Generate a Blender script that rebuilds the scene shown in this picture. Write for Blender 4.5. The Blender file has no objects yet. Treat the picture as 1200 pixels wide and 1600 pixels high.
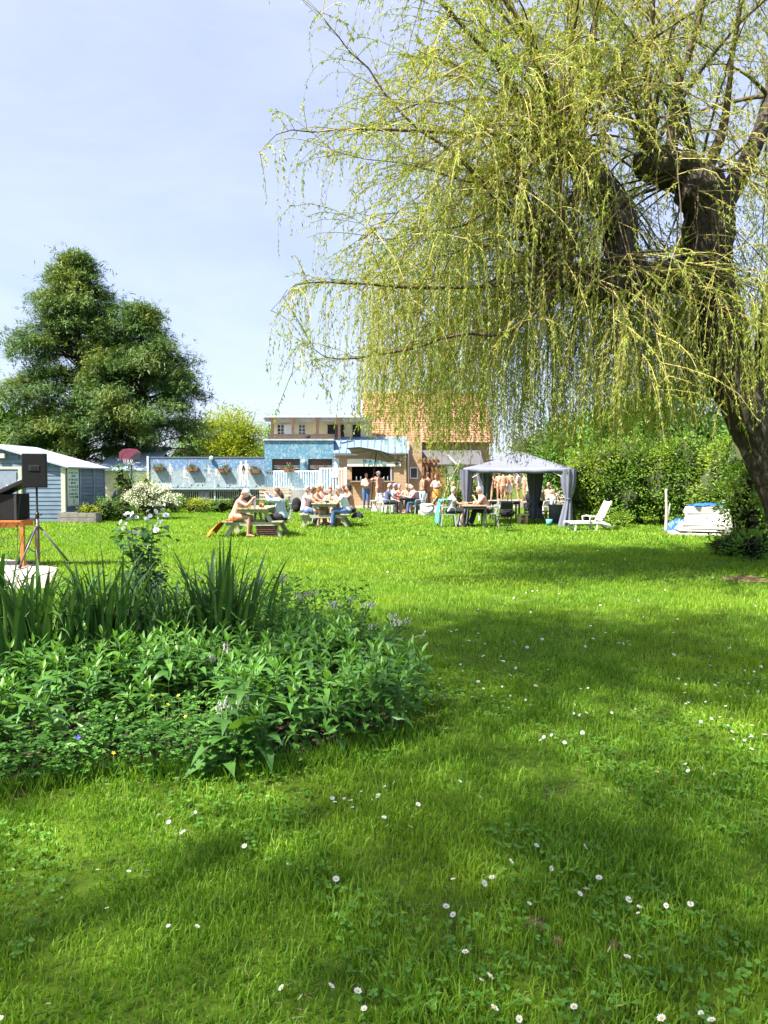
import bpy, bmesh, math, random
import numpy as np
from mathutils import Vector, Matrix, Euler
random.seed(7); RNG = np.random.default_rng(7)
sc = bpy.context.scene
C = sc.collection
R = math.radians

# ------------------------------------------------------------------ camera
EYE = 1.62; FPX = 1150.0; PITCH = math.atan(53.0 / FPX)
cam = bpy.data.cameras.new('camera'); camo = bpy.data.objects.new('camera', cam); C.objects.link(camo)
camo.location = (0, 0, EYE); camo.rotation_euler = (R(90) - PITCH, 0, 0)
cam.sensor_fit = 'VERTICAL'; cam.sensor_height = 36.0; cam.lens = FPX / 1600 * 36.0
cam.clip_start = 0.05; cam.clip_end = 3000
sc.camera = camo

# ------------------------------------------------------------------ sky, sun, exposure
SUN_EL = R(56); SUN_AZ = math.atan2(-0.86, -0.51)      # direction towards the sun: left and a little behind
sun_dir = Vector((-0.86 * math.cos(SUN_EL), -0.51 * math.cos(SUN_EL), math.sin(SUN_EL))).normalized()
w = bpy.data.worlds.new('World'); sc.world = w; w.use_nodes = True
nt = w.node_tree; nt.nodes.clear()
out = nt.nodes.new('ShaderNodeOutputWorld'); bg = nt.nodes.new('ShaderNodeBackground')
sky = nt.nodes.new('ShaderNodeTexSky'); sky.sky_type = 'NISHITA'; sky.sun_disc = False
sky.sun_elevation = SUN_EL; sky.sun_rotation = math.atan2(sun_dir.x, sun_dir.y)
sky.air_density = 1.0; sky.dust_density = 1.6; sky.ozone_density = 3.0
tc = nt.nodes.new('ShaderNodeTexCoord')
mp = nt.nodes.new('ShaderNodeMapping'); mp.inputs['Scale'].default_value = (1.0, 1.6, 4.5); mp.inputs['Rotation'].default_value = (0.15, 0.25, 0.4)
nz = nt.nodes.new('ShaderNodeTexNoise'); nz.inputs['Scale'].default_value = 1.6; nz.inputs['Detail'].default_value = 7; nz.inputs['Roughness'].default_value = 0.6; nz.inputs['Distortion'].default_value = 0.7
rp = nt.nodes.new('ShaderNodeValToRGB'); rp.color_ramp.elements[0].position = 0.36; rp.color_ramp.elements[1].position = 0.78
rp.color_ramp.elements[0].color = (.32, .32, .32, 1); rp.color_ramp.elements[1].color = (.5, .5, .5, 1)
mixs = nt.nodes.new('ShaderNodeMix'); mixs.data_type = 'RGBA'
mixs.inputs[7].default_value = (6.6, 6.9, 9.8, 1)      # thin veil of high cloud over the whole sky
nt.links.new(tc.outputs['Generated'], mp.inputs['Vector']); nt.links.new(mp.outputs[0], nz.inputs['Vector'])
nt.links.new(nz.outputs['Fac'], rp.inputs[0]); nt.links.new(rp.outputs[0], mixs.inputs[0])
nt.links.new(sky.outputs[0], mixs.inputs[6]); nt.links.new(mixs.outputs[2], bg.inputs['Color'])
bg.inputs['Strength'].default_value = 0.059
nt.links.new(bg.outputs[0], out.inputs[0])
sl = bpy.data.lights.new('sun', 'SUN'); sl.energy = 5.0; sl.angle = R(0.53); sl.color = (1.0, 0.95, 0.86)
so = bpy.data.objects.new('sun', sl); C.objects.link(so)
so.rotation_euler = (-sun_dir).to_track_quat('-Z', 'Y').to_euler(); so.location = sun_dir * 60
vs = sc.view_settings; vs.view_transform = 'Standard'; vs.look = 'None'; vs.gamma = 1; vs.use_curve_mapping = False
vs.exposure = 1.78
cy = sc.cycles
cy.use_denoising = True; cy.use_adaptive_sampling = True; cy.adaptive_threshold = 0.02
cy.max_bounces = 6; cy.diffuse_bounces = 3; cy.glossy_bounces = 2; cy.transmission_bounces = 4; cy.transparent_max_bounces = 4
cy.caustics_reflective = False; cy.caustics_refractive = False

# ------------------------------------------------------------------ pixel helpers (photo is 1200 x 1600), used only to read off real positions
_f = Vector((0, math.cos(PITCH), -math.sin(PITCH))); _u = Vector((0, math.sin(PITCH), math.cos(PITCH)))
def ray(px, py):
    return _f + Vector(((px - 600) / FPX, 0, 0)) + _u * ((800 - py) / FPX)
def gp(px, py, z=0.0):
    d = ray(px, py); t = (z - EYE) / d.z
    return Vector((d.x * t, d.y * t, z))
def at(px, py, Y):
    d = ray(px, py); t = Y / d.y
    return Vector((d.x * t, Y, EYE + d.z * t))

# ------------------------------------------------------------------ tagging
def tag(o, label=None, cat=None, group=None, kind=None):
    if label: o['label'] = label
    if cat: o['category'] = cat
    if group: o['group'] = group
    if kind: o['kind'] = kind
    return o
def empty(name, loc=(0, 0, 0), rz=0, label=None, cat=None, group=None):
    o = bpy.data.objects.new(name, None); C.objects.link(o); o.location = loc; o.rotation_euler = (0, 0, rz)
    o.empty_display_size = .1
    return tag(o, label, cat, group)
def copy_tree(o, parent=None):
    c = o.copy(); C.objects.link(c); c.parent = parent
    for ch in o.children: copy_tree(ch, c)
    return c

# ------------------------------------------------------------------ materials
MATS = {}
def _new(name):
    m = bpy.data.materials.new(name); m.use_nodes = True
    n = m.node_tree.nodes; l = m.node_tree.links
    p = n['Principled BSDF']
    return m, n, l, p
def _rgba(c): return (c[0], c[1], c[2], 1)
def mat(name, col, rough=.7, var=.18, scale=6.0, bump=.0, bscale=40.0, metal=0.0, col2=None, stretch=(1, 1, 1), spec=.4, coat=0):
    """plain surface with noise wear: colour wanders between col and col2 (or a darker col), optional bump"""
    if name in MATS: return MATS[name]
    m, n, l, p = _new(name)
    tcn = n.new('ShaderNodeTexCoord'); mpn = n.new('ShaderNodeMapping'); mpn.inputs['Scale'].default_value = stretch
    l.new(tcn.outputs['Object'], mpn.inputs[0])
    nz = n.new('ShaderNodeTexNoise'); nz.inputs['Scale'].default_value = scale; nz.inputs['Detail'].default_value = 6; nz.inputs['Roughness'].default_value = .65
    l.new(mpn.outputs[0], nz.inputs['Vector'])
    oi = n.new('ShaderNodeObjectInfo')
    mx = n.new('ShaderNodeMix'); mx.data_type = 'RGBA'
    c2 = col2 if col2 else tuple(x * (1 - 2 * var) for x in col)
    mx.inputs[6].default_value = _rgba(col); mx.inputs[7].default_value = _rgba(c2)
    rr = n.new('ShaderNodeMapRange'); rr.inputs[1].default_value = .35; rr.inputs[2].default_value = .7
    l.new(nz.outputs['Fac'], rr.inputs[0]); l.new(rr.outputs[0], mx.inputs[0])
    hs = n.new('ShaderNodeHueSaturation'); l.new(mx.outputs[2], hs.inputs['Color'])
    r2 = n.new('ShaderNodeMapRange'); r2.inputs[3].default_value = 1 - var * .6; r2.inputs[4].default_value = 1 + var * .6
    l.new(oi.outputs['Random'], r2.inputs[0]); l.new(r2.outputs[0], hs.inputs['Value'])
    l.new(hs.outputs[0], p.inputs['Base Color'])
    p.inputs['Roughness'].default_value = rough; p.inputs['Metallic'].default_value = metal; p.inputs['Specular IOR Level'].default_value = spec
    if coat: p.inputs['Coat Weight'].default_value = coat
    if bump:
        nb = n.new('ShaderNodeTexNoise'); nb.inputs['Scale'].default_value = bscale; nb.inputs['Detail'].default_value = 5
        l.new(mpn.outputs[0], nb.inputs['Vector'])
        bn = n.new('ShaderNodeBump'); bn.inputs['Strength'].default_value = min(1, bump); bn.inputs['Distance'].default_value = .02
        l.new(nb.outputs['Fac'], bn.inputs['Height']); l.new(bn.outputs[0], p.inputs['Normal'])
    MATS[name] = m; return m
def leafmat(name, c1, c2, trans=.35, rough=.5, spec=.35, patch=None, pscale=.6, tint=(1.25, 1.15, .5)):
    """leaf colour differs leaf by leaf (random per island); patch = third colour in drifts"""
    if name in MATS: return MATS[name]
    m, n, l, p = _new(name)
    g = n.new('ShaderNodeNewGeometry')
    mx = n.new('ShaderNodeMix'); mx.data_type = 'RGBA'; mx.inputs[6].default_value = _rgba(c1); mx.inputs[7].default_value = _rgba(c2)
    oi = n.new('ShaderNodeObjectInfo')
    ad = n.new('ShaderNodeMath'); ad.operation = 'ADD'; l.new(g.outputs['Random Per Island'], ad.inputs[0]); l.new(oi.outputs['Random'], ad.inputs[1])
    fr = n.new('ShaderNodeMath'); fr.operation = 'FRACT'; l.new(ad.outputs[0], fr.inputs[0])
    l.new(fr.outputs[0], mx.inputs[0]); col = mx.outputs[2]
    if patch:
        tcn = n.new('ShaderNodeTexCoord'); nz = n.new('ShaderNodeTexNoise'); nz.inputs['Scale'].default_value = pscale; nz.inputs['Detail'].default_value = 4
        l.new(tcn.outputs['Object'], nz.inputs['Vector'])
        rr = n.new('ShaderNodeMapRange'); rr.inputs[1].default_value = .46; rr.inputs[2].default_value = .68; rr.inputs[4].default_value = .8
        l.new(nz.outputs['Fac'], rr.inputs[0])
        m2 = n.new('ShaderNodeMix'); m2.data_type = 'RGBA'; m2.inputs[7].default_value = _rgba(patch)
        l.new(rr.outputs[0], m2.inputs[0]); l.new(col, m2.inputs[6]); col = m2.outputs[2]
    l.new(col, p.inputs['Base Color']); p.inputs['Roughness'].default_value = rough; p.inputs['Specular IOR Level'].default_value = spec
    if trans > 0:
        tr = n.new('ShaderNodeBsdfTranslucent'); ms = n.new('ShaderNodeMixShader'); ms.inputs[0].default_value = trans
        ml = n.new('ShaderNodeMix'); ml.data_type = 'RGBA'; ml.blend_type = 'MULTIPLY'; ml.inputs[0].default_value = 1
        ml.inputs[7].default_value = (tint[0], tint[1], tint[2], 1); l.new(col, ml.inputs[6]); l.new(ml.outputs[2], tr.inputs['Color'])
        l.new(p.outputs[0], ms.inputs[1]); l.new(tr.outputs[0], ms.inputs[2])
        l.new(ms.outputs[0], n['Material Output'].inputs['Surface'])
    MATS[name] = m; return m
def brickmat(name, c1, c2, mortar, bw=.22, bh=.075):
    m, n, l, p = _new(name)
    tcn = n.new('ShaderNodeTexCoord'); mpn = n.new('ShaderNodeMapping'); mpn.inputs['Rotation'].default_value = (R(90), 0, 0)
    l.new(tcn.outputs['Object'], mpn.inputs[0])
    b = n.new('ShaderNodeTexBrick'); b.inputs['Color1'].default_value = _rgba(c1); b.inputs['Color2'].default_value = _rgba(c2); b.inputs['Mortar'].default_value = _rgba(mortar)
    b.inputs['Scale'].default_value = 1; b.inputs['Brick Width'].default_value = bw; b.inputs['Row Height'].default_value = bh; b.inputs['Mortar Size'].default_value = .008
    l.new(mpn.outputs[0], b.inputs['Vector']); l.new(b.outputs['Color'], p.inputs['Base Color']); p.inputs['Roughness'].default_value = .9
    bn = n.new('ShaderNodeBump'); bn.inputs['Strength'].default_value = .5; bn.inputs['Distance'].default_value = .01; bn.invert = True
    l.new(b.outputs['Fac'], bn.inputs['Height']); l.new(bn.outputs[0], p.inputs['Normal'])
    MATS[name] = m; return m

# ------------------------------------------------------------------ mesh builder
class MB:
    def __init__(s): s.v = []; s.f = []; s.m = []; s.smooth = []
    def add(s, verts, faces, mi=0, smooth=False):
        o = len(s.v); s.v.extend([tuple(x) for x in verts])
        for f in faces: s.f.append(tuple(o + i for i in f)); s.m.append(mi); s.smooth.append(smooth)
        return s
    def box(s, c, size, rot=None, mi=0, bev=0.0):
        hx, hy, hz = size[0] / 2, size[1] / 2, size[2] / 2
        M = rot if isinstance(rot, Matrix) else (Euler(rot).to_matrix() if rot else Matrix.Identity(3))
        c = Vector(c)
        if bev <= 0:
            vs = [c + M @ Vector((x * hx, y * hy, z * hz)) for x in (-1, 1) for y in (-1, 1) for z in (-1, 1)]
            s.add(vs, [(0, 1, 3, 2), (4, 6, 7, 5), (0, 4, 5, 1), (2, 3, 7, 6), (0, 2, 6, 4), (1, 5, 7, 3)], mi)
        else:
            bm = bmesh.new(); bmesh.ops.create_cube(bm, size=1)
            for v in bm.verts: v.co = Vector((v.co.x * size[0], v.co.y * size[1], v.co.z * size[2]))
            bmesh.ops.bevel(bm, geom=list(bm.edges), offset=bev, segments=2, profile=.6, affect='EDGES')
            bm.verts.index_update()
            s.add([c + M @ v.co for v in bm.verts], [[v.index for v in f.verts] for f in bm.faces], mi); bm.free()
        return s
    def bar(s, a, b, wx, wz, mi=0, up=(0, 0, 1)):
        a = Vector(a); b = Vector(b); d = b - a; L = d.length; y = d.normalized(); u = Vector(up)
        if abs(y.dot(u)) > .98: u = Vector((1, 0, 0))
        x = y.cross(u).normalized(); z = x.cross(y)
        return s.box((a + b) / 2, (wx, L, wz), Matrix((x, y, z)).transposed(), mi)
    def tube(s, pts, rad, n=8, mi=0, cap=True, flat=1.0):
        pts = [Vector(p) for p in pts]
        if not hasattr(rad, '__len__'): rad = [rad] * len(pts)
        rings = []; prev = None
        for i, p in enumerate(pts):
            t = (pts[min(i + 1, len(pts) - 1)] - pts[max(i - 1, 0)])
            t = t.normalized() if t.length > 1e-9 else Vector((0, 0, 1))
            if prev is None:
                ref = Vector((0, 0, 1)) if abs(t.z) < .9 else Vector((1, 0, 0))
                x = t.cross(ref).normalized()
            else:
                x = (prev - t * prev.dot(t)); x = x.normalized() if x.length > 1e-6 else t.orthogonal().normalized()
            prev = x; y = t.cross(x)
            rings.append([p + (x * math.cos(2 * math.pi * k / n) + y * (flat * math.sin(2 * math.pi * k / n))) * rad[i] for k in range(n)])
        vs = [q for r in rings for q in r]; fs = []
        for i in range(len(pts) - 1):
            for k in range(n):
                a = i * n + k; b = i * n + (k + 1) % n
                fs.append((a, b, b + n, a + n))
        if cap: fs.append(tuple(range(n - 1, -1, -1))); fs.append(tuple((len(pts) - 1) * n + k for k in range(n)))
        return s.add(vs, fs, mi, True)
    def loft(s, rings, n=14, mi=0):
        """rings: (centre, rx, ry, axisX, axisY)"""
        vs = []; fs = []
        for c, rx, ry, ax, ay in rings:
            for k in range(n):
                a = 2 * math.pi * k / n
                vs.append(Vector(c) + ax * (rx * math.cos(a)) + ay * (ry * math.sin(a)))
        for i in range(len(rings) - 1):
            for k in range(n):
                a = i * n + k; b = i * n + (k + 1) % n
                fs.append((a, b, b + n, a + n))
        fs.append(tuple(range(n - 1, -1, -1))); fs.append(tuple((len(rings) - 1) * n + k for k in range(n)))
        return s.add(vs, fs, mi, True)
    def ell(s, c, r, rot=None, mi=0, nu=12, nv=8):
        M = rot if isinstance(rot, Matrix) else (Euler(rot).to_matrix() if rot else Matrix.Identity(3))
        c = Vector(c); vs = [c + M @ Vector((0, 0, r[2]))]
        for j in range(1, nv):
            ph = math.pi * j / nv
            for k in range(nu):
                a = 2 * math.pi * k / nu
                vs.append(c + M @ Vector((r[0] * math.sin(ph) * math.cos(a), r[1] * math.sin(ph) * math.sin(a), r[2] * math.cos(ph))))
        vs.append(c + M @ Vector((0, 0, -r[2]))); L = len(vs) - 1; fs = []
        for k in range(nu): fs.append((0, 1 + k, 1 + (k + 1) % nu)); fs.append((L, L - nu + (k + 1) % nu, L - nu + k))
        for j in range(nv - 2):
            for k in range(nu):
                a = 1 + j * nu + k; b = 1 + j * nu + (k + 1) % nu
                fs.append((a, a + nu, b + nu, b))
        return s.add(vs, fs, mi, True)
    def prism(s, poly, a, b, plane='XZ', mi=0):
        """poly in a plane extruded along the third axis from a to b"""
        def P(p, t):
            return (p[0], t, p[1]) if plane == 'XZ' else (t, p[0], p[1]) if plane == 'YZ' else (p[0], p[1], t)
        n = len(poly); vs = [P(p, a) for p in poly] + [P(p, b) for p in poly]
        fs = [tuple(range(n - 1, -1, -1)), tuple(range(n, 2 * n))] + [(i, (i + 1) % n, n + (i + 1) % n, n + i) for i in range(n)]
        s.add(vs, fs, mi)
        return s
    def mesh(s, name, mats):
        me = bpy.data.meshes.new(name); me.from_pydata(s.v, [], s.f)
        mats = mats if isinstance(mats, (list, tuple)) else [mats]
        for m in mats: me.materials.append(m)
        me.polygons.foreach_set('material_index', s.m); me.polygons.foreach_set('use_smooth', s.smooth)
        bm = bmesh.new(); bm.from_mesh(me); bmesh.ops.recalc_face_normals(bm, faces=bm.faces); bm.to_mesh(me); bm.free()
        me.update(); return me
    def build(s, name, mats, parent=None, loc=None, **kw):
        o = bpy.data.objects.new(name, s.mesh(name, mats)); C.objects.link(o)
        if parent: o.parent = parent
        if loc is not None: o.location = loc
        return tag(o, **kw)
def part(me, name, parent, loc=(0, 0, 0), rot=None, scale=None):
    o = bpy.data.objects.new(name, me); C.objects.link(o); o.parent = parent; o.location = loc
    if rot is not None: o.rotation_euler = rot
    if scale is not None: o.scale = scale if hasattr(scale, '__len__') else (scale,) * 3
    return o

# modifiers and text are evaluated in a scratch scene so that the big scene is not re-evaluated each time
_scratch = bpy.data.scenes.new('scratch')
def baked(o):
    _scratch.collection.objects.link(o); vl = _scratch.view_layers[0]; vl.update()
    me = bpy.data.meshes.new_from_object(o.evaluated_get(vl.depsgraph)); bpy.data.objects.remove(o); return me

# ------------------------------------------------------------------ numpy meshes for foliage
def np_mesh(name, V, F, m, smooth=False):
    me = bpy.data.meshes.new(name); V = np.asarray(V, np.float32); F = np.asarray(F, np.int32)
    me.vertices.add(len(V)); me.vertices.foreach_set('co', V.ravel())
    k = F.shape[1]; me.loops.add(F.size); me.loops.foreach_set('vertex_index', F.ravel())
    me.polygons.add(len(F)); me.polygons.foreach_set('loop_start', np.arange(0, F.size, k, dtype=np.int32))
    me.polygons.foreach_set('use_smooth', np.full(len(F), smooth))
    me.materials.append(m); me.update(calc_edges=True); return me
def np_obj(name, V, F, m, parent=None, smooth=False, **kw):
    o = bpy.data.objects.new(name, np_mesh(name, V, F, m, smooth)); C.objects.link(o)
    if parent: o.parent = parent
    return tag(o, **kw)
def norm(a): return a / np.maximum(np.linalg.norm(a, axis=-1, keepdims=True), 1e-9)
def leaves(P, D, L, W, fold=.25, rng=RNG, up=None):
    """diamond leaves: P base points, D directions, L lengths, W widths"""
    N = len(P); D = norm(D); rnd = rng.normal(size=(N, 3)) if up is None else up + rng.normal(size=(N, 3)) * .35
    S = norm(np.cross(D, rnd)); Nn = np.cross(S, D)
    L = np.broadcast_to(L, (N,))[:, None]; W = np.broadcast_to(W, (N,))[:, None]
    mid = P + D * L * .45
    V = np.stack([P, mid + S * W * .5 + Nn * W * fold, P + D * L - Nn * W * fold * .6, mid - S * W * .5 + Nn * W * fold], 1).reshape(-1, 3)
    F = np.arange(N * 4).reshape(-1, 4)
    return V, F
def tri_leaves(P, D, L, W, rng, up):
    N = len(P); D = norm(D); S = norm(np.cross(D, up + rng.normal(size=(N, 3)) * .35)); L = L[:, None]; W = W[:, None]
    V = np.stack([P - S * W * .5, P + S * W * .5, P + D * L], 1).reshape(-1, 3)
    return V, np.arange(N * 3).reshape(-1, 3)
def tubes(P, rad, sides=3):
    """P: (S,n,3) curves, rad (S,n)"""
    S, n, _ = P.shape; T = np.gradient(P, axis=1); T = norm(T)
    ref = np.array([.31, .52, .12]); X = norm(np.cross(T, ref)); Y = np.cross(T, X)
    a = np.arange(sides) * 2 * np.pi / sides
    V = P[:, :, None, :] + rad[:, :, None, None] * (X[:, :, None, :] * np.cos(a)[:, None] + Y[:, :, None, :] * np.sin(a)[:, None])
    idx = np.arange(S * n * sides).reshape(S, n, sides)
    A = idx[:, :-1, :]; B = np.roll(idx, -1, axis=2)[:, :-1, :]; Cc = np.roll(idx, -1, axis=2)[:, 1:, :]; Dd = idx[:, 1:, :]
    F = np.stack([A, B, Cc, Dd], -1).reshape(-1, 4)
    return V.reshape(-1, 3), F
def joinVF(L):
    V = []; F = []; o = 0
    for v, f in L: V.append(v); F.append(f + o); o += len(v)
    return np.concatenate(V), np.concatenate(F)
def bez(p0, p1, p2, p3, n):
    t = np.linspace(0, 1, n)[:, None]
    return (1 - t) ** 3 * p0 + 3 * (1 - t) ** 2 * t * p1 + 3 * (1 - t) * t * t * p2 + t ** 3 * p3
def catmull(pts, n):
    pts = np.array(pts, float); P = np.vstack([2 * pts[0] - pts[1], pts, 2 * pts[-1] - pts[-2]]); o = []
    segs = len(pts) - 1
    for u in np.linspace(0, segs - 1e-6, n):
        i = int(u); t = u - i; a, b, c, d = P[i:i + 4]
        o.append(.5 * ((2 * b) + (-a + c) * t + (2 * a - 5 * b + 4 * c - d) * t * t + (-a + 3 * b - 3 * c + d) * t ** 3))
    return np.array(o)
# ================================================================== THE SETTING: lawn sheet, patio, terrace
def lawn_material():
    m, n, l, p = _new('lawn_soil')
    tcn = n.new('ShaderNodeTexCoord')
    def noise(s, d=5):
        z = n.new('ShaderNodeTexNoise'); z.inputs['Scale'].default_value = s; z.inputs['Detail'].default_value = d; l.new(tcn.outputs['Object'], z.inputs['Vector']); return z
    a = noise(.45); b = noise(14, 8); c = noise(.9, 3)
    m1 = n.new('ShaderNodeMix'); m1.data_type = 'RGBA'; m1.inputs[6].default_value = (.055, .10, .008, 1); m1.inputs[7].default_value = (.10, .16, .012, 1); l.new(a.outputs['Fac'], m1.inputs[0])
    r = n.new('ShaderNodeMapRange'); r.inputs[1].default_value = .5; r.inputs[2].default_value = .75; l.new(b.outputs['Fac'], r.inputs[0])
    m2 = n.new('ShaderNodeMix'); m2.data_type = 'RGBA'; m2.inputs[7].default_value = (.028, .045, .008, 1); l.new(r.outputs[0], m2.inputs[0]); l.new(m1.outputs[2], m2.inputs[6])
    r3 = n.new('ShaderNodeMapRange'); r3.inputs[1].default_value = .66; r3.inputs[2].default_value = .74; r3.inputs[4].default_value = .7; l.new(c.outputs['Fac'], r3.inputs[0])
    m3 = n.new('ShaderNodeMix'); m3.data_type = 'RGBA'; m3.inputs[7].default_value = (.13, .095, .05, 1); l.new(r3.outputs[0], m3.inputs[0]); l.new(m2.outputs[2], m3.inputs[6])
    l.new(m3.outputs[2], p.inputs['Base Color']); p.inputs['Roughness'].default_value = .95; p.inputs['Specular IOR Level'].default_value = .1
    bn = n.new('ShaderNodeBump'); bn.inputs['Strength'].default_value = .8; bn.inputs['Distance'].default_value = .03; l.new(b.outputs['Fac'], bn.inputs['Height']); l.new(bn.outputs[0], p.inputs['Normal'])
    return m
g = MB(); g.add([(-900, -60, 0), (900, -60, 0), (900, 1800, 0), (-900, 1800, 0)], [(0, 1, 2, 3)])
g.build('ground', lawn_material(), kind='structure')

# --- the flower bed outline on the ground (metres)
BED = [gp(-60, 1262), gp(60, 1238), gp(170, 1215), gp(300, 1222), gp(420, 1218), gp(540, 1198), gp(640, 1160), gp(668, 1110), gp(640, 1040), gp(560, 1000), gp(430, 985), gp(250, 975), gp(40, 985), gp(-140, 1010)]
BEDP = [(v.x, v.y) for v in BED]
def in_poly(x, y, poly):
    x = np.asarray(x); y = np.asarray(y); r = np.zeros(x.shape, bool); j = len(poly) - 1
    for i in range(len(poly)):
        xi, yi = poly[i]; xj, yj = poly[j]
        with np.errstate(divide='ignore', invalid='ignore'):
            c = ((yi > y) != (yj > y)) & (x < (xj - xi) * (y - yi) / (yj - yi + 1e-12) + xi)
        r ^= c; j = i
    return r
n_ = len(BEDP); cx = sum(p[0] for p in BEDP) / n_; cyy = sum(p[1] for p in BEDP) / n_
BEDS = [(x * .93 + cx * .07, y * .955 + cyy * .045) for x, y in BEDP]
bm_ = MB(); bm_.add([(cx, cyy, .05)] + [(x * .88 + cx * .12, y * .92 + cyy * .08, .03) for x, y in BEDP] + [(x * .93 + cx * .07, y * .955 + cyy * .045, .004) for x, y in BEDP],
        [(0, 1 + i, 1 + (i + 1) % n_) for i in range(n_)] + [(1 + i, 1 + n_ + i, 1 + n_ + (i + 1) % n_, 1 + (i + 1) % n_) for i in range(n_)])
bm_.build('flower_bed_soil', mat('soil', (.055, .036, .022), .95, .3, 12, 1.0, 30), kind='structure')

# --- patio on the left where the loudspeaker stands
pm = mat('patio_slab', (.50, .43, .36), .85, .12, 4, .3, 60, col2=(.40, .35, .30))
pat = MB(); PX = [(-12, gp(0, 921).y), (gp(74, 921).x, gp(74, 921).y), (gp(90, 889).x, gp(90, 889).y), (gp(0, 874).x, gp(0, 874).y), (-12, gp(0, 874).y)]
pat.prism(PX, -.05, .025, 'XY'); pato = pat.build('patio', mat('patio_joint', (.42, .36, .30), .95), kind='structure')
for i in range(9):
    for j in range(6):
        x0 = -11.6 + i * .75; y0 = PX[0][1] + .03 + j * .6
        ok = all(in_poly(np.array([xx]), np.array([yy]), PX)[0] for xx in (x0, x0 + .73) for yy in (y0, y0 + .58))
        if not ok: continue
        MB().box((x0 + .367, y0 + .292, .03), (.735, .585, .03), bev=.006).build('paving_slab', pm, pato)

# --- terrace in front of the bar and the raised strip behind the gazebo
tm = mat('terrace_paving', (.42, .36, .28), .9, .15, 3, .3, 30)
MB().box((-.2, 43.0, .0), (14.4, 9.4, .22)).build('terrace', tm, kind='structure')
MB().box((8.1, 43.2, .155), (7.0, 5.4, .35)).build('raised_terrace', tm, kind='structure')

# ================================================================== LAWN GRASS (uncountable blades) with near, middle and far density
def shade_zone(x, y): return np.ones_like(x)
def wander(x, y, s, ph=0.0):
    return (np.sin(x * s * 1.3 + ph) * np.cos(y * s * .9 + ph * 1.7) + np.sin(x * s * 2.9 + y * s * 1.7 + 2 * ph) * .5) / 1.5
def grass(y0, y1, dens, hmin, hmax, wid, segs, mg=1.3):
    A = 0; n = int(dens * (.52 * (y1 * y1 - y0 * y0) * 1.06 + 2 * mg * (y1 - y0)))
    y = np.sqrt(RNG.uniform(y0 * y0, y1 * y1, n)); x = RNG.uniform(-1, 1, n) * (y * .535 + mg)
    clump = wander(x, y, 3.1, .7) + wander(x, y, 9.0, 2.2) * .7
    keep = (RNG.uniform(0, 1, n) < .80 + .34 * clump) & ~in_poly(x + RNG.normal(size=n) * .05, y + RNG.normal(size=n) * .05, BEDS) & ~in_poly(x, y, PX)
    bare = np.zeros(n, bool)
    for (bx, by, br) in BARE: bare |= ((x - bx) / br) ** 2 + ((y - by) / (br * 1.2)) ** 2 < RNG.uniform(.15, 1.1, n)
    keep &= ~bare
    x = x[keep]; y = y[keep]; clump = clump[keep]; n = len(x)
    h = RNG.uniform(hmin, hmax, n) * (1 + .42 * clump + .25 * wander(x, y, 1.1, 4)) * RNG.choice([1, 1, 1, 1.5], n)
    wv = wid * RNG.uniform(.6, 1.35, n); az = RNG.uniform(0, 2 * np.pi, n); lean = RNG.uniform(.1, .85, n) * h
    dx = np.cos(az); dy = np.sin(az); px_ = -dy; py_ = dx
    tw = RNG.uniform(-.8, .8, n)
    wx = np.cos(az + np.pi / 2 + tw) * wv / 2; wy = np.sin(az + np.pi / 2 + tw) * wv / 2
    z0 = np.full(n, -.004)
    if segs == 1:
        V = np.stack([np.stack([x - wx, y - wy, z0], 1), np.stack([x + wx, y + wy, z0], 1), np.stack([x + dx * lean, y + dy * lean, h], 1)], 1).reshape(-1, 3)
        return V, np.arange(n * 3).reshape(-1, 3)
    m1x = x + dx * lean * .35; m1y = y + dy * lean * .35
    V = np.stack([np.stack([x - wx, y - wy, z0], 1), np.stack([x + wx, y + wy, z0], 1),
                  np.stack([m1x + wx * .9, m1y + wy * .9, h * .6], 1), np.stack([m1x - wx * .9, m1y - wy * .9, h * .6], 1),
                  np.stack([x + dx * lean, y + dy * lean, h * RNG.uniform(.8, 1.02, n)], 1)], 1).reshape(-1, 3)
    b = np.arange(n)[:, None] * 5
    F = np.concatenate([b + np.array([0, 1, 2]), b + np.array([0, 2, 3]), b + np.array([3, 2, 4])], 0)
    return V, F
bp = gp(838, 1448); BARE = [(bp.x, bp.y, .062), (gp(870, 1475).x, gp(870, 1475).y, .036), (gp(960, 1480).x, gp(960, 1480).y, .03), (gp(1180, 905).x - .1, gp(1180, 905).y, .5), (gp(30, 1235).x, gp(30, 1235).y, .12), (gp(130, 1385).x, gp(130, 1385).y, .05)]
gm = leafmat('grass_blade', (.085, .23, .016), (.26, .42, .03), .45, .5, .3, patch=(.29, .42, .025), pscale=.5, tint=(1.1, 1.15, .5))
gl = [grass(1.5, 3.6, 8600, .018, .050, .0050, 2), grass(3.6, 6.5, 4500, .02, .050, .0066, 2)]
V, F = joinVF(gl); np_obj('lawn_grass_near', V, F, gm, label='short green lawn grass blades in the shaded foreground', cat='grass', kind='stuff')
gl = [grass(6.5, 11, 1900, .03, .055, .010, 1), grass(11, 19, 760, .03, .055, .019, 1), grass(19, 40, 260, .03, .06, .04, 1, 2)]
V, F = joinVF(gl); np_obj('lawn_grass_far', V, F, gm, label='sunlit green lawn grass stretching to the picnic tables', cat='grass', kind='stuff')
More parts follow.
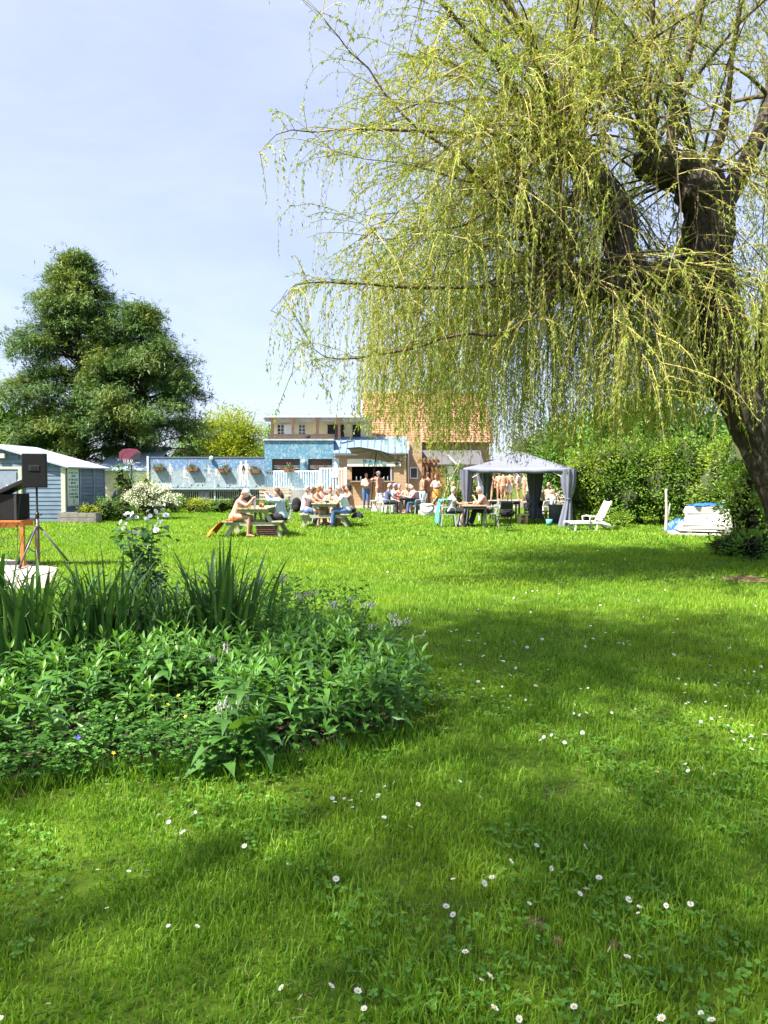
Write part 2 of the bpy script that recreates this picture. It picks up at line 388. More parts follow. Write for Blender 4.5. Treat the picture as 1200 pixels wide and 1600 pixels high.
# trampled bare earth showing through the turf
be = mat('bare_earth', (.20, .135, .055), .95, .3, 30, 1.0, 60, col2=(.10, .068, .03))
for (bx, by, br_) in BARE[:5]:
    b = MB(); rr = random.Random(int(bx * 100)); n_ = 16; pts = [(bx + br_ * .85 * math.cos(k * 6.283 / n_) * rr.uniform(.6, 1.15), by + br_ * 1.0 * math.sin(k * 6.283 / n_) * rr.uniform(.6, 1.15), .004) for k in range(n_)]
    b.add([(bx, by, .014)] + pts + [((p[0] + bx) / 2, (p[1] + by) / 2, .012 + rr.uniform(0, .014)) for p in pts], [(0, 1 + n_ + k, 1 + n_ + (k + 1) % n_) for k in range(n_)] + [(1 + k, 1 + (k + 1) % n_, 1 + n_ + (k + 1) % n_, 1 + n_ + k) for k in range(n_)])
    b.build('bare_soil', be, kind='structure')
# dry thatch between the blades
n = 9000; y = np.sqrt(RNG.uniform(1.5 ** 2, 5.5 ** 2, n)); x = RNG.uniform(-1, 1, n) * (y * .54 + 1)
k = ~in_poly(x, y, BEDP) & (wander(x, y, 2.3, 1.0) > .1); x = x[k]; y = y[k]; n = len(x); az = RNG.uniform(0, 6.28, n)
V, F = leaves(np.stack([x, y, RNG.uniform(.004, .022, n)], 1), np.stack([np.cos(az), np.sin(az), RNG.uniform(-.1, .25, n)], 1), RNG.uniform(.03, .075, n), .003, .1)
np_obj('dry_thatch', V, F, leafmat('thatch', (.26, .22, .10), (.17, .19, .07), .1), label='dry straw coloured grass litter between the blades', cat='grass', kind='stuff')
# clover and broad-leaved weeds in the turf
n = 9500; y = np.sqrt(RNG.uniform(1.6 ** 2, 6.0 ** 2, n)); x = RNG.uniform(-1, 1, n) * (y * .54 + 1)
k = ~in_poly(x, y, BEDP) & (wander(x, y, 1.9, 3.3) > .12); x = x[k]; y = y[k]
P = []; D = []; 
for xx, yy in zip(x, y):
    a0 = random.random() * 6.28; h = random.uniform(.022, .05)
    for q in range(3):
        a = a0 + q * 2.09; P.append((xx + random.uniform(-.004, .004), yy, h)); D.append((math.cos(a), math.sin(a), random.uniform(-.15, .4)))
P = np.array(P); D = np.array(D); V, F = leaves(P, D, RNG.uniform(.013, .028, len(P)), RNG.uniform(.014, .024, len(P)), .1, up=np.array([0, 0, 1.]))
np_obj('clover', V, F, leafmat('clover_leaf', (.07, .20, .018), (.15, .31, .03), .35, .5), label='small round clover leaves growing through the turf', cat='clover', kind='stuff')

# ================================================================== DAISIES, one by one
dm_w = mat('daisy_petal', (.86, .86, .84), .6, .05); dm_y = mat('daisy_disc', (.75, .48, .03), .7, .1); dm_s = mat('daisy_stalk', (.10, .22, .04), .7)
def daisy_meshes():
    b = MB(); n = 13
    for k in range(n):
        a = 2 * math.pi * k / n; ca, sa = math.cos(a), math.sin(a); da = .2
        b.add([(.003 * ca, .003 * sa, .001), (.0095 * math.cos(a - da), .0095 * math.sin(a - da), .0032), (.0135 * ca, .0135 * sa, .003 + .002 * (k % 2)), (.0095 * math.cos(a + da), .0095 * math.sin(a + da), .0032)], [(0, 1, 2, 3)])
    pet = b.mesh('petals', dm_w)
    disc = MB().ell((0, 0, .002), (.0045, .0045, .003), nu=8, nv=5).mesh('disc', dm_y)
    st = MB().tube([(0, 0, 0), (.003, .001, -.03), (0, 0, -.06)], .0012, 5).mesh('stalk', dm_s)
    return pet, disc, st
DPET, DDISC, DSTK = daisy_meshes()
dpos = [(519,1244),(523,1253),(538,1247),(548,1248),(551,1258),(565,1236),(580,1245),(591,1240),(601,1229),(616,1221),(605,1236),(600,1277),(605,1287),(645,1272),(563,1283),(641,1290),(719,1218),(730,1224),(751,1245),(653,1257),
 (266,1274),(264,1282),(275,1294),(286,1299),(305,1267),(249,1271),(152,1361),(201,1357),(229,1356),(167,1418),(382,1324),(451,1350),(525,1374),(263,1443),(308,1449),(0,1586),(75,1569),(440,1538),(517,1543),(470,1560),(559,1545),(569,1571),
 (838,1322),(914,1321),(708,1372),(798,1347),(861,1357),(769,1369),(756,1381),(697,1412),(708,1424),(784,1403),(827,1413),(936,1373),(906,1398),(916,1390),(982,1406),(999,1412),(997,1424),(1041,1415),(1079,1413),(727,1487),(752,1526),(765,1522),(953,1484),(980,1497),(1000,1497),(811,1585),(897,1576),(970,1571),(1096,1580),(1112,1594),(772,1577),(1034,1590),
 (836,1150),(845,1156),(850,1152),(862,1150),(882,1158),(921,1146),(789,1164),(910,1145),(842,1194),(1027,1205),(1068,1194),(1095,1200),(696,1139),(1151,1134),(1158,1133),(1175,1132),(1174,1148),(1195,1147),(1134,1101),(1064,1102),(1163,1101)]
ds = []
for (px, py) in dpos: v = gp(px, py, .05); ds.append((v.x, v.y))
rd = random.Random(5)
spots = [(760,1050),(800,1010),(850,1075),(700,1055),(930,1000),(1060,1080),(1090,1060),(880,1110),(950,1110),(1150,1040),(620,980),(700,1005),(1110,1085),(1010,1020)]
for sx, sy in spots:
    for k in range(6):
        v = gp(sx + rd.gauss(0, 34), sy + rd.gauss(0, 11), .05); ds.append((v.x, v.y))
for sx, sy in [(720, 1075), (770, 1090), (690, 1040), (1130, 1120), (1170, 1150), (1080, 1195), (650, 1000), (830, 1040), (1160, 1080)]:
    for k in range(5):
        v = gp(sx + rd.gauss(0, 26), sy + rd.gauss(0, 9), .05); ds.append((v.x, v.y))
for k in range(60):
    v = gp(rd.uniform(560, 1190), rd.uniform(885, 1010), .05); ds.append((v.x, v.y))
def daisy_label(x, y):
    px = 600 + FPX * x / y
    if y < 3.2: return 'white daisy close to the viewer in the nearest shaded grass'
    if y < 4.6 and px < 450: return 'white daisy in the grass just in front of the flower bed'
    if y < 4.6 and px < 760: return 'white daisy in the grass near the right front corner of the flower bed'
    if y < 6: return 'white daisy in the shaded lawn right of the flower bed'
    if y < 9: return 'tiny white daisy in the shaded lawn beyond the flower bed'
    return 'tiny white daisy in the sunlit middle of the lawn'
for i, (x, y) in enumerate(ds):
    if in_poly(np.array([x]), np.array([y]), BEDP)[0]: continue
    lb = daisy_label(x, y); hz = rd.uniform(.036, .056); s = rd.uniform(.62, 1.15) * (1.0 if y < 6 else 1.25)
    rot = (rd.gauss(.3, .4), rd.gauss(0, .4), rd.uniform(0, 6.28))
    if y < 6:
        e = empty('daisy', (x, y, 0), 0, lb, 'daisy', lb.replace('white daisy', 'daisies'))
        p_ = part(DPET, 'petals', e, (0, 0, hz), rot, s); part(DDISC, 'disc', e, (0, 0, hz), rot, s); part(DSTK, 'stalk', e, (0, 0, hz), (rot[0] * .3, rot[1] * .3, 0), s)
    else:
        o = part(DPET, 'daisy', None, (x, y, hz), rot, s); tag(o, lb, 'daisy', lb.replace('tiny white daisy', 'daisies'))
# ================================================================== THE WEEPING WILLOW
bark = mat('willow_bark', (.085, .066, .048), .95, .3, 9, 1.0, 22, col2=(.035, .028, .022), stretch=(1, 1, .3))
def bark_cracks(m):
    n = m.node_tree.nodes; l = m.node_tree.links; p = n['Principled BSDF']
    tcn = n.new('ShaderNodeTexCoord'); mp_ = n.new('ShaderNodeMapping'); mp_.inputs['Scale'].default_value = (9, 9, 2.2); l.new(tcn.outputs['Object'], mp_.inputs[0])
    vo = n.new('ShaderNodeTexVoronoi'); vo.feature = 'DISTANCE_TO_EDGE'; vo.inputs['Scale'].default_value = 1.3; vo.inputs['Randomness'].default_value = 1
    nz = n.new('ShaderNodeTexNoise'); nz.inputs['Scale'].default_value = 2; nz.inputs['Detail'].default_value = 5; l.new(mp_.outputs[0], nz.inputs['Vector'])
    mx = n.new('ShaderNodeMix'); mx.data_type = 'RGBA'; mx.inputs[0].default_value = .35; l.new(mp_.outputs[0], mx.inputs[6]); l.new(nz.outputs['Color'], mx.inputs[7]); l.new(mx.outputs[2], vo.inputs['Vector'])
    rr = n.new('ShaderNodeMapRange'); rr.inputs[2].default_value = .25; l.new(vo.outputs['Distance'], rr.inputs[0])
    ad = n.new('ShaderNodeMath'); ad.operation = 'MULTIPLY_ADD'; ad.inputs[1].default_value = .5; l.new(nz.outputs['Fac'], ad.inputs[0]); l.new(rr.outputs[0], ad.inputs[2])
    bn = n.new('ShaderNodeBump'); bn.inputs['Strength'].default_value = 1; bn.inputs['Distance'].default_value = .05; l.new(ad.outputs[0], bn.inputs['Height']); l.new(bn.outputs[0], p.inputs['Normal'])
bark_cracks(bark)
bark2 = mat('willow_branch_bark', (.12, .09, .045), .9, .25, 8, .6, 40)
twigm = mat('willow_twig', (.38, .30, .08), .7, .2, 3)
wl = leafmat('willow_leaf', (.25, .32, .055), (.46, .47, .12), .5, .45, .3, patch=(.22, .36, .05), pscale=.8, tint=(1.15, 1.1, .35))
WD = 12.2
wbase = gp(1228, 900)
willow = empty('weeping_willow', wbase, 0, 'big weeping willow with leaning dark trunk and long yellow green hanging strands', 'tree')
def W(px, py, Y=WD): return np.array(at(px, py, Y) - wbase)
def limb(name, pts, rads, n=60, sides=36, m=bark, rough=.10):
    P = catmull(pts, n); r = np.interp(np.linspace(0, 1, n), np.linspace(0, 1, len(rads)), rads)
    b = MB(); b.tube([Vector(p) for p in P], list(r), sides)
    rl = random.Random(len(name) + n + int(rads[0] * 1000))
    vs = []
    for i, v in enumerate(b.v):
        ring = min(i // sides, n - 1); c = Vector(P[ring]); d = Vector(v) - c; k = i % sides
        th = 2 * math.pi * k / sides; tw = .35 * math.sin(ring * .11) + .02 * ring
        f = 1 + rough * (.9 * math.sin(3 * th + tw * 3 + ring * .05) + .5 * math.sin(5 * th - ring * .09)) + .10 * abs(math.sin(5.5 * th + 1.6 * math.sin(ring * .13))) + .06 * abs(math.sin(9.5 * th + 1.2 * math.sin(ring * .27 + 1))) - .07 + rl.uniform(-.03, .03)
        vs.append(tuple(c + d * f))
    b.v = vs
    return b.build(name, m, willow)
tp = [W(1268, 930), W(1254, 880), W(1240, 800), W(1200, 700), W(1146, 600), W(1122, 500), W(1106, 420), W(1108, 345), W(1092, 290)]
limb('trunk', tp, [.66, .46, .37, .35, .35, .37, .38, .36, .34], 130, 72)
limb('limb', [W(1100, 330), W(1085, 285), W(1052, 262, 12.1), (W(1018, 255, 12.0))], [.3, .32, .28, .22])
limb('limb', [W(1115, 450), W(1060, 432, 12.0), W(1000, 436, 11.8), W(940, 452, 11.6), W(880, 440, 11.5)], [.28, .25, .22, .2, .1])
limb('limb', [W(1005, 440, 11.8), W(975, 400, 11.9), W(966, 345, 12.0), W(935, 290, 12.1), W(885, 220, 12.2)], [.2, .24, .26, .24, .2])
limb('limb', [W(1110, 350), W(1150, 285, 12.6), W(1190, 200, 13), W(1215, 90, 13.3)], [.2, .16, .12, .07])
limb('limb', [W(1225, 760, 12.3), W(1212, 640, 12.6), W(1208, 540, 13), W(1235, 380, 13.4), W(1260, 200, 13.6)], [.34, .3, .27, .22, .12])
kb = MB()
for (px, py, Y, r) in [(1014, 256, 12.0, .3), (1032, 270, 11.9, .24), (968, 350, 11.85, .3), (885, 222, 12.2, .26), (1096, 292, 12.1, .4), (1110, 440, 12, .42)]:
    pass
for (px, py, Y, r) in [(1014, 256, 12.0, .27), (966, 352, 11.9, .3), (885, 222, 12.2, .25), (1094, 296, 12.1, .39)]:
    k = MB(); k.ell(W(px, py, Y), (r, r, r * .95), nu=14, nv=10); rl = random.Random(px)
    c = Vector(W(px, py, Y)); k.v = [tuple(c + (Vector(v) - c) * rl.uniform(.85, 1.12)) for v in k.v]; k.build('burr', bark, willow)

KA = (1014, 250, 12.0); KC = (885, 218, 12.2); KM = (1092, 280, 12.1); KB = (885, 440, 11.5); KD = (1200, 150, 13.1)
CUR = []     # (array n x 3, r0)
def br(pts, r0, r1=.004, n=16):
    P = catmull([W(*p) for p in pts], n); CUR.append((P, r0, r1))
# branches one can follow in the photograph
br([(1040, 262, 12), (1052, 215, 11.9), (1058, 140, 11.8), (1082, 70, 11.7), (1100, -20, 11.6), (1120, -140, 11.4)], .13, .05)
br([(1022, 250, 12), (1014, 190, 11.9), (1012, 100, 11.8), (1020, 0, 11.7), (1010, -120, 11.5)], .1, .04)
br([(885, 218, 12.2), (855, 150, 12.1), (832, 70, 11.9), (790, 0, 11.8), (740, -90, 11.6)], .11, .04)
br([(888, 215, 12.2), (925, 130, 12.3), (928, 40, 12.4), (950, -60, 12.5)], .09, .04)
br([(880, 225, 12.2), (820, 165, 11.9), (770, 90, 11.5), (715, 30, 11.2), (660, -30, 11.0)], .10, .03)
br([(905, 250, 12.1), (830, 215, 11.6), (740, 205, 11.1), (640, 202, 10.8), (540, 200, 10.6), (470, 205, 10.5), (432, 240, 10.4)], .075)
br([(850, 380, 11.6), (790, 330, 11.2), (720, 250, 11.0), (640, 190, 10.8), (560, 110, 10.7), (500, 50, 10.6), (460, 15, 10.5)], .07)
br([(870, 380, 11.7), (800, 290, 11.6), (740, 290, 11.4), (660, 275, 11.2), (560, 265, 11), (500, 240, 10.9)], .05)
br([(900, 300, 12), (850, 350, 11.3), (800, 300, 11.0), (740, 350, 10.7), (660, 370, 10.5), (600, 385, 10.4), (540, 350, 10.3)], .06)
br([(880, 440, 11.5), (800, 440, 11.1), (700, 445, 10.8), (600, 440, 10.6), (520, 430, 10.5), (470, 430, 10.4), (432, 465, 10.3)], .06)
br([(880, 440, 11.5), (800, 520, 11.0), (720, 520, 10.6), (640, 545, 10.4), (570, 560, 10.3), (510, 565, 10.2), (470, 545, 10.2), (448, 600, 10.1)], .05)
br([(940, 450, 11.6), (860, 400, 11.8), (835, 340, 12), (815, 300, 12.3), (800, 220, 12.6)], .1, .03)
br([(880, 440, 11.5), (840, 500, 11.9), (760, 480, 12.4), (680, 470, 12.8), (600, 500, 13)], .06)
br([(1094, 290, 12.1), (1130, 200, 11.9), (1145, 100, 11.7), (1170, -30, 11.5)], .12, .04)
br([(1094, 290, 12.1), (1150, 240, 11.5), (1190, 210, 11.1), (1240, 260, 10.8)], .06)
br([(885, 218, 12.2), (895, 120, 12.6), (880, 20, 13), (860, -80, 13.2)], .07, .03)
# the rest of the crown: shoots springing from the burrs in every direction
rw = random.Random(21)
def src():
    return rw.choice([KA, KA, KC, KC, KC, KM, KB, KB, KD])
for i in range(80):
    s0 = src(); P0 = W(*s0)
    ang = rw.uniform(0, 2 * math.pi); rad = rw.uniform(1.0, 4.6)
    e = np.array([P0[0] + math.cos(ang) * rad * 1.05 - .6, P0[1] + math.sin(ang) * rad * .85, rw.uniform(3.6, 9.8)])
    e[0] = max(e[0], -7.2 + rw.uniform(0, .9)); e[1] = min(max(e[1], -3.6), 5.0)
    lift = max(.6, (e[2] - P0[2]) + rw.uniform(.5, 2.0))
    m1 = P0 + np.array([(e[0] - P0[0]) * .2, (e[1] - P0[1]) * .2, lift * .55]); m2 = P0 + np.array([(e[0] - P0[0]) * .65, (e[1] - P0[1]) * .65, lift])
    CUR.append((bez(P0, m1, m2, e, 16), rw.uniform(.03, .065), .008))
for i in range(95):                                  # low skirt all round
    P0 = W(*rw.choice([KB, KB, KC, KM])); e = np.array([rw.uniform(-6.9, .8), rw.uniform(-2.6, 3.2), rw.uniform(2.6, 4.6)])
    if i % 6 == 0: P0 = W(*KD); e = np.array([rw.uniform(-.2, 2.2), rw.uniform(-3, 2), rw.uniform(4.2, 6)])
    m1 = P0 + (e - P0) * .25 + np.array([0, 0, .8]); m2 = P0 + (e - P0) * .7 + np.array([0, 0, .9])
    CUR.append((bez(P0, m1, m2, e, 16), rw.uniform(.025, .05), .008))
for i in range(44):                                  # long fine branches reaching out to the left
    P0 = W(*rw.choice([KC, KC, KB, (850, 380, 11.6)])); e = np.array([rw.uniform(-7.3, -3.2), rw.uniform(-2.6, 3.4), rw.uniform(4.2, 9.6)])
    m1 = P0 + (e - P0) * .3 + np.array([0, 0, rw.uniform(.1, .9)]); m2 = P0 + (e - P0) * .7 + np.array([0, 0, rw.uniform(.1, .8)])
    CUR.append((bez(P0, m1, m2, e, 16), rw.uniform(.02, .04), .006))
CUR = [(P + np.cumsum(RNG.normal(size=P.shape) * (.034 if r0 < .085 else .012), axis=0) * np.linspace(0, 1, len(P))[:, None], r0, r1) for P, r0, r1 in CUR]
VF = []
for P, r0, r1 in CUR:
    VF.append(tubes(P[None], np.maximum(r1, r0 * np.linspace(1, .12, len(P)) ** 1.5 * (1 if r0 > .085 else .72))[None], 6))
V, F = joinVF(VF); np_obj('branches', V, F, bark2, willow, True, kind='stuff')
# secondary twigs
S2 = []
def xz_ok(p):   # p in world
    px = 600 + FPX * p[0] / max(p[1], .1)
    return px > 404 + rw.uniform(0, 36)
wb = np.array(wbase)
for P, r0, r1 in CUR:
    L = np.linalg.norm(np.diff(P, axis=0), axis=1).sum(); k = int(L * (7.6 if P[-1][2] > 5 else 6.4))
    for j in range(k):
        t = rw.uniform(.22, 1) ** .8 * (len(P) - 1); i = min(int(t), len(P) - 2); p = P[i] + (P[i + 1] - P[i]) * (t - i)
        tg = P[i + 1] - P[i]; tg = tg / (np.linalg.norm(tg) + 1e-9)
        d = tg * .7 + np.array([rw.gauss(0, .8), rw.gauss(0, .8), rw.gauss(.15, .4)]); d /= np.linalg.norm(d)
        l = rw.uniform(.3, 1.3); q = bez(p, p + d * l * .35, p + d * l * .8, p + d * l + np.array([0, 0, -l * rw.uniform(.1, .5)]), 5)
        qw = q[-1] + wb
        if FPX * qw[0] / qw[1] > 650 or (qw[2] > 9.9 and rw.random() < .6): continue
        qx = 600 + FPX * qw[0] / qw[1]; qy = 747 - FPX * (qw[2] - EYE) / qw[1]
        if qw[1] < 12.5 and 945 < qx < 1100 and 255 < qy < 430 and rw.random() < .8: continue
        if qw[1] < 12.5 and 1085 < qx < 1170 and 330 < qy < 720 and rw.random() < .5: continue
        if xz_ok(q[-1] + wb): S2.append(q)
S2 = np.array(S2)
V, F = tubes(S2, np.linspace(.006, .0022, 5)[None].repeat(len(S2), 0), 3); np_obj('twigs', V, F, twigm, willow, kind='stuff')
# hanging strands
ST = []
def low(p):     # how low a strand may hang, by where it hangs (world metres)
    px = 600 + FPX * p[0] / max(p[1], .1)
    base = np.interp(px, [430, 520, 600, 700, 800, 900, 1000, 1080, 1150, 1230], [2.9, 2.5, 2.15, 1.9, 1.85, 1.9, 2.05, 2.5, 2.4, 2.4])
    return base + abs(rw.gauss(0, .3))
for q in S2:
    for _ in range(rw.choice([1, 1, 2, 2, 3]) + (1 if q[0][2] < 4.6 else 0)):
        i = rw.randint(1, 4); p = q[i]; pw = p + wb; z = pw[2]
        px = 600 + FPX * pw[0] / max(pw[1], .1)
        dens = np.interp(px, [430, 520, 650, 800, 1200], [.45, .58, .7, .78, .72]) * (1 if z < 5.2 else .66)
        if rw.random() > dens: continue
        # leave the windows of sky between the limbs
        pxy = 747 - FPX * (z - EYE) / pw[1]
        lmax = z - low(pw)
        l = lmax * rw.uniform(.55, 1.0) if z < 4.9 else min(lmax, rw.uniform(.15, .75) if z > 6.4 else rw.choice([rw.uniform(.25, .9), rw.uniform(.5, 2.2)]))
        if l < .12: continue
        pe = 747 - FPX * (z - l - EYE) / pw[1]
        if pw[1] < 12.6 and 940 < px < 1105:      # open windows where the limbs and the sky show
            if pxy < 440 and pe > 250 and rw.random() < .8:
                if pxy > 250: continue
                l = max(.15, z - (EYE + (747 - 250) / FPX * pw[1]))
            elif 430 < pxy < 600 and px > 990 and rw.random() < .5: continue
        if pw[1] < 12.4 and 1085 < px < 1180 and pxy < 700 and pe > 260 and rw.random() < .45: continue
        out = (q[i] - q[i - 1]); out = out / (np.linalg.norm(out) + 1e-9)
        sw = np.array([rw.gauss(0, .07), rw.gauss(0, .07), 0]) * l
        s = bez(p, p + out * min(.22, l * .3) + np.array([0, 0, -.02]), p + out * .2 + np.array([0, 0, -l * .55]) + sw, p + out * .2 + np.array([0, 0, -l]) + sw * 1.6, 6)
        ST.append(s)
ST = np.array(ST)
V, F = tubes(ST, np.linspace(.0026, .0012, 6)[None].repeat(len(ST), 0), 3); np_obj('hanging_strands', V, F, twigm, willow, kind='stuff')
# leaves along strands and twigs
def along(C_, per_m, rng=RNG, tmin=.0):
    seg = np.linalg.norm(np.diff(C_, axis=1), axis=2).sum(1); cnt = rng.poisson(np.maximum(seg * per_m, .01)); idx = np.repeat(np.arange(len(C_)), cnt)
    t = (tmin + (1 - tmin) * rng.uniform(0, 1, len(idx))) * (C_.shape[1] - 1.001); i = t.astype(int); f = (t - i)[:, None]
    P = C_[idx, i] * (1 - f) + C_[idx, i + 1] * f; T = norm(C_[idx, i + 1] - C_[idx, i]); return P, T
P1, T1 = along(ST, 22, tmin=.05); P2, T2 = along(S2, 28, tmin=.15)
P = np.concatenate([P1, P2]); T = np.concatenate([T1, T2]); n = len(P)
D = T * .9 + norm(RNG.normal(size=(n, 3))) * .75 + np.array([0, 0, -.25])
V, F = leaves(P, D, RNG.uniform(.04, .09, n), RNG.uniform(.013, .023, n), .25)
np_obj('crown', V, F, wl, willow, kind='stuff')
print('WILLOW strands', len(ST), 'twigs', len(S2), 'leaves', n)
# ================================================================== OTHER TREES AND SHRUBS
twb = mat('dark_bark', (.06, .045, .032), .95, .3, 6, .8, 20)
def trunk_mesh(name, parent, pts, rads, m=twb, n=14, sides=9):
    P = catmull(pts, n); r = np.interp(np.linspace(0, 1, n), np.linspace(0, 1, len(rads)), rads)
    b = MB(); b.tube([Vector(p) for p in P], list(r), sides); return b.build(name, m, parent)
def clumps(ells, K, per, sig, L, Wd, m, name, parent, seed, shell=.55, flat=.6, updir=.25, droop=0.0, zmin=.02):
    """leaf clumps spread through a volume made of ellipsoids (cx,cy,cz,rx,ry,rz)"""
    rng = np.random.default_rng(seed); E = np.array(ells, float); vol = (E[:, 3] * E[:, 4] * E[:, 5]) ** .67; vol /= vol.sum()
    pick = rng.choice(len(E), K, p=vol); d = norm(rng.normal(size=(K, 3))); r = (shell + (1 - shell) * rng.uniform(0, 1, K)) ** .8 * rng.uniform(.88, 1.1, K)
    c = E[pick, :3] + d * r[:, None] * E[pick, 3:]
    n = K * per; i = np.repeat(np.arange(K), per); sg = sig * rng.uniform(.6, 1.5, K)[i]
    off = rng.normal(size=(n, 3)) * sg[:, None]; off[:, 2] *= flat
    P = c[i] + off; D = norm(off + d[i] * sig * .9 + np.array([0, 0, updir * sig - droop * sig])) + rng.normal(size=(n, 3)) * .35
    up = norm(d[i] + np.array([0, 0, .9]))
    k = P[:, 2] > zmin; P = P[k]; D = D[k]; up = up[k]; n = len(P)
    V, F = leaves(P, D, L * rng.uniform(.6, 1.3, n), Wd * rng.uniform(.7, 1.25, n), .2, rng=rng, up=up)
    return np_obj(name, V, F, m, parent, kind='stuff')
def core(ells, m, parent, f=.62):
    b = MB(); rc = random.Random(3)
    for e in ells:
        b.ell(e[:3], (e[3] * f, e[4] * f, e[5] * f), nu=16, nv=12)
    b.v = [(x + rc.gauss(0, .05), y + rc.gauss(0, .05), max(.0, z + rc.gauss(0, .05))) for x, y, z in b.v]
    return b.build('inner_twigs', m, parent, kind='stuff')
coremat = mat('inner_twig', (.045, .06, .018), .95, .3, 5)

# ---- yew, two-headed
yl = leafmat('yew_spray', (.05, .11, .032), (.10, .18, .045), .25, .55, .25, patch=(.21, .26, .05), pscale=.4, tint=(1.2, 1.1, .5))
YY = 44.0; yb = at(112, 0, YY); yb.z = 0
yew = empty('yew_tree', yb, 0, 'tall dark green conifer with two heads behind the blue shed', 'tree')
def heads():
    x2 = at(222, 0, YY).x - yb.x
    return [(0, 0, 14.9, 4.6, 2.3), (x2, -1.0, 11.9, 3.7, 2.5)]
rng = np.random.default_rng(11); PB = []; PD = []; PU = []; LB = []
for hx, hy, H, Rm, z0 in heads():
    trunk_mesh('trunk' if hx == 0 else 'second_stem', yew, [(hx * .35, 0, 0), (hx * .8, hy * .8, H * .3), (hx, hy, H * .6), (hx, hy, H * .97)], [.42, .3, .18, .03])
    nb = int(235 * (Rm / 4.3) ** 1.2)
    for k in range(nb):
        t = rng.uniform(0, 1) ** .85; z = z0 + t * (H - z0 - .15)
        prof = Rm * (np.interp(t, [0, .12, .35, .6, .82, .95, 1], [.80, 1.0, .92, .66, .36, .15, .03])) * rng.uniform(.52, 1.2)
        a = rng.uniform(0, 2 * np.pi); dx, dy = math.cos(a), math.sin(a)
        p0 = np.array([hx, hy, z]); p3 = np.array([hx + dx * prof, hy + dy * prof, z + prof * .18 * rng.uniform(-.6, 1.2) - .1])
        if t < .25 and hx > 0 and dx > .4: p3[0] += rng.uniform(0, .5)
        Pc = bez(p0, p0 + (p3 - p0) * .4 + np.array([0, 0, prof * .22]), p0 + (p3 - p0) * .75 + np.array([0, 0, prof * .25]), p3, 8); LB.append(Pc)
        ns = int(40 + 26 * prof)
        for s in range(ns):
            u = rng.uniform(.34, 1.0) ** .7 * 6.99; i = int(u); b = Pc[i] + (Pc[i + 1] - Pc[i]) * (u - i)
            sp = .14 + .30 * (u / 7)
            c = b + rng.normal(size=3) * np.array([sp, sp, sp * .5])
            # a spray: several small fingers pointing out and drooping at the tip
            od = norm(np.array([dx, dy, .05]) + rng.normal(size=3) * .55)
            for q in range(5):
                PB.append(c + rng.normal(size=3) * .08); PD.append(od + rng.normal(size=3) * .35 + np.array([0, 0, -.18])); PU.append([dx * .4, dy * .4, 1])
LB = np.array(LB); V, F = tubes(LB, np.linspace(.05, .01, 8)[None].repeat(len(LB), 0), 4); np_obj('branches', V, F, twb, yew, kind='stuff')
PB = np.array(PB); PD = np.array(PD); n = len(PB)
V, F = tri_leaves(PB, PD, rng.uniform(.16, .36, n), rng.uniform(.035, .08, n), rng, np.array(PU)); np_obj('crown', V, F, yl, yew, kind='stuff')
print('YEW', n)

def tree(name, label, px, Y, top_py, rx, ry, m, seed, K=260, per=26, sig=.35, L=.2, Wd=.1, group=None, trunk_r=.14, low_z=.6, cat='tree', cr=0, **kw):
    b = at(px, 0, Y); b.z = 0; H = at(px, top_py, Y).z
    e = empty(name, b, 0, label, cat, group)
    rl = random.Random(seed); pts = [(0, 0, 0), (rl.uniform(-.2, .2), 0, H * .35), (rl.uniform(-.3, .3), 0, H * .75)]
    trunk_mesh('trunk', e, pts, [trunk_r, trunk_r * .7, trunk_r * .3])
    zc = (H + low_z) / 2; rz = (H - low_z) / 2
    ells = [(0, 0, zc, rx * .8, ry * .8, rz * .95)]
    for k in range(5):
        a = k * 1.256 + rl.uniform(-.3, .3); ells.append((math.cos(a) * rx * .45, math.sin(a) * ry * .45, zc + rl.uniform(-.45, .3) * rz, rx * .55, ry * .55, rz * .55))
    for k in range(6):
        a = rl.uniform(0, 6.28); q = [(rl.uniform(-.1, .1), 0, H * rl.uniform(.25, .5)), (math.cos(a) * rx * .3, math.sin(a) * ry * .3, H * .6), (math.cos(a) * rx * .6, math.sin(a) * ry * .6, H * rl.uniform(.65, .85))]
        trunk_mesh('limb', e, q, [trunk_r * .5, trunk_r * .3, .02], n=8, sides=6)
    if cr: core(ells, coremat, e, cr)
    clumps(ells, K, per, sig, L, Wd, m, 'crown', e, seed, **kw)
    return e
lime = leafmat('lime_foliage', (.24, .33, .02), (.40, .44, .045), .4, .5, .3, patch=(.15, .25, .03), tint=(1.2, 1.1, .4))
midg = leafmat('mid_foliage', (.08, .20, .035), (.15, .28, .05), .35, .5, .3)
blueg = leafmat('grey_green_foliage', (.10, .15, .07), (.17, .22, .10), .3, .5, .3)
freshg = leafmat('fresh_foliage', (.10, .25, .03), (.20, .36, .05), .4, .5, .3)
tree('lime_green_tree', 'rounded yellow green willow behind the mural wall', 350, 62, 630, 3.6, 2.8, lime, 31, 640, 40, .4, .26, .09, cr=.3)
tree('slender_tree', 'thin pale green sapling with feathery top behind the yellow green tree', 372, 66, 612, 2.1, 1.6, freshg, 32, 60, 16, .35, .22, .06, shell=.2)
tree('slender_tree', 'small green treetop showing left of the balcony roof', 432, 60, 636, 1.7, 1.4, freshg, 33, 110, 20, .35, .22, .08, cr=.4)
tree('round_tree', 'dark green treetop rising behind the balcony roof', 492, 58, 626, 1.2, 1.2, midg, 34, 110, 24, .35, .22, .1, cr=.5)
tree('broadleaf_tree', 'bright green broadleaf tree at the left edge behind the yew', 18, 43, 606, 2.4, 2, freshg, 35, 220, 28, .4, .26, .12, cr=.5)
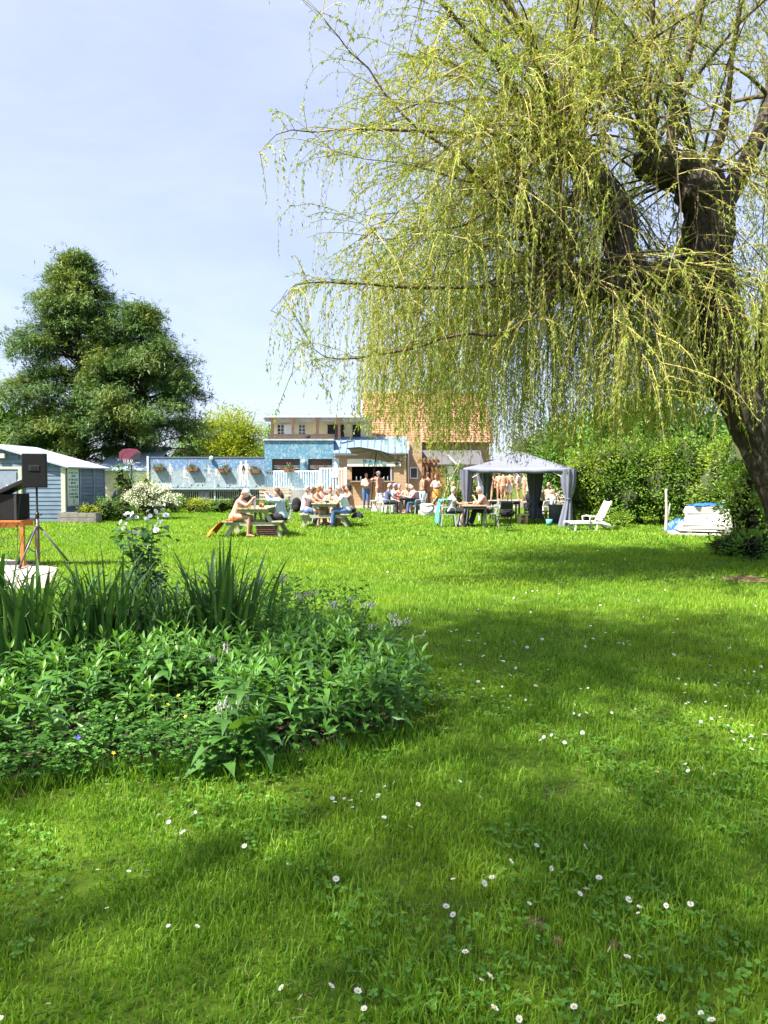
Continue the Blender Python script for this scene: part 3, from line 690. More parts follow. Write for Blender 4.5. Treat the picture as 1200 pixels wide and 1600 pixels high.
tree('broadleaf_tree', 'green bushy tree behind the yew and the shed roof', 60, 45, 628, 2.2, 2, midg, 36, 220, 28, .4, .26, .12, cr=.5)
tree('olive_tree', 'grey green shrubby tree under the yew beside the pale building', 195, 44, 672, 1.6, 1.3, blueg, 37, 160, 26, .3, .18, .07, cr=.5, low_z=.3)
tree('olive_tree', 'grey green shrubby tree behind the left end of the mural wall', 242, 44, 678, 1.5, 1.3, blueg, 38, 150, 26, .3, .18, .07, cr=.5, low_z=.3)
tree('garden_tree', 'fresh green shrub tree behind the mural wall left of the yellow green tree', 288, 60, 672, 1.7, 1.5, freshg, 39, 130, 26, .3, .2, .08, cr=.5)
# trees behind the hedge, seen through the willow strands
for i, (px, Y, ty, rx, lab, mm) in enumerate([(905, 36, 640, 2.4, 'green tree behind the right end of the gazebo', midg), (985, 33, 600, 2.6, 'tall green tree behind the hedge under the willow limbs', freshg), (1075, 31, 588, 2.6, 'green tree behind the hedge just left of the willow trunk', midg),
                                              (1150, 32, 640, 2.2, 'green tree behind the willow trunk', freshg), (1235, 30, 625, 2.4, 'green tree at the right edge behind the willow', midg), (860, 52, 668, 2.6, 'grey green tree far behind the gazebo roof', blueg)]):
    tree('background_tree', lab, px, Y, ty, rx, 1.6, mm, 50 + i, 250, 26, .4, .24, .11, cr=.5, group='trees behind the hedge')
# ---- laurel hedge, shrub by shrub
laur = leafmat('laurel_leaf', (.09, .19, .02), (.22, .33, .035), .35, .42, .3, patch=(.28, .35, .04), pscale=.9, tint=(1.2, 1.15, .4))
laurd = leafmat('laurel_leaf_dark', (.06, .15, .018), (.14, .25, .03), .3, .42, .3, tint=(1.2, 1.15, .4))
def shrub(name, label, px, Y, base_py, top_py, rx, ry, m, seed, K=130, per=34, sig=.2, L=.12, Wd=.055, group=None, cr=.72, cat='shrub', **kw):
    b = at(px, 0, Y); b.z = 0; H = at(px, top_py, Y).z; e = empty(name, b, 0, label, cat, group); rl = random.Random(seed)
    ells = [(0, 0, H * .46, rx * .85, ry * .9, H * .46)] + [(rl.uniform(-.5, .5) * rx, rl.uniform(-.5, .4) * ry, H * rl.uniform(.3, .78), rx * .5, ry * .6, H * .24) for _ in range(5)]
    for k in range(5):
        a = k * 1.25; trunk_mesh('stem', e, [(math.cos(a) * .08, math.sin(a) * .08, 0), (math.cos(a) * rx * .3, math.sin(a) * ry * .3, H * .4), (math.cos(a) * rx * .5, math.sin(a) * ry * .5, H * .75)], [.03, .022, .008], n=7, sides=6)
    if cr: core(ells, coremat, e, cr)
    clumps(ells, K, per, sig, L, Wd, m, 'leaves', e, seed, shell=.75, **kw); return e
shrub('laurel_shrub', 'bright laurel bush right beside the gazebo curtain', 925, 27.2, 825, 692, 1.05, 1.0, laur, 61, 190, 36, group='laurel hedge bushes')
shrub('laurel_shrub', 'tall laurel bush behind the white sun lounger', 968, 26.4, 825, 686, 1.05, 1.0, laur, 62, 190, 36, group='laurel hedge bushes')
shrub('laurel_shrub', 'dark laurel bush between the lounger and the pale forked stake', 1012, 26.0, 828, 690, 1.05, 1.0, laurd, 63, 190, 36, group='laurel hedge bushes')
shrub('laurel_shrub', 'laurel bush directly behind the pale forked stake', 1052, 25.2, 828, 684, 1.0, 1.0, laur, 64, 180, 34, group='laurel hedge bushes')
shrub('laurel_shrub', 'dark laurel bush behind the blue tarpaulin and white sheets', 1098, 24.6, 830, 686, 1.0, 1.0, laurd, 65, 180, 34, group='laurel hedge bushes')
shrub('laurel_shrub', 'laurel bush behind the stack of white sheets by the willow', 1150, 23.2, 830, 680, 1.1, 1.0, laur, 66, 180, 34, group='laurel hedge bushes')
shrub('laurel_shrub', 'laurel bush at the right edge behind the willow trunk', 1215, 21.0, 830, 676, 1.2, 1.0, laurd, 67, 150, 34, group='laurel hedge bushes')
shrub('small_shrub', 'small bright seedling bush under the lounger back', 978, 24.3, 828, 800, .32, .3, laur, 68, 30, 20, .1, .09, .045, cr=0)
e = shrub('elder_shrub', 'dark leggy elder bush between the white sheets and the willow trunk', 1176, 16.2, 850, 715, .6, .6, laur, 69, 70, 26, .16, .11, .05, cr=.35)
shrub('nettle_clump', 'low dark green nettles at the foot of the willow', 1165, 15.4, 865, 830, .55, .4, laurd, 70, 50, 24, .1, .09, .035, cr=.5)
shrub('nettle_clump', 'low green weeds right of the willow foot under the elder', 1200, 14.6, 870, 838, .5, .4, freshg, 71, 40, 24, .1, .08, .03, cr=.5)
# shrubs by the shed and the mural wall
whit = leafmat('white_blossom', (.62, .64, .50), (.80, .80, .70), .15, .6, .2)
wb_ = shrub('white_flowering_shrub', 'rounded shrub covered with creamy white blossom by the shed', 226, 29.0, 800, 755, 1.0, .8, leafmat('spirea_leaf', (.12, .17, .05), (.22, .27, .10), .3), 72, 90, 30, .14, .07, .04, cr=.6)
rng_ = np.random.default_rng(5); Hs = at(226, 755, 29).z
clumps([(0, -.05, Hs * .5, .98, .85, Hs * .5)], 130, 30, .09, .055, .045, whit, 'blossom', wb_, 73, shell=.92, zmin=.55)
shrub('rose_bush', 'dark green rose bush growing at the shed corner', 183, 29.8, 800, 722, .42, .4, laurd, 74, 45, 24, .14, .09, .05, cr=.5)
shrub('variegated_shrub', 'pale leaved upright bush left of the mural wall', 215, 31.5, 800, 738, .4, .4, lime, 75, 40, 20, .14, .1, .05, cr=.4)
shrub('bed_shrub', 'low dark green bed plant against the shed side', 150, 27.6, 805, 776, .55, .45, midg, 76, 50, 26, .12, .09, .04, cr=.6)
shrub('bed_shrub', 'low green bed plant in front of the white blossom shrub', 178, 28.0, 805, 780, .55, .45, laurd, 77, 50, 26, .12, .08, .03, cr=.6)
shrub('bed_shrub', 'yellow green bed plant beside the shed corner post', 122, 26.9, 808, 790, .4, .25, lime, 78, 36, 22, .08, .08, .035, cr=.5)
for i, (px, lab, mm, ty) in enumerate([(262, 'low mound of ground cover left of the mural grille', freshg, 775), (300, 'low bright green ground cover mound under the mural', lime, 778), (335, 'low green ground cover mound behind the man in the white cap', freshg, 782), (375, 'low dark green mound under the mural grille', laurd, 776), (425, 'low green mound behind the woman in light blue', midg, 778)]):
    shrub('ground_cover_mound', lab, px, 34.5, 800, ty, .95, .6, mm, 80 + i, 60, 26, .12, .09, .04, cr=.6, group='ground cover mounds along the mural wall')
# climbing shrub between bar and gazebo
cs = shrub('climbing_shrub', 'airy green climber on pale bent stems left of the gazebo', 712, 33.5, 800, 712, .7, .6, midg, 90, 60, 20, .16, .09, .045, cr=0)
pale = mat('pale_wood', (.42, .36, .26), .8, .2)
for (a, b, c) in [((-.5, 0, 0), (-.35, 0, 1.0), (.25, 0, 2.3)), ((.15, .1, 0), (.1, .1, 1.2), (.3, .1, 2.4))]:
    trunk_mesh('pale_stem', cs, [a, b, c], [.05, .045, .03], pale, 10, 7)
shrub('pot_shrub', 'leafy green bush in front of the terrace left of the gazebo', 716, 36.5, 800, 760, .6, .5, lime, 91, 50, 24, .14, .1, .045, cr=.5)
shrub('pot_shrub', 'dark leafy bush inside the gazebo view behind the tables', 742, 37.0, 800, 752, .7, .5, laurd, 92, 55, 24, .14, .1, .045, cr=.5)
shrub('pot_shrub', 'dark ivy bush behind the bathers in the gazebo', 785, 44.5, 800, 722, 1.3, .5, laurd, 93, 90, 24, .18, .12, .06, cr=.6)
# tree outside the picture on the left whose crown shades the foreground
st = empty('shade_tree', (-11.6, -5.0, 0), 0, 'tall broadleaf tree standing left of the viewer whose crown shades the foreground', 'tree')
trunk_mesh('trunk', st, [(0, 0, 0), (.1, .1, 6), (.3, .5, 11), (.5, 1.0, 15.5)], [.45, .34, .2, .04])
for k in range(8):
    a = k * .785; trunk_mesh('limb', st, [(.3, .5, 12), (.6 + math.cos(a) * 2, 1.4 + math.sin(a) * 2.4, 16.5), (.8 + math.cos(a) * 3.6, 2.4 + math.sin(a) * 4.4, 18.6)], [.09, .04, .012], n=8, sides=6)
clumps([(2.6, 5.5, 19.0, 4.8, 2.1, 1.2)], 330, 30, .34, .17, .10, midg, 'crown', st, 99, shell=.05, flat=.5)
clumps([(.9, 1.3, 19.0, 4.8, 4.2, 1.8)], 190, 30, .5, .17, .10, midg, 'inner_crown', st, 98, shell=.05, flat=.5)
# ================================================================== FLOWER BED, plant by plant
def leaf_mesh(name, L, Wd, m, arch=.25, fold=.18, n=5, prof=None, tip=.02):
    """a real leaf: midrib strip with two halves, arching down; base at origin, pointing along +Y, face up +Z"""
    b = MB(); prof = prof or [.25, .8, 1.0, .75, .35]
    vs = []; n = len(prof)
    for i in range(n):
        t = i / n; y = L * t * math.cos(arch * t); z = -L * arch * t * t
        wd = Wd * .5 * prof[i]; vs += [(-wd, y, z + wd * fold * 2), (0, y, z), (wd, y, z + wd * fold * 2)]
    vs.append((0, L * math.cos(arch), -L * arch)); fs = []
    for i in range(n - 1):
        o = i * 3; fs += [(o, o + 1, o + 4, o + 3), (o + 1, o + 2, o + 5, o + 4)]
    o = (n - 1) * 3; fs += [(o, o + 1, o + 3), (o + 1, o + 2, o + 3)]
    b.add(vs, fs, 0, True); me = b.mesh(name, m); return me
phl = leafmat('phlox_leaf', (.050, .16, .022), (.125, .28, .038), .3, .42, .45, tint=(1.2, 1.15, .5))
phy = leafmat('phlox_young_leaf', (.09, .25, .025), (.15, .33, .035), .35, .42, .45, tint=(1.2, 1.15, .5))
stm = mat('green_stem', (.08, .16, .035), .7)
LM = [leaf_mesh('leaf', .105, .036, phl, .25), leaf_mesh('leaf', .115, .040, phl, .5), leaf_mesh('leaf', .09, .034, phl, .1), leaf_mesh('leaf', .105, .038, phl, .8, .1)]
LY = [leaf_mesh('leaf', .075, .020, phy, .1), leaf_mesh('leaf', .06, .016, phy, .0)]
rb = random.Random(12)
def dirrot(az, el, roll=0.0):
    return Euler((el, roll, az - math.pi / 2), 'XYZ')
def leafy_stem(clump, x, y, H, lean, laz):
    cl = clump.location
    pts = [(0, 0, 0), (math.cos(laz) * lean * .3, math.sin(laz) * lean * .3, H * .5), (math.cos(laz) * lean, math.sin(laz) * lean, H)]
    P = catmull(pts, 6); s = MB().tube([Vector(p) for p in P], [.005, .005, .0045, .004, .0035, .003], 5).build('leafy_stem', stm, clump, (x - cl.x, y - cl.y, 0))
    nodes = rb.randint(8, 10); a0 = rb.uniform(0, 6.28)
    for k in range(nodes):
        t = .22 + .78 * (k / (nodes - 1)) ** .8; i = min(int(t * 5), 4); f = t * 5 - i; p = P[i] * (1 - f) + P[i + 1] * f
        top = t > .86; az0 = a0 + k * 1.571 + rb.uniform(-.3, .3)
        for q in range(2):
            az = az0 + q * math.pi; el = (rb.uniform(.75, 1.15) if top else rb.uniform(.25, .8)) if t > .45 else rb.uniform(-.25, .4)
            part((rb.choice(LY) if top else rb.choice(LM)), 'leaf', s, tuple(p), dirrot(az, el, rb.uniform(-.35, .35)), rb.uniform(1.0, 1.45))
    return s
def pt_in(poly_px):
    return [(gp(*p).x, gp(*p).y) for p in poly_px]
# (label, polygon of the clump on the ground in photo pixels, stems, height)
PH = [('dense leafy perennial clump at the right end of the bed', [(470, 1060), (560, 1050), (640, 1080), (660, 1120), (630, 1160), (540, 1190), (470, 1180)], 66, .43),
      ('leafy perennial clump in the bed right of the big comfrey leaf', [(330, 1070), (470, 1060), (470, 1185), (420, 1210), (360, 1195), (340, 1130)], 54, .42),
      ('leafy perennial clump in the middle of the bed below the irises', [(160, 1075), (330, 1065), (330, 1120), (250, 1150), (160, 1150)], 48, .42),
      ('leafy perennial clump at the left edge of the bed', [(-90, 1085), (160, 1075), (160, 1150), (110, 1190), (0, 1205), (-90, 1190)], 58, .42),
      ('leafy perennial clump behind, at the foot of the right iris fan', [(280, 1010), (470, 1010), (540, 1045), (470, 1062), (330, 1066)], 34, .36)]
for lab, poly, ns, H in PH:
    P2 = pt_in(poly); cx = sum(p[0] for p in P2) / len(P2); cyy = sum(p[1] for p in P2) / len(P2)
    e = empty('perennial_clump', (cx, cyy, .02), 0, lab, 'plant', 'leafy perennial clumps in the bed'); bb = [min(p[0] for p in P2), max(p[0] for p in P2), min(p[1] for p in P2), max(p[1] for p in P2)]
    done = []; tries = 0
    while len(done) < ns and tries < 4000:
        tries += 1; x = rb.uniform(bb[0], bb[1]); y = rb.uniform(bb[2], bb[3])
        if not in_poly(np.array([x]), np.array([y]), P2)[0]: continue
        if min([(x - a) ** 2 + (y - b) ** 2 for a, b in done] or [9]) < .066 ** 2 * (1 if tries < 2000 else .3): continue
        done.append((x, y)); edge = 1 if y < bb[2] + .15 else 0
        leafy_stem(e, x, y, H * rb.uniform(.8, 1.15) * (1 - .22 * edge), rb.uniform(.01, .07) + .06 * edge, rb.uniform(0, 6.28) if not edge else -math.pi / 2 + rb.uniform(-.6, .6))
# ---- irises: fans of sword leaves
ir = leafmat('iris_leaf', (.04, .115, .025), (.09, .19, .04), .25, .4, .4, tint=(1.2, 1.1, .5))
def sword(h, wd, bend, az, fold_at=None):
    b = MB(); n = 9; vs = []; fs = []
    for i in range(n + 1):
        t = i / n; prof = min(1, .75 + t) * (1 - max(0, (t - .55) / .45) ** 1.6) + .02
        ang = bend * t * t
        if fold_at and t > fold_at: ang += (t - fold_at) * 4.2
        if i == 0: y, z = 0.0, 0.0
        else:
            y += h / n * math.sin(ang); z += h / n * math.cos(ang)
        hw = wd / 2 * prof; vs += [(-hw, y - .004 * prof, z), (0, y + .002, z), (hw, y - .004 * prof, z)]
    for i in range(n):
        o = i * 3; fs += [(o, o + 1, o + 4, o + 3), (o + 1, o + 2, o + 5, o + 4)]
    b.add(vs, fs, 0, True); return b
IR = []
for k in range(12):
    IR.append(sword(rb.uniform(.58, 1.04), rb.uniform(.024, .038), rb.uniform(.05, .8), 0, fold_at=(.62 if k in (3, 8) else .75 if k in (5,) else None)).mesh('sword_leaf', ir))
def iris(label, cpx, cpy, rx, ry, n, sc_=1.0):
    c = gp(cpx, cpy); e = empty('iris_clump', (c.x, c.y, .02), 0, label, 'plant', 'iris clumps in the bed')
    for k in range(n):
        x = rb.gauss(0, .42) * rx; y = rb.gauss(0, .42) * ry; az = math.atan2(y, x * 1.2) + rb.uniform(-.9, .9)
        part(rb.choice(IR), 'sword_leaf', e, (x, y, 0), (rb.uniform(-.05, .05) - .12 * min(1, math.hypot(x / rx, y / ry)), rb.uniform(-.06, .06), az - math.pi / 2 + rb.choice([0, 0, .8, -.8])), rb.uniform(.78, 1.14) * sc_ * 1.1)
iris('tall fan of dark green iris leaves at the left of the bed', 60, 1075, .40, .25, 120)
iris('dense fan of dark green iris leaves in the middle of the bed', 165, 1065, .4, .25, 125, .97)
iris('low fan of dark green iris leaves between the two taller fans', 255, 1048, .3, .2, 60, .8)
iris('fan of dark green iris leaves cut by the left picture edge', -25, 1070, .3, .22, 55, 1.0)
iris('compact fan of dark green iris leaves at the right of the bed', 345, 1045, .30, .22, 130, .95)
# ---- comfrey: big pointed hairy leaves and drooping pale flowers
cfl = leafmat('comfrey_leaf', (.06, .165, .03), (.10, .23, .045), .35, .55, .25)
CF = [leaf_mesh('leaf', .23, .085, cfl, .55, .12, prof=[.3, .85, 1, .85, .6, .3]), leaf_mesh('leaf', .17, .06, cfl, .8, .12, prof=[.3, .85, 1, .85, .6, .3]), leaf_mesh('leaf', .12, .045, cfl, .4, .12, prof=[.3, .85, 1, .85, .6, .3])]
bell_w = mat('bell_flower_pale', (.66, .64, .55), .6, .1); bell_m = mat('bell_flower_mauve', (.36, .28, .32), .6, .1)
def bellm(m):
    b = MB(); b.tube([(0, 0, 0), (0, 0, -.004), (0, 0, -.010), (0, 0, -.016)], [.0012, .003, .0036, .005], 6, cap=False); return b.mesh('flower', m)
BW, BM_ = bellm(bell_w), bellm(bell_m)
def comfrey(label, px, py, H, nl, fl, bm_, lean=.05, n_st=3, seed=1):
    c = gp(px, py); e = empty('comfrey_plant', (c.x, c.y, .02), 0, label, 'plant', 'comfrey plants in the bed'); rc = random.Random(seed)
    for s in range(n_st):
        a = rc.uniform(0, 6.28); top = Vector((math.cos(a) * lean * (1 + s), math.sin(a) * lean * (1 + s), H * rc.uniform(.85, 1.08)))
        st = MB().tube([(0, 0, 0), top * .5 + Vector((0, 0, .02)), top], [.007, .006, .004], 6).build('stalk', stm, e)
        for k in range(nl):
            t = .15 + .8 * k / nl; p = top * t
            part(CF[0] if t < .5 else CF[1] if t < .75 else CF[2], 'leaf', st, tuple(p), dirrot(rc.uniform(0, 6.28), rc.uniform(.1, .8), rc.uniform(-.3, .3)), rc.uniform(.8, 1.15))
        for k in range(fl):
            az = rc.uniform(0, 6.28); r_ = rc.uniform(.008, .05); q = top + Vector((math.cos(az) * r_, math.sin(az) * r_, rc.uniform(-.03, .02)))
            part(bm_, 'flower', st, tuple(q), (rc.uniform(-.4, .4), rc.uniform(-.4, .4), 0), rc.uniform(1.0, 1.5))
comfrey('comfrey with one big heart shaped leaf at the front of the bed', 352, 1215, .40, 7, 9, BW, .06, 3, 3)
part(leaf_mesh('leaf', .24, .125, leafmat('comfrey_big_leaf', (.10, .24, .04), (.14, .30, .05), .4, .55, .25), .35, .1, prof=[.45, .95, 1, .82, .55, .25]), 'leaf', bpy.data.objects['comfrey_plant'], (.03, -.02, .24), dirrot(R(-12), .75, -.5))
comfrey('comfrey with mauve bells among the leaves in the middle of the bed', 330, 1120, .45, 5, 10, BM_, .05, 2, 4)
comfrey('tall comfrey with mauve bells right of the iris fans', 500, 1035, .62, 8, 12, BM_, .07, 4, 5)
comfrey('comfrey with mauve bells behind the right iris fan', 440, 1010, .66, 7, 12, BM_, .07, 4, 6)
comfrey('comfrey with cream bells at the back right corner of the bed', 590, 1045, .40, 6, 14, BW, .08, 4, 7)
comfrey('comfrey with cream bells leaning over the lawn edge', 545, 1030, .48, 7, 14, BW, .08, 4, 8)
comfrey('leafy comfrey behind the gap between the iris fans', 255, 1010, .62, 8, 6, BM_, .09, 4, 9)
comfrey('leafy comfrey at the far left behind the iris fan', 15, 1020, .5, 8, 4, BW, .08, 4, 10)
# ---- low creeping leaves in front
gcv = leafmat('creeping_leaf', (.055, .18, .025), (.13, .29, .045), .35, .5, .3)
P = []; D = []; front = pt_in([(-60, 1262), (60, 1238), (170, 1222), (300, 1226), (420, 1220), (400, 1170), (300, 1135), (170, 1150), (90, 1190), (-60, 1215)]); fb = [min(p[0] for p in front), max(p[0] for p in front), min(p[1] for p in front), max(p[1] for p in front)]
for k in range(2600):
    x = rb.uniform(fb[0], fb[1]); y = rb.uniform(fb[2], fb[3])
    if not in_poly(np.array([x]), np.array([y]), front)[0]: continue
    hz = rb.uniform(.03, .24); a0 = rb.uniform(0, 6.28)
    for q in range(5):
        a = a0 + (q - 2) * .62; P.append((x, y, hz)); D.append((math.cos(a), math.sin(a), rb.uniform(-.25, .3)))
P = np.array(P); V, F = leaves(P, np.array(D), RNG.uniform(.022, .042, len(P)), RNG.uniform(.018, .028, len(P)), .12, up=np.array([0, 0, 1.]))
np_obj('creeping_leaves', V, F, gcv, label='low lobed creeping leaves along the front of the bed', cat='ground cover', kind='stuff')
# longer uncut grass fringing the edge of the bed
eb = []
for i in range(len(BEDP)):
    (xa, ya), (xb, yb2) = BEDS[i], BEDS[(i + 1) % len(BEDS)]; Ls = math.hypot(xb - xa, yb2 - ya); nn_ = int(Ls * (1100 if max(ya, yb2) < 5 else 350)); t = RNG.uniform(0, 1, nn_)
    eb.append(np.stack([xa + (xb - xa) * t + RNG.normal(size=nn_) * .06, ya + (yb2 - ya) * t + RNG.normal(size=nn_) * .06, np.zeros(nn_)], 1))
eb = np.concatenate(eb); n = len(eb); az = RNG.uniform(0, 6.28, n)
V, F = leaves(eb, np.stack([np.cos(az) * .45, np.sin(az) * .45, np.ones(n)], 1), RNG.uniform(.05, .15, n), RNG.uniform(.004, .007, n), .3)
np_obj('edge_grass', V, F, gm, label='longer uncut grass fringing the flower bed', cat='grass', kind='stuff')
# stray stems, dry stalks and filler leaves through the bed
n = 5200; x = RNG.uniform(-3.2, .6, n); y = RNG.uniform(3.3, 8.0, n); k = in_poly(x, y, BEDP); x = x[k]; y = y[k]; n = len(x); az = RNG.uniform(0, 6.28, n)
V, F = leaves(np.stack([x, y, RNG.uniform(.02, .30, n)], 1), np.stack([np.cos(az), np.sin(az), RNG.uniform(-.3, .8, n)], 1), RNG.uniform(.05, .11, n), RNG.uniform(.014, .03, n), .15)
np_obj('bed_undergrowth', V, F, phl, label='tangled dark green undergrowth filling the flower bed', cat='undergrowth', kind='stuff')
# back of the bed: airy flowering weeds up to knee height
n = 5200; y = RNG.uniform(5.6, 8.2, n); x = RNG.uniform(-1, 1, n) * .5 + RNG.choice([-2.6, -1.9, -1.2, -.6], n) * y / 6.8; k = in_poly(x, y, pt_in([(-140, 1030), (40, 1060), (430, 1060), (600, 1030), (560, 985), (430, 975), (250, 968), (40, 975), (-140, 990)])); x = x[k]; y = y[k]; n = len(x); az = RNG.uniform(0, 6.28, n)
V, F = leaves(np.stack([x, y, RNG.uniform(.05, .56, n)], 1), np.stack([np.cos(az), np.sin(az), RNG.uniform(-.1, 1.0, n)], 1), RNG.uniform(.04, .09, n), RNG.uniform(.014, .03, n), .15)
np_obj('bed_weeds', V, F, gcv, label='airy green weeds along the back of the flower bed', cat='weeds', kind='stuff')
# ---- white flowering shrub standing up at the back of the bed
WY = 7.3; c = gp(228, 1000); c = Vector((at(228, 800, WY).x, WY, 0)); e = empty('white_rose_bush', (c.x, c.y, 0), 0, 'leafy bush with clusters of big white blossoms behind the irises', 'bush')
rl_ = random.Random(4); lv = leafmat('rose_leaf', (.035, .11, .03), (.075, .18, .045), .3, .4, .4)
RL = [leaf_mesh('leaf', .085, .055, lv, .4, .15), leaf_mesh('leaf', .07, .045, lv, .2, .15)]
for k in range(9):
    a = rl_.uniform(0, 6.28); rr_ = rl_.uniform(.05, .3); H = rl_.uniform(.75, 1.22); top = Vector((math.cos(a) * rr_, math.sin(a) * rr_ * .7, H))
    s = MB().tube([(0, 0, 0), top * .55 + Vector((0, 0, .05)), top], [.009, .007, .004], 6).build('stem', stm, e)
    for j in range(58):
        t = rl_.uniform(.3, 1.0); p = top * t + Vector((rl_.gauss(0, .09), rl_.gauss(0, .09), rl_.gauss(0, .05)))
        part(rl_.choice(RL), 'leaf', s, tuple(p), dirrot(rl_.uniform(0, 6.28), rl_.uniform(-.4, .6), rl_.uniform(-.5, .5)), rl_.uniform(.8, 1.3))
wp = mat('white_petal', (.88, .88, .85), .6, .04)
def rosem():
    b = MB(); rr = random.Random(8)
    for ring, (n, r0, el) in enumerate([(6, .030, .35), (5, .022, .8), (4, .013, 1.15)]):
        for q in range(n):
            a = q * 6.283 / n + ring * .5; d = Vector((math.cos(a) * math.cos(el), math.sin(a) * math.cos(el), math.sin(el))); sd = Vector((-math.sin(a), math.cos(a), 0)); w_ = r0 * .75
            b.add([(0, 0, 0), tuple(d * r0 * .6 + sd * w_ * .6), tuple(d * r0 + sd * w_ * .4 + Vector((0, 0, .003))), tuple(d * r0 - sd * w_ * .4), tuple(d * r0 * .6 - sd * w_ * .6)], [(0, 1, 2, 3, 4)], 0, True)
    return b.mesh('blossom', wp)
RM = rosem()
def w2(px, py): v = at(px, py, WY - .12); return v - c
for (px, py) in [(194, 806), (192, 816), (193, 826), (198, 833), (206, 835), (199, 803), (207, 804), (212, 809), (247, 790), (256, 797), (258, 806), (256, 815), (246, 822), (240, 800), (236, 806), (250, 805), (232, 812), (242, 812), (250, 818), (205, 812), (216, 836), (228, 800), (248, 828), (198, 820)]:
    v = w2(px, py); v.y += rl_.uniform(-.08, .1)
    part(RM, 'blossom', e, tuple(v), (rl_.uniform(.3, 1.3), rl_.uniform(-.5, .5), rl_.uniform(0, 6)), rl_.uniform(.7, 1.1))
# yellow buttercups and one blue periwinkle
yb_ = mat('buttercup_petal', (.80, .55, .02), .4, .05); bl_ = mat('periwinkle_petal', (.10, .10, .60), .5, .05)
def simple_flower(m, n, r):
    b = MB()
    for q in range(n):
        a = q * 6.283 / n; dl = 2.2 / n
        b.add([(0, 0, 0), (r * .7 * math.cos(a - dl), r * .7 * math.sin(a - dl), r * .25), (r * math.cos(a), r * math.sin(a), r * .3), (r * .7 * math.cos(a + dl), r * .7 * math.sin(a + dl), r * .25)], [(0, 1, 2, 3)], 0, True)
    return b.mesh('corolla', m)
BC = simple_flower(yb_, 5, .011); PV = simple_flower(bl_, 5, .018); SK = MB().tube([(0, 0, 0), (.004, 0, -.12), (0, 0, -.25)], .0014, 5).mesh('stalk', stm)
for i, (px, py, Y) in enumerate([(237, 1087, 4.0), (243, 1099, 3.95), (256, 1087, 4.0), (262, 1101, 3.95), (279, 1087, 4.0), (307, 1075, 4.0), (323, 1084, 3.98), (290, 1120, 3.85), (160, 1171, 3.85), (177, 1177, 3.82)]):
    v = at(px, py, Y); e = empty('buttercup', (v.x, v.y, 0), 0, 'tiny yellow buttercup among the creeping leaves' if i > 7 else 'tiny yellow buttercup left of the big comfrey leaf', 'flower', 'buttercups low in the bed' if i > 7 else 'buttercups by the comfrey')
    part(BC, 'corolla', e, (0, 0, v.z), (.5, rl_.uniform(-.3, .3), rl_.uniform(0, 6)), 1.15); part(SK, 'stalk', e, (0, 0, v.z), None, (1, 1, max(.4, v.z / .25)))
v = at(121, 1153, 3.95); e = empty('periwinkle', (v.x, v.y, 0), 0, 'single blue violet periwinkle flower low in the bed', 'flower'); part(PV, 'corolla', e, (0, 0, v.z), (1.0, 0, .4)); part(SK, 'stalk', e, (0, 0, v.z), None, (1, 1, max(.4, v.z / .25)))
# ================================================================== BUILDINGS
def bpart(parent, name, m, fn, kind=None):
    b = MB(); fn(b); o = b.build(name, m, parent, kind=kind); o.location = tuple(-Vector(parent.location)); return o
blue_cl = mat('blue_cladding', (.14, .20, .27), .55, .15, 2, .1, 20); blue_tr = mat('cream_trim', (.50, .52, .40), .6, .1)
roof_wh = mat('pale_metal_roof', (.34, .37, .45), .5, .08, 2, .1, 8); grey_dr = mat('grey_blue_door', (.20, .25, .32), .5, .15, 1.5)
white_p = mat('white_paint', (.80, .80, .78), .5, .07, 4); dark_in = mat('dark_interior', (.025, .025, .03), .8, .3); glass = mat('dark_glass', (.03, .04, .05), .08, .1, spec=.6)
# ---- blue shed at the left
SX, SY0, SY1, EZ = -11.72, 27.0, 30.9, 2.02; RXX, RZ = -14.6, 2.86; LX = -17.5
shed = empty('garden_shed', (SX, SY0, 0), 0, 'pale blue clapboard garden shed with low white metal roof', 'shed')
bpart(shed, 'wall', mat('shed_core', (.14, .26, .36), .8), lambda b: (b.prism([(LX, 0), (SX - .03, 0), (SX - .03, EZ), (RXX, RZ - .04), (LX, EZ)], SY0 + .03, SY1, 'XZ')))
nb = 13; ph_ = EZ / nb
for k in range(nb):
    z = ph_ * (k + .5)
    bpart(shed, 'board', blue_cl, lambda b: b.box((SX - .012, (SY0 + SY1) / 2, z), (.03, SY1 - SY0 - .08, ph_ * .94), (0, R(-7), 0)))
for k in range(nb):
    z = ph_ * (k + .5); x0 = -13.22
    bpart(shed, 'board', blue_cl, lambda b: b.box(((x0 + SX - .12) / 2, SY0 + .01, z), (SX - .12 - x0, .03, ph_ * .94), (R(-7), 0, 0)))
for k in range(6):
    z = EZ + ph_ * (k + .5) - .02; xr = SX - .12 - (z + .08 - EZ) / (RZ - EZ) * (SX - RXX); xl = RXX - (xr - RXX)
    if xr - xl > .3: bpart(shed, 'board', blue_cl, lambda b: b.box(((xl + xr) / 2, SY0 + .01, z), (xr - xl, .03, ph_ * .94), (R(-7), 0, 0)))
bpart(shed, 'corner_post', blue_tr, lambda b: b.box((SX - .02, SY0 - .02, EZ / 2), (.15, .1, EZ)))
bpart(shed, 'door_frame', blue_tr, lambda b: b.box((-13.30, SY0 - .03, .98), (.12, .1, 1.96)))
bpart(shed, 'door_head', blue_tr, lambda b: b.box((-14.6, SY0 - .02, 1.99), (2.7, .06, .1)))
sd = bpart(shed, 'sliding_door', grey_dr, lambda b: b.box((-14.45, SY0 - .005, .96), (2.18, .05, 1.88)))
o = bpart(shed, 'door_panel', mat('grey_door_panel', (.26, .30, .38), .4, .12), lambda b: b.box((-13.9, SY0 - .045, 1.0), (.9, .03, 1.7)))
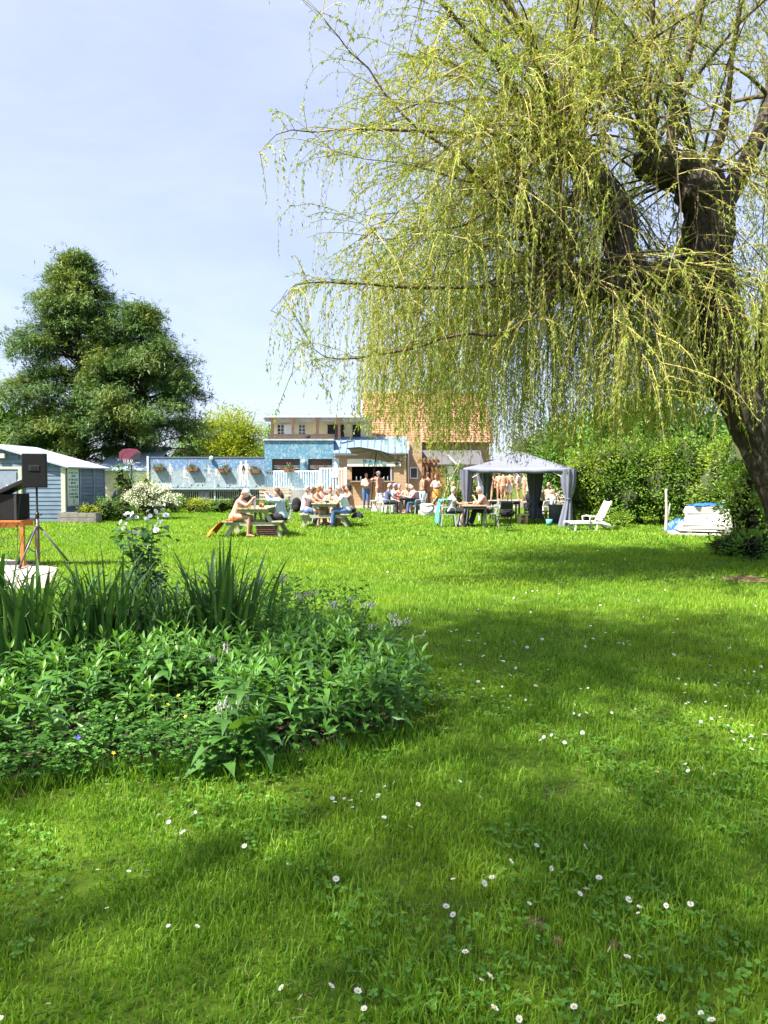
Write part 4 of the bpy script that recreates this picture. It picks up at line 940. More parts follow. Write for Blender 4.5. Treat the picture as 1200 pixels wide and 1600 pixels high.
bpart(shed, 'lamp_box', mat('lamp_box', (.62, .58, .46), .5), lambda b: b.box((-13.98, SY0 - .08, 2.42), (.32, .12, .17), bev=.02))
for y in (28.35, 29.7, 30.86): bpart(shed, 'batten', mat('pale_blue_batten', (.34, .44, .50), .5), lambda b: b.box((SX + .02, y, EZ / 2), (.03, .05, EZ)))
def roofp(b):
    d = Vector((SX - RXX, 0, EZ - RZ)); 
    b.add([(RXX, SY0 - .18, RZ), (SX + .22, SY0 - .18, EZ - .035), (SX + .22, SY1 + .15, EZ - .035), (RXX, SY1 + .15, RZ),
           (RXX, SY0 - .18, RZ + .05), (SX + .22, SY0 - .18, EZ + .015), (SX + .22, SY1 + .15, EZ + .015), (RXX, SY1 + .15, RZ + .05)],
          [(0, 1, 2, 3), (4, 7, 6, 5), (0, 4, 5, 1), (1, 5, 6, 2), (2, 6, 7, 3), (3, 7, 4, 0)])
bpart(shed, 'roof', roof_wh, roofp)
bpart(shed, 'roof', roof_wh, lambda b: b.add([(RXX, SY0 - .18, RZ), (LX - .2, SY0 - .18, EZ - .035), (LX - .2, SY1 + .15, EZ - .035), (RXX, SY1 + .15, RZ), (RXX, SY0 - .18, RZ + .05), (LX - .2, SY0 - .18, EZ + .015), (LX - .2, SY1 + .15, EZ + .015), (RXX, SY1 + .15, RZ + .05)], [(3, 2, 1, 0), (5, 6, 7, 4), (1, 5, 4, 0), (2, 6, 5, 1), (3, 7, 6, 2), (0, 4, 7, 3)]))
# notice board on the shed side: lines of small dark lettering, too small to read, over a little emblem
nbd = empty('notice_board', (SX + .05, 27.62, 1.28), 0, 'pale green notice board with lines of dark lettering on the shed side', 'sign')
MB().box((0, .02, -.0), (.03, .96, 1.36), bev=.006).build('board_panel', mat('notice_green', (.55, .68, .58), .5, .06), nbd)
MB().box((.006, .02, .0), (.025, 1.02, 1.42)).build('board_edge', blue_tr, nbd, (-.012, 0, 0))
rn = random.Random(2); inkm = mat('sign_ink', (.035, .07, .06), .6)
def scribble(b, y, z, h):
    """one small character made of two to four strokes"""
    w_ = h * .55
    for q in range(rn.randint(2, 4)):
        if rn.random() < .55: b.box((.0185, y + rn.choice([-.4, 0, .4]) * w_, z), (.003, h * .17, h))
        else: b.box((.0205, y, z + rn.choice([-.42, 0, .42]) * h), (.003, w_, h * .16))
for li, (z, n_, wdt) in enumerate([(.53, 13, .82), (.42, 7, .4), (.28, 14, .84), (.16, 8, .46), (.01, 14, .84), (-.11, 13, .72), (-.25, 14, .82), (-.37, 14, .84)]):
    b = MB()
    for q in range(n_):
        if n_ > 10 and q in (2, 7): continue
        scribble(b, -wdt / 2 + wdt * (q + .5) / n_ + .02, z, .075)
    b.build('lettering', inkm, nbd)
MB().ell((.02, .02, -.52), (.004, .07, .11), nu=10, nv=6).build('emblem', mat('sign_emblem', (.55, .33, .16), .6), nbd)
# planter box by the shed
pl_ = empty('planter_box', (-11.0, 26.6, 0), 0, 'low grey wooden planter box at the shed corner', 'planter'); gw = mat('grey_wood', (.24, .22, .19), .85, .25, 5, .3, 30)
for k in range(2): MB().box((0, -.25, .11 + .18 * k), (1.3, .05, .17), bev=.008).build('plank', gw, pl_); MB().box((0, .25, .11 + .18 * k), (1.3, .05, .17), bev=.008).build('plank', gw, pl_)
for s in (-1, 1): MB().box((s * .65, 0, .2), (.05, .55, .36), bev=.008).build('end_board', gw, pl_)
MB().box((0, 0, .16), (1.2, .45, .28)).build('soil', MATS['soil'], pl_)
# grey covered barrel beside the shed
bar_ = empty('covered_barrel', (-11.05, 31.2, 0), 0, 'dark grey tarpaulin covered barrel behind the shed corner', 'barrel'); b = MB(); b.tube([(0, 0, 0), (0, 0, .3), (0, 0, .8), (0, 0, 1.05), (0, 0, 1.2)], [.42, .46, .46, .38, .1], 14); b.build('barrel_body', mat('dark_tarp', (.09, .10, .14), .5, .2, 4, .4, 8), bar_)
MB().tube([(0, 0, .78), (0, 0, .82)], .48, 14).build('strap', mat('black_rubber', (.02, .02, .022), .6), bar_)

# ---- pale outbuilding behind the hoop
ob = empty('outbuilding', (-14, 41, 0), 0, 'low outbuilding with pale blue roof and cream wall behind the hoop', 'building')
x0 = at(140, 0, 40).x; x1 = at(221, 0, 40).x
bpart(ob, 'wall', mat('cream_wall', (.60, .50, .36), .85, .12, 3), lambda b: b.box(((x0 + x1) / 2, 42, 1.1), (x1 - x0 - .1, 3.4, 2.2)))
bpart(ob, 'roof', mat('pale_blue_roof', (.36, .46, .58), .5, .1, 1.5), lambda b: b.prism([(39.9, 2.02), (44.0, 3.4), (44.0, 3.48), (39.9, 2.1)], x0 - .15, x1 + .1, 'YZ'))
bpart(ob, 'white_panel', white_p, lambda b: b.box((x1 - .55, 40.2, 1.0), (1.1, .08, 2.0)))

# ---- raised pool deck, mural wall on its edge
deckm = mat('deck_concrete', (.34, .33, .31), .9, .2, 2, .3, 15)
DX0 = at(221, 0, 38.6).x; DX1 = -2.15
MB().box(((DX0 + DX1) / 2, 42.0, .5), (DX1 - DX0, 6.6, 1.0)).build('pool_deck', deckm, kind='structure')
def mural_mat(name, top, low, seed):
    m, n, l, p = _new(name); tcn = n.new('ShaderNodeTexCoord'); mpn = n.new('ShaderNodeMapping'); mpn.inputs['Location'].default_value = (seed, 0, 0); l.new(tcn.outputs['Object'], mpn.inputs[0])
    sx = n.new('ShaderNodeSeparateXYZ'); l.new(tcn.outputs['Object'], sx.inputs[0])
    nz = n.new('ShaderNodeTexNoise'); nz.inputs['Scale'].default_value = 1.5; nz.inputs['Detail'].default_value = 4; nz.inputs['Distortion'].default_value = 1.5; l.new(mpn.outputs[0], nz.inputs['Vector'])
    wv = n.new('ShaderNodeTexNoise'); wv.inputs['Scale'].default_value = 4.2; wv.inputs['Detail'].default_value = 6; wv.inputs['Distortion'].default_value = 2.5; l.new(mpn.outputs[0], wv.inputs['Vector'])
    ad = n.new('ShaderNodeMath'); ad.operation = 'MULTIPLY_ADD'; ad.inputs[1].default_value = .5; l.new(nz.outputs['Fac'], ad.inputs[0]); l.new(sx.outputs['Z'], ad.inputs[2])
    mr = n.new('ShaderNodeMapRange'); mr.inputs[1].default_value = 1.15; mr.inputs[2].default_value = 1.35; l.new(ad.outputs[0], mr.inputs[0])
    a = n.new('ShaderNodeMix'); a.data_type = 'RGBA'; a.inputs[6].default_value = _rgba(low); a.inputs[7].default_value = _rgba(top); l.new(mr.outputs[0], a.inputs[0])
    rr = n.new('ShaderNodeValToRGB'); rr.color_ramp.elements[0].position = .5; rr.color_ramp.elements[1].position = .62; l.new(wv.outputs['Fac'], rr.inputs[0])
    c = n.new('ShaderNodeMix'); c.data_type = 'RGBA'; c.inputs[7].default_value = (.40, .48, .50, 1); l.new(a.outputs[2], c.inputs[6])
    mm = n.new('ShaderNodeMath'); mm.operation = 'MULTIPLY'; mm.inputs[1].default_value = .6; l.new(rr.outputs[0], mm.inputs[0]); l.new(mm.outputs[0], c.inputs[0]); l.new(c.outputs[2], p.inputs['Base Color']); p.inputs['Roughness'].default_value = .75
    return m
MYW = 38.7; mw = empty('mural_wall', (DX0, MYW, 1.0), 0, 'long wall painted with pale figures and plants under a blue sky', 'wall')
mx0, mx1 = 0, at(408, 0, MYW).x - DX0; mH = 1.62
mm1 = mural_mat('mural_paint', (.10, .20, .36), (.24, .30, .33), 0)
npan = 6
for k in range(npan):
    a = mx0 + (mx1 - mx0) * k / npan; b_ = mx0 + (mx1 - mx0) * (k + 1) / npan
    MB().box(((a + b_) / 2, .04, mH / 2 + .1), (b_ - a - .012, .06, mH - .1)).build('wall_panel', mm1, mw)
MB().box(((mx0 + mx1) / 2, .04, mH + .09), (mx1 - mx0, .12, .05)).build('coping', mat('slate_coping', (.16, .17, .19), .7), mw)
MB().box((mx0 - .05, 0, mH / 2 - .2), (.09, .1, mH + .7)).build('end_post', white_p, mw)
MB().box(((mx0 + mx1) / 2, -.12, .06), (mx1 - mx0, .26, .1), bev=.015).build('ledge', mat('pale_blue_ledge', (.38, .46, .54), .5), mw)
MB().box(((mx0 + mx1) / 2, -.02, -.36), (mx1 - mx0, .03, .74)).build('grille_backing', dark_in, mw)
pk = MB().box((0, 0, 0), (.035, .03, .5)).mesh('grille_bar', mat('grey_bar', (.42, .40, .38), .6))
for k in range(int((mx1 - mx0) / .11)):
    part(pk, 'grille_bar', mw, (mx0 + .08 + k * .11, -.06, -.28))
for z in (-.05, -.5): MB().box(((mx0 + mx1) / 2, -.085, z), (mx1 - mx0, .03, .05)).build('grille_rail', MATS['grey_bar'], mw)
MB().box((2.9, -.06, -.28), (.5, .08, .45)).build('grille_plate', mat('plate_grey', (.22, .23, .28), .6), mw)
for f in (.0, .5): MB().box((mx0 + 3.47 + f * 0, -.1, .0), (.06, .06, 1.1)).build('stand_pipe', mat('pale_blue_pipe', (.55, .68, .80), .5), mw) if f == 0 else None
figm = mat('painted_figure', (.55, .52, .51), .8, .1, 5); plantm = mat('painted_plant', (.42, .48, .47), .8, .15, 5)
def figure(px, z0, H, pose=0):
    x = at(px, 0, MYW).x - DX0; b = MB(); y0, y1 = .0, .012; s = H
    def poly(pts): b.prism([(x + p * s, z0 + q * s) for p, q in pts], .004, .010, 'XZ')
    poly([(-.045 + .09 * .5 + .055 * math.cos(a) - .0, .92 + .07 * math.sin(a)) for a in np.linspace(0, 6.28, 10)[:-1]])
    poly([(-.11, .8), (-.02, .86), (.03, .86), (.11, .8), (.075, .6), (.085, .47), (-.085, .47), (-.075, .6)])
    if pose == 0:
        poly([(-.085, .48), (.0, .48), (-.01, .25), (-.03, 0), (-.07, 0), (-.075, .25)]); poly([(.085, .48), (.0, .475), (.01, .25), (.06, 0), (.11, 0), (.08, .25)])
        poly([(-.11, .8), (-.15, .62), (-.11, .45), (-.08, .46), (-.11, .62), (-.075, .74)]); poly([(.11, .8), (.17, .66), (.11, .5), (.08, .5), (.12, .65), (.07, .74)])
    else:
        poly([(-.09, .48), (.22, .42), (.26, .3), (.2, .28), (.16, .34), (-.08, .36)]); poly([(.11, .8), (.2, .62), (.17, .55), (.08, .7)]); poly([(.2, .3), (.27, .3), (.3, .05), (.24, .03)])
    return b
for (px, z0, H, po) in [(370, .2, 1.35, 0), (378, .22, 1.38, 0), (256, .45, .95, 0), (279, .28, .95, 1), (330, .5, .72, 1), (318, .6, .7, 1)]:
    figure(px, z0, H, po).build('painted_figure', figm, mw)
rp_ = random.Random(9)
for (px, z0, H) in [(238, .35, 1.0), (290, .2, .5), (300, .2, .5), (308, .2, .45), (345, .8, .75), (352, .2, .5), (394, .15, .6), (400, .2, .5), (268, .15, .4), (312, 1.0, .5)]:
    x = at(px, 0, MYW).x - DX0
    b = MB()
    for q in range(7):
        a = (q - 3) * .3 + rp_.uniform(-.1, .1); l = H * rp_.uniform(.7, 1); ex, ez = x + math.sin(a) * l * .7, z0 + math.cos(a) * l
        b.prism([(x - .015, z0), (x + .015, z0), (ex + .01, ez), (ex - .01, ez)], .003, .007 + q * .0005, 'XZ')
    b.build('painted_plant', plantm, mw)
# hanging flower boxes: each is a thing of its own
boxm = mat('terracotta_box', (.24, .10, .06), .7, .2); petm = leafmat('geranium_leaf', (.05, .14, .03), (.10, .22, .05), .3); pinkm = mat('geranium_flower', (.62, .22, .30), .6, .3)
def flower_box(x, y, z, label, seed):
    e = empty('flower_box', (x, y, z), 0, label, 'flower box', 'hanging flower boxes'); MB().prism([(-.26, 0), (.26, 0), (.29, .2), (-.29, .2)], -.1, .1, 'XZ').build('trough', boxm, e)
    for s in (-.2, .2): MB().box((s, .1, .15), (.02, .06, .12)).build('hook', white_p, e)
    clumps([(0, 0, .24, .27, .12, .12)], 14, 14, .05, .07, .04, petm, 'leaves', e, seed, shell=.2)
    for q in range(4): MB().ell((rp_.uniform(-.2, .2), rp_.uniform(-.1, .05), .36 + rp_.uniform(0, .16)), (.03, .03, .03), nu=8, nv=5).build('flower', pinkm, e)
for i, (px, py) in enumerate([(248, 735), (301, 736), (350, 738), (398, 739)]):
    v = at(px, py, MYW - .11); flower_box(v.x, v.y, v.z, ['first flower box from the left on the mural wall', 'second flower box from the left on the mural wall', 'third flower box on the mural wall above the man in the cap', 'fourth flower box at the right end of the mural wall'][i], 200 + i)
gl = empty('wall_lamp', (at(323, 0, MYW).x, MYW - .02, at(323, 716, MYW).z), 0, 'round white globe lamp on top of the mural wall', 'lamp'); MB().ell((0, -.06, 0), (.11, .1, .12)).build('globe', white_p, gl); MB().box((0, 0, -.16), (.05, .06, .12)).build('bracket', blue_tr, gl)

# ---- painted blue pavilion with balcony storey
BY = 40.0; bx0 = at(408, 0, BY).x; bx1 = at(519, 0, BY).x; zt = at(450, 688, BY).z; zw1 = at(450, 717, BY).z; zw0 = at(450, 735, BY).z
pv = empty('blue_pavilion', (bx0, BY, 0), 0, 'blue painted pavilion with dark windows and a balcony storey on top', 'building')
pmat = mural_mat('pavilion_paint', (.075, .21, .30), (.11, .24, .31), 7)
bpart(pv, 'wall', pmat, lambda b: b.box(((bx0 + bx1) / 2, BY + 3, zw0 / 2 + .5), (bx1 - bx0, 5.9, zw0 - 1.0)))
bpart(pv, 'painted_band', pmat, lambda b: b.box(((bx0 + bx1) / 2, BY + .1, (zt + zw1) / 2), (bx1 - bx0, .25, zt - zw1)))
bpart(pv, 'window_recess', dark_in, lambda b: b.box(((bx0 + bx1) / 2, BY + .5, (zw0 + zw1) / 2), (bx1 - bx0 - .1, .6, zw1 - zw0)))
cream = mat('cream_paint', (.78, .66, .40), .7, .08, 3); brw = mat('brown_frame', (.13, .07, .04), .7, .2)
for (pa, pb) in [(408, 420), (465, 478), (517, 521)]:
    a, c_ = at(pa, 0, BY).x, at(pb, 0, BY).x; bpart(pv, 'pier', pmat, lambda b: b.box(((a + c_) / 2, BY + .08, (zw0 + zw1) / 2), (c_ - a, .2, zw1 - zw0)))
for (pa, pb) in [(420, 465), (478, 518)]:
    for k in range(3):
        a = at(pa + (pb - pa) * k / 3, 0, BY).x; c_ = at(pa + (pb - pa) * (k + 1) / 3, 0, BY).x
        wn = bpart(pv, 'window', brw, lambda b: (b.box((a + .04, BY + .12, (zw0 + zw1) / 2), (.08, .06, zw1 - zw0)), b.box((c_ - .04, BY + .12, (zw0 + zw1) / 2), (.06, .06, zw1 - zw0)), b.box(((a + c_) / 2, BY + .12, zw1 - .13), (c_ - a - .14, .05, .26))))
        pn = MB().box(((a + c_) / 2, BY + .17, (zw0 + zw1) / 2 - .1), (c_ - a - .1, .01, zw1 - zw0 - .2)).build('pane', glass, wn)
        pb_ = MB().box(((a + c_) / 2, BY + .19, (zw0 + zw1) / 2 - .12), (c_ - a - .12, .01, .2)).build('blind', mat('blind', (.55, .5, .42), .8), wn); pb_.location.y = -.035
ball = bpart(pv, 'globe_lamp', white_p, lambda b: b.ell((at(471, 0, BY).x, BY - .1, at(471, 721, BY).z), (.1, .1, .12)))
bpart(pv, 'flat_roof', mat('zinc_edge', (.5, .5, .5), .5), lambda b: b.box(((bx0 + bx1) / 2 - .03, BY + 3, zt + .03), (bx1 - bx0 + .1, 6.2, .08)))
zr1 = at(450, 680, BY).z
for (k, z) in enumerate([zt + .14, zt + .28]): bpart(pv, 'balcony_board', mat('balcony_wood', (.10, .075, .06), .8, .2), lambda b: b.box(((bx0 + bx1) / 2 + .1, BY + .12, z), (bx1 - bx0 - .1, .04, .13)))
ux0 = at(419, 0, 42).x; ux1 = at(580, 0, 42).x; uz1 = at(450, 656, 42).z
bpart(pv, 'upper_wall', cream, lambda b: b.box(((ux0 + ux1) / 2, 43.4, (zt + uz1) / 2), (ux1 - ux0, 2.8, uz1 - zt)))
for i, px in enumerate([434.5, 468.5]):
    x = at(px, 0, 42).x; z0_ = at(px, 681, 42).z; z1_ = at(px, 663, 42).z
    wn = bpart(pv, 'upper_window', white_p, lambda b: [b.box((x + s * .19, 41.97, (z0_ + z1_) / 2), (.028, .05, z1_ - z0_)) for s in (-1, 0, 1)] + [b.box((x, 41.97, z0_ + (z1_ - z0_) * f), (.36, .045, .026)) for f in (.03, .34, .66, .97)])
    MB().box((x, 41.99, (z0_ + z1_) / 2), (.36, .02, z1_ - z0_ - .02)).build('pane', glass, wn)
x = at(449, 0, 42).x; bpart(pv, 'upper_door', white_p, lambda b: b.box((x, 41.97, zt + .5), (.62, .04, 1.0)))
for px in (516, 530, 556): x = at(px, 0, 42).x; bpart(pv, 'dark_opening', dark_in, lambda b: b.box((x, 41.96, zt + .62), (.45, .03, .72)))
for px in (421, 454, 493, 528): x = at(px, 0, 40.9).x; bpart(pv, 'balcony_post', brw, lambda b: b.box((x, 40.9, (zt + uz1) / 2 + .04), (.15, .13, uz1 - zt)))
zf0 = at(450, 659, 41.2).z; zf1 = at(450, 650, 41.2).z
bpart(pv, 'roof', mat('weathered_roof', (.46, .44, .42), .7, .15, 3), lambda b: b.prism([(41.1, zf0), (44.6, zf0 + .25), (44.6, zf0 + .62), (41.1, zf1 - .06)], ux0 - .25, ux1 + .1, 'YZ'))
bpart(pv, 'gutter', mat('pale_gutter', (.68, .66, .62), .5), lambda b: b.box(((ux0 + ux1) / 2 - .1, 41.06, zf1 - .05), (ux1 - ux0 + .4, .1, .08)))
bpart(pv, 'satellite_plate', dark_in, lambda b: b.ell((at(478, 0, BY).x, BY + .0, zt + .2), (.12, .06, .09)))

# ---- white picket railing in front of the pavilion
rl = empty('picket_railing', (at(405, 0, 38.9).x, 38.95, 1.0), 0, 'white picket railing with a gate in front of the blue pavilion', 'railing')
rw_ = at(497, 0, 38.95).x - rl.location.x; rg = at(538, 0, 38.75).x - rl.location.x
pk2 = MB().box((0, 0, .52), (.05, .025, .96)).mesh('picket', white_p)
for k in range(int(rw_ / .13)): part(pk2, 'picket', rl, (.06 + k * .13, 0, 0))
for z in (.12, .98): MB().box((rw_ / 2, .03, z), (rw_, .035, .07)).build('rail', white_p, rl)
for x in (0, rw_ * .5, rw_): MB().box((x, .05, .55), (.09, .09, 1.1)).build('post', white_p, rl)
ga = MB().box(((rw_ + rg) / 2, -.2, 1.12), (rg - rw_, .05, .08)).build('gate', white_p, rl)
MB().box(((rw_ + rg) / 2, -.2, -.4), (rg - rw_, .05, .08)).build('gate_rail', white_p, ga)
pk3 = MB().box((0, 0, .36), (.06, .025, 1.5)).mesh('picket', white_p)
for k in range(int((rg - rw_) / .15)): part(pk3, 'picket', ga, (rw_ + .1 + k * .15, -.22, 0))
MB().box((rg, -.2, .1), (.12, .1, 2.2)).build('gate_post', white_p, rl)
MB().box((rw_ + .75, -.245, .82), (.42, .02, .34)).build('gate_plate', mat('pale_plate', (.72, .74, .8), .5), ga)
v = at(452, 738, 38.75); flower_box(v.x, v.y, v.z, 'flower box hanging on the white picket railing', 220)

# ---- bar kiosk with PARC sign
KY = 40.0; kx0, kx1 = at(521, 0, KY).x, at(636, 0, KY).x; kz = at(570, 711, KY).z
yb_m = brickmat('yellow_brick', (.40, .27, .14), (.32, .21, .11), (.40, .34, .26)); yb_d = brickmat('tan_brick', (.44, .27, .12), (.36, .22, .10), (.42, .36, .28))
ks = empty('bar_kiosk', (kx0, KY, 0), 0, 'tan brick bar kiosk with blue metal roof and PARC sign above its hatch', 'building')
ox0, ox1, oz0, oz1 = at(548, 0, KY).x, at(614, 0, KY).x, at(580, 753, KY).z, at(580, 729, KY).z
for (a, b_, c_, d_) in [(kx0, ox0, 0, kz), (ox1, kx1, 0, kz), (ox0, ox1, 0, oz0), (ox0, ox1, oz1, kz)]:
    bpart(ks, 'wall', yb_d, lambda b: b.box(((a + b_) / 2, KY + .12, (c_ + d_) / 2), (b_ - a, .24, d_ - c_)))
bpart(ks, 'side_wall', yb_d, lambda b: (b.box((kx0 + .1, KY + 1.9, kz / 2), (.2, 3.3, kz)), b.box((kx1 - .1, KY + 1.9, kz / 2), (.2, 3.3, kz))))
bpart(ks, 'back_wall', dark_in, lambda b: b.box(((kx0 + kx1) / 2, KY + 2.4, kz / 2), (kx1 - kx0 - .5, .1, kz)))
bpart(ks, 'counter', mat('counter_wood', (.40, .32, .24), .6), lambda b: b.box(((ox0 + ox1) / 2, KY - .1, oz0 + .03), (ox1 - ox0 + .1, .5, .06)))
bpart(ks, 'shutter_frame', mat('shutter_steel', (.35, .36, .38), .5), lambda b: b.box((ox1 - .08, KY - .03, (oz0 + oz1) / 2), (.1, .05, oz1 - oz0)))
sx0, sx1, sz0, sz1 = at(541, 0, KY).x, at(627, 0, KY).x, at(580, 728, KY).z, at(580, 718, KY).z
sg = bpart(ks, 'sign_board', mat('sign_cream', (.74, .70, .55), .6, .06), lambda b: b.box(((sx0 + sx1) / 2, KY - .06, (sz0 + sz1) / 2), (sx1 - sx0, .1, sz1 - sz0 + .05)))
teal = mat('teal_letter', (.05, .30, .34), .6, .1)
for ch, px in zip('PARC', (569, 578, 589, 599)):
    cu = bpy.data.curves.new('letter', 'FONT'); cu.body = ch; cu.size = .42; cu.align_x = 'CENTER'; cu.align_y = 'CENTER'; cu.extrude = .012; cu.offset = .008
    to = bpy.data.objects.new('letter_tmp', cu); me = baked(to)
    me.materials.clear(); me.materials.append(teal)
    o = bpy.data.objects.new('letter', me); C.objects.link(o); o.parent = sg; o.rotation_euler = (R(90), 0, 0); o.location = (at(px, 0, KY).x, KY - .125, (sz0 + sz1) / 2)
bpart(ks, 'fascia', mat('pale_fascia', (.66, .58, .42), .7), lambda b: b.box(((kx0 + kx1) / 2, KY - .12, kz + .06), (kx1 - kx0, .06, .1)))
rfm = mat('blue_metal_roof', (.17, .25, .38), .5, .08, 1.5, .1, 6); ry0, ry1, rz0, rz1 = KY - .3, KY + 1.9, kz + .06, at(560, 684, KY + 1.9).z
npn = 11
for k in range(npn):
    a = kx0 - .15 + (kx1 - kx0 + .25) * k / npn; b_ = kx0 - .15 + (kx1 - kx0 + .25) * (k + 1) / npn
    bpart(ks, 'roof_panel', rfm, lambda b: (b.prism([(ry0, rz0), (ry1, rz1), (ry1, rz1 + .05), (ry0, rz0 + .05)], a + .006, b_ - .006, 'YZ'), b.prism([(ry0, rz0 + .05), (ry1, rz1 + .05), (ry1, rz1 + .1), (ry0, rz0 + .1)], a + .01, a + .04, 'YZ')))
bpart(ks, 'flood_light', dark_in, lambda b: b.box((at(620, 0, KY).x, KY - .12, at(620, 724, KY).z), (.2, .14, .14), bev=.02))
for q, px in enumerate((556, 563, 571, 600, 606)): bpart(ks, 'bottle', mat('bottle_glass', (.25, .28, .3), .15), lambda b: b.tube([(at(px, 0, KY + .2).x, KY + .05, oz0 + .06), (at(px, 0, KY + .2).x, KY + .05, oz0 + .22), (at(px, 0, KY + .2).x, KY + .05, oz0 + .3)], [.035, .035, .014], 8))
# entrance post left of the kiosk: painted board cut like a figure
fb_ = empty('painted_board', (at(524, 0, 39.6).x, 39.6, .11), 0, 'narrow painted board with dark and white shapes left of the bar', 'sign'); MB().box((0, 0, 1.45), (.28, .05, 2.2), bev=.02).build('board_panel', mat('slate_paint', (.13, .17, .19), .7), fb_)
MB().prism([(-.12, 1.7), (.02, 1.75), (.05, 2.2), (-.05, 2.35), (-.14, 2.1)], -.04, -.03, 'XZ').build('white_shape', white_p, fb_); MB().ell((-.08, -.03, 2.3), (.07, .012, .09)).build('head_shape', figm, fb_)

# ---- house with orange tiled roof
HY = 44.5; hx0 = at(567, 0, 46).x; hx1 = at(768, 0, 46).x
hs = empty('brick_house', (hx0, HY, 0), 0, 'yellow brick house with steep orange tiled roof behind the bar', 'house')
hez = at(650, 690, HY).z; hrz = at(650, 617, HY + 4).z
bpart(hs, 'wall', yb_m, lambda b: b.box(((hx0 + hx1) / 2, HY + 4, hez / 2), (hx1 - hx0 - .3, 7.6, hez)))
bpart(hs, 'gable', yb_m, lambda b: b.prism([(HY + .2, hez), (HY + 7.8, hez), (HY + 4, hrz - .1)], hx0 + .15, hx0 + .4, 'YZ'))
tile = mat('orange_tile', (.40, .20, .12), .9, .25, 2.5, .2, 20, col2=(.29, .15, .10))
slope = Vector((0, 4.2, hrz - hez + .12)); sl_ = slope.length; sn = slope.normalized(); nrm = Vector((0, -sn.z, sn.y))
b = MB(); rows = 22; tw_ = .30; rt = random.Random(1)
for r_ in range(rows):
    p0 = Vector((0, HY - .2, hez - .1)) + slope * (r_ / rows); p1 = Vector((0, HY - .2, hez - .1)) + slope * ((r_ + 1.25) / rows)
    for k in range(int((hx1 - hx0 + .2) / tw_)):
        x = hx0 - .1 + k * tw_ + (.0 if r_ % 2 else .0); lift = rt.uniform(0, .012)
        a0 = p0 + nrm * (.05 + lift); a1 = p1 + nrm * (.01 + lift)
        b.add([(x, a0.y, a0.z), (x + tw_ * .5, a0.y - .035, a0.z + .03), (x + tw_ * .96, a0.y, a0.z), (x, a1.y, a1.z), (x + tw_ * .5, a1.y - .035, a1.z + .03), (x + tw_ * .96, a1.y, a1.z)], [(0, 1, 4, 3), (1, 2, 5, 4)])
b.build('roof_tiles', tile, hs, kind='stuff').location = tuple(-Vector(hs.location))
bpart(hs, 'roof', mat('roof_deck', (.20, .09, .05), .9), lambda b: b.prism([(HY - .2, hez - .12), (HY + 4, hrz - .02), (HY + 8.2, hez - .12), (HY + 8.2, hez - .02), (HY + 4, hrz + .06), (HY - .2, hez - .05)], hx0 - .1, hx1 + .1, 'YZ'))
bpart(hs, 'verge_board', white_p, lambda b: b.prism([(HY - .25, hez - .2), (HY + 4, hrz - .1), (HY + 4, hrz + .12), (HY - .25, hez + .02)], hx0 - .16, hx0 - .1, 'YZ'))
bpart(hs, 'ridge', tile, lambda b: b.tube([(hx0 - .1, HY + 4, hrz + .06), (hx1 + .1, HY + 4, hrz + .06)], .12, 8))
x = at(690, 0, HY + 2).x; bpart(hs, 'skylight', glass, lambda b: b.box((x, HY + 2.0, (hez + hrz) / 2 + .14), (.8, 1.1, .08), (math.atan2(slope.z, slope.y), 0, 0)))
# ---- wing of the house right of the bar (brick pier with window), low grey roofed annexe, pergola
an = empty('annexe', (at(637, 0, 40.6).x, 40.6, 0), 0, 'yellow brick annexe with small white window right of the bar', 'building')
ax0, ax1 = at(637, 0, 40.6).x, at(661, 0, 40.6).x; az = at(650, 690, 40.6).z
bpart(an, 'wall', yb_m, lambda b: b.box(((ax0 + ax1) / 2, 42.6, az / 2), (ax1 - ax0, 4.0, az)))
wx, wz0, wz1 = at(648, 0, 40.6).x, at(648, 748, 40.6).z, at(648, 730, 40.6).z
wn = bpart(an, 'window', white_p, lambda b: [b.box((wx + s * .2, 40.57, (wz0 + wz1) / 2), (.06, .07, wz1 - wz0)) for s in (-1, 1)] + [b.box((wx, 40.57, z), (.34, .07, .06)) for z in (wz0 + .03, wz1 - .03)])
MB().box((wx, 40.59, (wz0 + wz1) / 2), (.36, .02, wz1 - wz0 - .04)).build('pane', glass, wn)
bpart(an, 'down_pipe', white_p, lambda b: b.tube([(ax0 + .06, 40.5, 0), (ax0 + .06, 40.5, az)], .04, 8))
lt = empty('lean_to', (at(662, 0, 43).x, 43, 0), 0, 'low lean-to with grey roof and dark doorway behind the pergola', 'building')
lx0, lx1 = at(661, 0, 43).x, at(760, 0, 43).x; lz = at(690, 727, 43).z; lz2 = at(690, 704, 44.4).z
bpart(lt, 'wall', mat('lean_to_wall', (.36, .27, .18), .85, .15, 3), lambda b: b.box(((lx0 + lx1) / 2, 43.7, lz / 2), (lx1 - lx0, 1.3, lz)))
bpart(lt, 'doorway', dark_in, lambda b: b.box((at(668, 0, 43).x, 43.03, 1.2), (1.0, .04, 2.1))); bpart(lt, 'wooden_door', mat('orange_door', (.42, .20, .08), .7), lambda b: b.box((at(690, 0, 43).x, 43.02, 1.25), (.85, .05, 2.0)))
bpart(lt, 'white_panel', white_p, lambda b: b.box((at(706, 0, 43).x, 43.02, 1.3), (.45, .05, 2.0)))
bpart(lt, 'roof', mat('grey_felt_roof', (.10, .095, .10), .85, .12, 2), lambda b: b.prism([(42.75, lz), (44.5, lz2), (44.5, lz2 + .06), (42.75, lz + .06)], lx0 - .1, lx1, 'YZ'))
bpart(lt, 'barge_board', white_p, lambda b: b.bar((at(700, 0, 43).x, 42.72, lz2 - .25), (at(716, 0, 43).x, 42.72, lz + .05), .05, .1))
